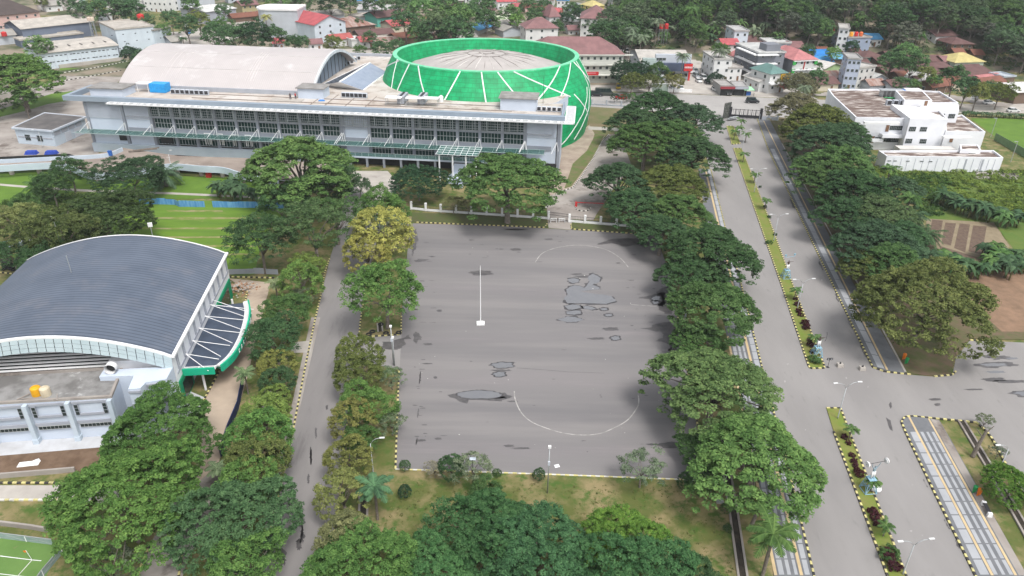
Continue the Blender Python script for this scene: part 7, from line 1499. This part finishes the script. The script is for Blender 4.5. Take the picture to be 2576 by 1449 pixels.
v = at(1659,238); r = root('billboard', v, 0, 'green billboard seen from behind at the street above the boulevard trees', 'billboard'); mb = MB(); mb.box((0, 0, 2.4), (6, .25, 3.2), 0, 0); mb.build('board', mat('board_back', (.20,.26,.22), (.3,.34,.3), .8), r); mb = MB(); mb.box((0, -.1, 4.05), (6.3, .3, .2)); mb.box((-3.05, -.1, 2.4), (.2, .3, 3.4)); mb.box((3.05, -.1, 2.4), (.2, .3, 3.4)); mb.build('frame', m_white, r)
v = at(2448,258); r = root('notice_board', v, 0, 'white notice board beside the far street', 'sign'); mb = MB(); mb.box((0, 0, 1.9), (2.8, .15, 2.2), 0, 0); mb.box((0, -.09, 2.2), (1.8, .03, .3), 0, 1); mb.box((-.2, -.09, 1.6), (1.4, .03, .25), 0, 1); mb.build('board', [m_white, m_grey], r); mb = MB(); mb.box((-1, .1, .5), (.12, .12, 1)); mb.box((1, .1, .5), (.12, .12, 1)); mb.build('post', m_metal, r)
v = at(1878,240); r = root('food_cart', v, .2, 'street cart under a light green awning with a blue drum', 'cart'); mb = MB(); mb.face([(-2, -1.6, 2.3), (2.2, -1.6, 2.2), (2.0, 1.5, 2.9), (-2.2, 1.5, 2.9)]); mb.build('awning', mat('lime_awning', (.35,.75,.40)), r); mb = MB(); mb.box((.4, 0, .75), (1.9, 1.0, 1.3)); mb.build('cart_body', m_bluep, r); mb = MB(); [mb.tube([(a_, b_, 0), (a_, b_, 2.4)], .05, 4) for a_ in (-1.8, 2) for b_ in (-1.3, 1.3)]; mb.build('posts', m_metal, r)
mb = MB(); [mb.box((G(px, py, 0).x, G(px, py, 0).y, .8), (.5, .5, 1.6)) for px, py in ((1896,245),)]; single(mb, 'stone_gatepost', m_concl, 'pale stone gatepost beside the street cart', 'gatepost')
# walls
def lowwall(pts, h, t, m_, label, name='wall'):
    c = [at(*p) for p in pts]; mb = MB()
    for a, b in zip(c, c[1:]): d = (b-a).normalized(); n_ = Vector((-d.y, d.x, 0))*t/2; mb.prism([tuple(a+n_), tuple(b+n_), tuple(b-n_), tuple(a-n_)], -1, h+max(a.z, b.z))
    return single(mb, name, m_, label, 'wall')
lowwall([(0,252),(70,236),(92,238)], 1.6, .3, m_concl, 'stained pale boundary wall at the left edge'); lowwall([(1635,230),(1740,233)], 1.2, .3, m_white, 'low white wall before the parked white cars'); lowwall([(2362,262),(2540,272)], .6, .3, m_concl, 'low kerb wall of the far street behind the football field')
lowwall([(0,1200+2),(120,1192),(190,1186)], .7, .25, m_conc, 'low dark retaining edge of the soil bank'); lowwall([(0,1322-2),(80,1330),(125,1338)], .6, .25, m_conc, 'low concrete edge above the football pitch'); lowwall([(150,172),(304,152),(304,151)], 1.3, .4, m_concl, 'stained retaining wall below the long pale blue warehouse')
lowwall([(2500,352),(2576,395),(2640,425)], 2.2, .08, mat('green_mesh', (.12,.2,.1), (.16,.25,.13), 1), 'green mesh fence along the football field', 'mesh_fence')
for i, (px, py, h) in enumerate(((2542,408,6),(2492,345,6))):
    v = G(px, py, 0); mb = MB(); mb.tube([v, v+Vector((0, 0, h))], .09, 6); mb.box((v.x-.4, v.y, h), (1.0, .25, .12)); single(mb, 'floodlight_pole', m_metal, ('pale floodlight pole by the corner of the football field', 'pale floodlight pole behind the white building\'s side wing')[i], 'pole')
# ---------------------------------------------------------------- vehicles
def lp(r_, secs, mi=None):
    mb = MB(); n = len(secs[0]); 
    for s in secs: mb.v += [tuple(p) for p in s]
    for i in range(len(secs)-1):
        for k in range(n): a = i*n+k; b = i*n+(k+1) % n; mb.f.append((a, b, b+n, a+n)); mb.m.append(0)
    mb.f.append(tuple(reversed(range(n)))); mb.m.append(0); mb.f.append(tuple(range((len(secs)-1)*n, len(secs)*n))); mb.m.append(0); return mb
def mk_vehicle(kind, L, W, Hh, hood, zc):
    w_ = W/2; y0, y1 = -L/2, L/2
    secs = [[(y, -w_*k, z0), (y, w_*k, z0), (y, w_*k, z1), (y, w_*k*.9, z1+.06), (y, -w_*k*.9, z1+.06), (y, -w_*k, z1)] for y, k, z0, z1 in ((y0, .82, .42, .72), (y0+.12, .95, .3, .82), (y0+.8, 1, .22, zc), (y1-hood, 1, .22, zc), (y1-.25, .95, .28, zc-.16), (y1, .8, .4, zc-.3))]
    body = lp(None, secs)
    a, b = y0+(.15 if kind != 'car' else .35), y1-hood+.1
    gl = lp(None, [[(x, -w_*k, z0), (x, w_*k, z0), (x, w_*kk, z1), (x, -w_*kk, z1)] for x, k, z0, kk, z1 in ((a, .92, zc+.02, .9, zc+.05), (a+.35, .95, zc, .78, Hh-.08), (b-.75, .95, zc, .78, Hh-.08), (b, .92, zc+.02, .9, zc+.05))])
    rf = MB(); rf.box(((a+b)/2-.15, 0, Hh-.03), ((b-a)-1.0, W*.78, .08)); 
    for s in (-1, 1): rf.box(((a+b)/2-.1, s*w_*.82, (zc+Hh)/2), (.12, .1, Hh-zc))
    whl = MB(); whl.tube([(0, -.12, 0), (0, .12, 0)], .34, 12, 0); whl.tube([(0, -.13, 0), (0, .13, 0)], .18, 8, 1)
    D_ = []
    for m_, mt, nm in ((body, m_paint, 'body'), (gl, m_glass, 'windows'), (rf, m_paint, 'roof'), (whl, [m_tyre, m_metal], 'wheel')):
        o = m_.build('tmp', mt); D_.append((nm, o.data)); o.data.name = nm; bpy.data.objects.remove(o)
    li = MB(); li.box((0, 0, 0), (.06, .3, .14)); o = li.build('tmp', m_white); hd = o.data; bpy.data.objects.remove(o); return D_, hd, L, W
VT = {'car': mk_vehicle('car', 4.4, 1.75, 1.5, 1.35, .88), 'van': mk_vehicle('van', 4.8, 1.85, 1.95, .9, 1.05), 'bus': mk_vehicle('bus', 7.0, 2.2, 2.7, .5, 1.3)}
def vehicle(kind, px, py, rot, col, label, cat='car', group=None):
    D_, hd, L, W = VT[kind]; v = at(px, py); v.z += .045; r = root({'car': 'parked_car', 'van': 'van', 'bus': 'minibus'}[kind], v, rot, label, cat, group)
    for nm, me in D_[:3]: o = inst(nm, me, r); o.color = (*col, 1)
    for sx in (-L*.31, L*.3):
        for sy in (-W*.44, W*.44): inst('wheel', D_[3][1], r, (sx, sy, .34))
    for sy in (-W*.34, W*.34): inst('headlight', hd, r, (L/2-.02, sy, .68))
    return r
CW, CK, CS, CRD = (.75,.75,.75), (.02,.02,.025), (.35,.37,.4), (.5,.02,.02)
vehicle('van', 1892, 259, -.02, CK, 'black car driving on the street beyond the gate'); vehicle('car', 1444, 243+3, .0, (.75,.5,.05), 'yellow cargo tricycle car under the trees', 'car') if False else None
vehicle('van', 1555, 222, 1.5, (.62,.42,.05), 'yellow van parked under the street trees', 'van'); vehicle('car', 1562, 249, 3.1, CRD, 'red car on the street behind the balustrade'); vehicle('van', 1500, 242, .03, CK, 'dark vehicle nearest the arena on the street'); vehicle('bus', 1518, 240, .03, (.06,.07,.06), 'dark green truck behind the first street tree', 'truck')
for x, y, c, k, l in ((1750,182,CS,'car','silver car nearest the showroom yard wall'),(1751,195,CS,'van','grey van behind the front parked row'),(1757,207,CW,'car','white car at the head of the yard row'),(1769,200,CW,'van','white van in the middle of the yard'),(1780,196,CW,'van','white van at the right of the yard'),(1779,210,CK,'car','dark car beside the yard gate'),(1735,182,CW,'bus','white box truck beside the showroom'),(1712,226,CW,'car','white car behind the low white wall, right one'),(1692,225,CS,'car','silver car behind the golden round tree'),
    (1672,222,CW,'van','white van behind the low white wall, middle one'),(1657,222,CW,'van','white van left of the middle one'),(1643,226,CS,'car','silver car at the left end of the low white wall'),(1665,208,CW,'bus','white truck before the showroom entrance'),(1798,228,CW,'car','white car left of the open garages')): vehicle(k, x, y, -1.45 if k != 'bus' else -1.5, c, l, 'car' if k == 'car' else ('van' if k == 'van' else 'truck'))
vehicle('van', 1829, 238, -1.5, (.05,.05,.05), 'dark van coming out of the open garage', 'van'); vehicle('bus', 1565, 128, 1.3, CW, 'white minibus by the wood behind the terrace building, right one', 'minibus'); vehicle('van', 1567, 142, 1.3, CW, 'white van near the wood behind the terrace building', 'van') if False else None
vehicle('van', 1580, 132, 1.3, CW, 'white van beside the white minibus at the wood', 'van'); vehicle('bus', 1530, 132, 1.5, CW, 'white minibus beside the terrace building', 'minibus'); vehicle('car', 2548, 282, 0, CW, 'white car on the far street behind the banana hedge'); vehicle('car', 2487, 262, 0, CW, 'white car parked beyond the far street at the notice board')
for x, y, c, k, l in ((470,68,CW,'car','white car in the car park behind the barrel roof, upper'),(480,85,(.1,.25,.5),'van','blue van in the car park behind the barrel roof'),(520,78,CW,'car','white car beside the grey hall'),(506,62,CW,'car','white car above the blue van'),(535,72,CS,'car','silver car beside the grey hall'),(1250,4,CW,'car','white car far off at the top edge'),(180,24,CW,'car','white car at the top left among trees'),(130,20,CS,'car','silver car beside the pink hall'),(452,100,CW,'car','white car near the small palm'),(190,42,CK,'car','dark car beside the billboard'),(262,60,CW,'car','white car left of the slim poles')): vehicle(k, x, y, random.uniform(0, 3), c, l, 'car' if k == 'car' else 'van')
# tanker
v = at(1773,178); r = root('tank_truck', v, 1.7, 'white tank truck parked behind the rows of cars', 'truck'); mb = MB(); mb.tube([(-3, 0, 1.9), (-2.9, 0, 1.9), (2.4, 0, 1.9), (2.5, 0, 1.9)], [.9, 1.15, 1.15, .9], 12); mb.build('tank', m_white, r); mb = MB(); mb.box((-4, 0, 1.5), (1.6, 2.2, 2.2), top=.9); mb.build('cab', m_white, r)
for x in (-4, -.5, 1.5):
    for y in (-1, 1): inst('wheel', VT['car'][0][3][1], r, (x, y, .45), (0, 0, 0), (1.3, 1.3, 1.3))
# ---------------------------------------------------------------- figures
def figure(name, P_, rot, joints, skin, parent=None, label=None, cat=None, sc=1.0, mats=None):
    """joints: {name: (pos, radius, parentname)} grown with the skin modifier into one continuous body"""
    me = bpy.data.meshes.new(name); nm = list(joints); V = [joints[k][0] for k in nm]; E = [(nm.index(joints[k][2]), i) for i, k in enumerate(nm) if joints[k][2]]
    me.from_pydata(V, E, []); o = bpy.data.objects.new(name, me); COL.objects.link(o); o.location = P_; o.rotation_euler = (0, 0, rot); o.scale = (sc,)*3
    m = o.modifiers.new('skin', 'SKIN'); 
    if not me.skin_vertices: 
        me.attributes
    for i, k in enumerate(nm): sv = me.skin_vertices[0].data[i]; sv.radius = (joints[k][1], joints[k][1]*.85); sv.use_root = (i == 0)
    m.branch_smoothing = .5; s = o.modifiers.new('sub', 'SUBSURF'); s.levels = 1; s.render_levels = 1; me.materials.append(skin)
    if parent: o.parent = parent
    if label: tag(o, label, cat)
    return o
def body(arms, hip=.95, lean=0):
    J = {'pelvis': ((0, 0, hip), .15, None), 'belly': ((lean*.3, 0, hip+.2), .14, 'pelvis'), 'chest': ((lean*.7, 0, hip+.42), .17, 'belly'), 'neck': ((lean, 0, hip+.58), .06, 'chest'), 'head': ((lean*1.1, 0, hip+.68), .095, 'neck'), 'crown': ((lean*1.15, 0, hip+.8), .09, 'head')}
    for s, n_ in ((1, 'l'), (-1, 'r')):
        J['hip'+n_] = ((0, s*.1, hip-.06), .1, 'pelvis'); J['knee'+n_] = ((.05, s*.14, hip-.47), .07, 'hip'+n_); J['ankle'+n_] = ((0, s*.15, .08), .045, 'knee'+n_); J['toe'+n_] = ((.16, s*.16, .04), .04, 'ankle'+n_)
        e, h = arms[0 if s > 0 else 1]; J['sh'+n_] = ((lean*.8, s*.19, hip+.48), .065, 'chest'); J['el'+n_] = (e, .045, 'sh'+n_); J['wr'+n_] = (h, .032, 'el'+n_)
        d = (Vector(h)-Vector(e)).normalized()*.14; J['ha'+n_] = (tuple(Vector(h)+d), .03, 'wr'+n_)
    return J
down = (((0, .27, 1.15), (.06, .3, .92)), ((0, -.27, 1.15), (.06, -.3, .92)))
m_skin = mat('skin', (.35,.2,.13), None, 3); m_hair = mat('hair', (.015,.012,.01), None, 5); m_br = mat('bronze_brown', (.07,.05,.045), (.1,.07,.06), 2, rough=.5)
def person(px, py, z, rot, shirt, label, trousers=(.04,.04,.06)):
    v = G(px, py, z); o = figure('person', v, rot, body(down), m_skin, None, label, 'person')
    c = MB(); zs = [(.86, .17), (1.0, .165), (1.2, .19), (1.42, .2), (1.5, .1)]; c.tube([(0, 0, a) for a, b in zs], [b for a, b in zs], 10); k = c.build('shirt', mat('cloth_%d' % int(shirt[0]*99+shirt[2]*9), shirt), o, smooth=True)
    c = MB(); [c.tube([(0, s*.1, .93), (.05, s*.14, .48), (0, s*.15, .1)], [.12, .09, .07], 8) for s in (-1, 1)]; c.build('trousers', mat('trouser_cloth', trousers), o, smooth=True)
    c = MB(); c.tube([(-.015, 0, 1.64), (-.02, 0, 1.74), (-.02, 0, 1.79)], [.11, .105, .05], 8); c.build('hair', m_hair, o, smooth=True); return o
person(731,250,14.55,-1.2,(.03,.03,.05),'person in dark clothes standing on the roof of the long building'); person(744,249,14.55,-1.9,(.5,.03,.04),'person in a red shirt standing on the roof of the long building')
person(2013,452,.13,2.0,(.55,.5,.38),'person in a light shirt at the edge of the right pavement',(.05,.04,.03))
def statue(px, py, label, kind, h=1.5):
    v = G(px, py, .13); r = root('statue', v, .1, label, 'statue'); mb = MB(); q = [(-.75, -.75), (.75, -.75), (.75, .75), (-.75, .75)]; t_ = [(x*.55, y*.55) for x, y in q]
    for k in range(4):
        a, b = q[k], q[(k+1) % 4]; c, d = t_[k], t_[(k+1) % 4]; mb.tube([(a[0], a[1], 0), (c[0], c[1], h)], .05, 5); mb.tube([(a[0], a[1], .05), (b[0], b[1], .05)], .05, 5); mb.tube([(c[0], c[1], h), (d[0], d[1], h)], .05, 5); mb.tube([(a[0], a[1], 0), (d[0], d[1], h)], .04, 5); mb.tube([(b[0], b[1], 0), (c[0], c[1], h)], .04, 5)
        mb.tube([((a[0]+c[0])/2, (a[1]+c[1])/2, h/2), ((b[0]+d[0])/2, (b[1]+d[1])/2, h/2)], .04, 5)
    mb.box((0, 0, h+.05), (.95, .95, .1)); mb.build('pedestal', mat('pale_blue_steel', (.22,.38,.48), (.28,.45,.55), 2), r)
    up = (((0, .42, 1.72), (.02, .5, 2.02)), ((0, -.42, 1.72), (.02, -.5, 2.02))); bow = (((-.02, .5, 1.42), (0, .8, 1.45)), ((0, -.42, 1.42), (.1, -.2, 1.48)))
    J = body(up if kind == 'lift' else bow)
    o = figure('athlete', (0, 0, h+.1), -1.4, J, m_br if kind != 'lift' else mat('statue_blue', (.25,.33,.38)), r, sc=1.15)
    c = MB(); [c.tube([(0, s*.1, .98), (.05, s*.14, .48), (0, s*.15, .08)], [.135, .1, .08], 8) for s in (-1, 1)]; c.build('trousers', m_white, o, smooth=True)
    if kind == 'lift':
        c = MB(); c.tube([(.02, -1.3, 2.2), (.02, 1.3, 2.2)], .03, 6); c.build('bar', m_dsteel, o)
        for s in (-1, 1): c = MB(); c.tube([(.02, s*1.18, 2.2), (.02, s*1.26, 2.2)], .34, 14); c.tube([(.02, s*1.06, 2.2), (.02, s*1.12, 2.2)], .27, 14); c.build('weight_plate', m_white, o)
    elif kind == 'bow':
        c = MB(); c.tube([(.1+.25*math.cos(t)-.25, .92, 1.45+.75*math.sin(t)) for t in np.linspace(-1.5, 1.5, 9)], .025, 5); c.build('bow', m_dsteel, o)
    else:
        c = MB(); c.tube([(.0, -.9, 2.4), (.0, .9, 2.4)], .03, 6); [c.box((0, s*.85, 2.75), (.1, .3, .3)) for s in (-1, 1)]; c.build('apparatus', mat('pale_blue_steel', (.22,.38,.48)), o)
    return r
statue(2053,893,'archer statue in white trousers on a pale blue frame','bow'); statue(2183,1233,'weightlifter statue holding a white barbell over the lower median','lift',1.9); statue(1976,698,'athlete statue on a pale blue frame in the middle of the upper median','other',1.6)
v = G(2180,1226,.13); mb = MB(); mb.tube([(v.x+.9, v.y-.3, .3), (v.x+.9, v.y-.3, .45)], .75, 10); single(mb, 'cloud_board', m_white, 'scalloped white disc at the foot of the weightlifter statue', 'ornament')
# pruned trunk
v = G(2447,1148,.1); r = root('bare_trunk', v, 0, 'bare grey pruned trunk leaning beside the drain at the right car park', 'tree'); mb = MB(); mb.tube([(0, 0, 0), (.3, .2, 2), (.7, .3, 4.2)], [.3, .22, .15], 8); mb.tube([(.5, .25, 3), (-.8, .3, 4.5)], [.1, .04], 5); mb.tube([(.6, .3, 3.6), (1.4, .3, 4.9)], [.1, .04], 5); mb.build('trunk', m_bark, r)
v = G(1885,1335,.1); r = root('bare_trunk', v, 0, 'dead leaning palm trunk beside the left pavement', 'tree'); mb = MB(); mb.tube([(0, 0, 0), (.5, .2, 3), (.9, .4, 5.6)], [.24, .2, .16], 8); mb.build('trunk', m_bark, r)
# floodlights behind the hall
for px, py, l in ((134,552,'white floodlight head among the trees behind the sports hall'),(378,568,'small white floodlight at the right of the dark clumpy tree')):
    v = G(px, py, 8); mb = MB(); mb.tube([(v.x, v.y, 0), (v.x, v.y, 8)], .08, 6); mb.box((v.x, v.y, 8.2), (.8, .3, .8), .4, 1); single(mb, 'floodlight', [m_metal, m_white], l, 'floodlight')
mb = MB(); v = G(118,668,0); mb.tube([(v.x, v.y, 0), (v.x, v.y, 5.4)], .07, 6); mb.box((v.x-.9, v.y, 5.4), (1.9, .25, .15), .1); single(mb, 'yard_lamp', m_white, 'white lamp arm sticking out behind the left edge of the hall roof', 'lamp')
v = G(45,627,0); mb = MB(); mb.box((v.x, v.y, 1.4), (5, 3.5, .12), .5); mb.box((v.x, v.y, .7), (4.6, 3.1, 1.4), .5, 1); single(mb, 'corrugated_shed', [mat('blue_white_sheet', (.35,.5,.62), (.6,.6,.6), .5, wave=(1.2, 'X', .4)), m_dark], 'little shed with a blue and white corrugated roof behind the sports hall', 'shed')
v = G(2525,672,0); mb = MB(); mb.box((v.x, v.y, 1.6), (3.4, 2.2, .1), -.1); mb.box((v.x, v.y, .8), (3, 1.8, 1.6), -.1, 1); single(mb, 'corrugated_shed', [m_lgrey, m_dark], 'little field hut with a pale sheet roof beside the bare earth', 'hut')

# ---------------------------------------------------------------- haze
mb = MB(); mb.box((100, 900, 34), (1640, 2240, 74)); hz = mb.build('haze', bpy.data.materials.new('haze_air')); hz.display_type = 'WIRE'; tag(hz, kind='stuff')
hm = hz.data.materials[0]; hm.use_nodes = True; hn = hm.node_tree; hn.nodes.clear(); pv = hn.nodes.new('ShaderNodeVolumePrincipled'); pv.inputs['Color'].default_value = (.92, .96, 1, 1); pv.inputs['Density'].default_value = .00013; ho = hn.nodes.new('ShaderNodeOutputMaterial'); hn.links.new(pv.outputs[0], ho.inputs['Volume'])

# labels of the town trees: each by the roof it stands nearest to
from collections import Counter, defaultdict
bpy.context.view_layer.update()
HS = [(o, proj(o.location)) for o in SC.objects if o.parent is None and o.get('category') in ('house', 'shed', 'warehouse', 'building', 'flats', 'hut', 'showroom', 'garage')]
used = Counter()
for o in [q for q in SC.objects if q.parent is None and q.get('group') == TW]:
    px, py, _ = proj(o.location); best = sorted(HS, key=lambda h: (h[1][0]-px)**2+((h[1][1]-py)*1.6)**2)
    for h, hp in best[:6]:
        l = h['label'].split(' with ')[0].split(' behind ')[0].split(' beside ')[0].split(' left of ')[0].split(' right of ')[0].split(' at the ')[0].split(' between ')[0].split(' in front ')[0]; side = 'left of the' if px < hp[0]-12 else ('right of the' if px > hp[0]+12 else ('behind the' if py < hp[1] else 'before the'))
        t = 'leafy tree '+side+' '+l
        if len(t.split()) <= 16 and not used[t]: break
    used[t] += 1; o['label'] = t if used[t] == 1 else t.replace('leafy tree', 'another leafy tree')
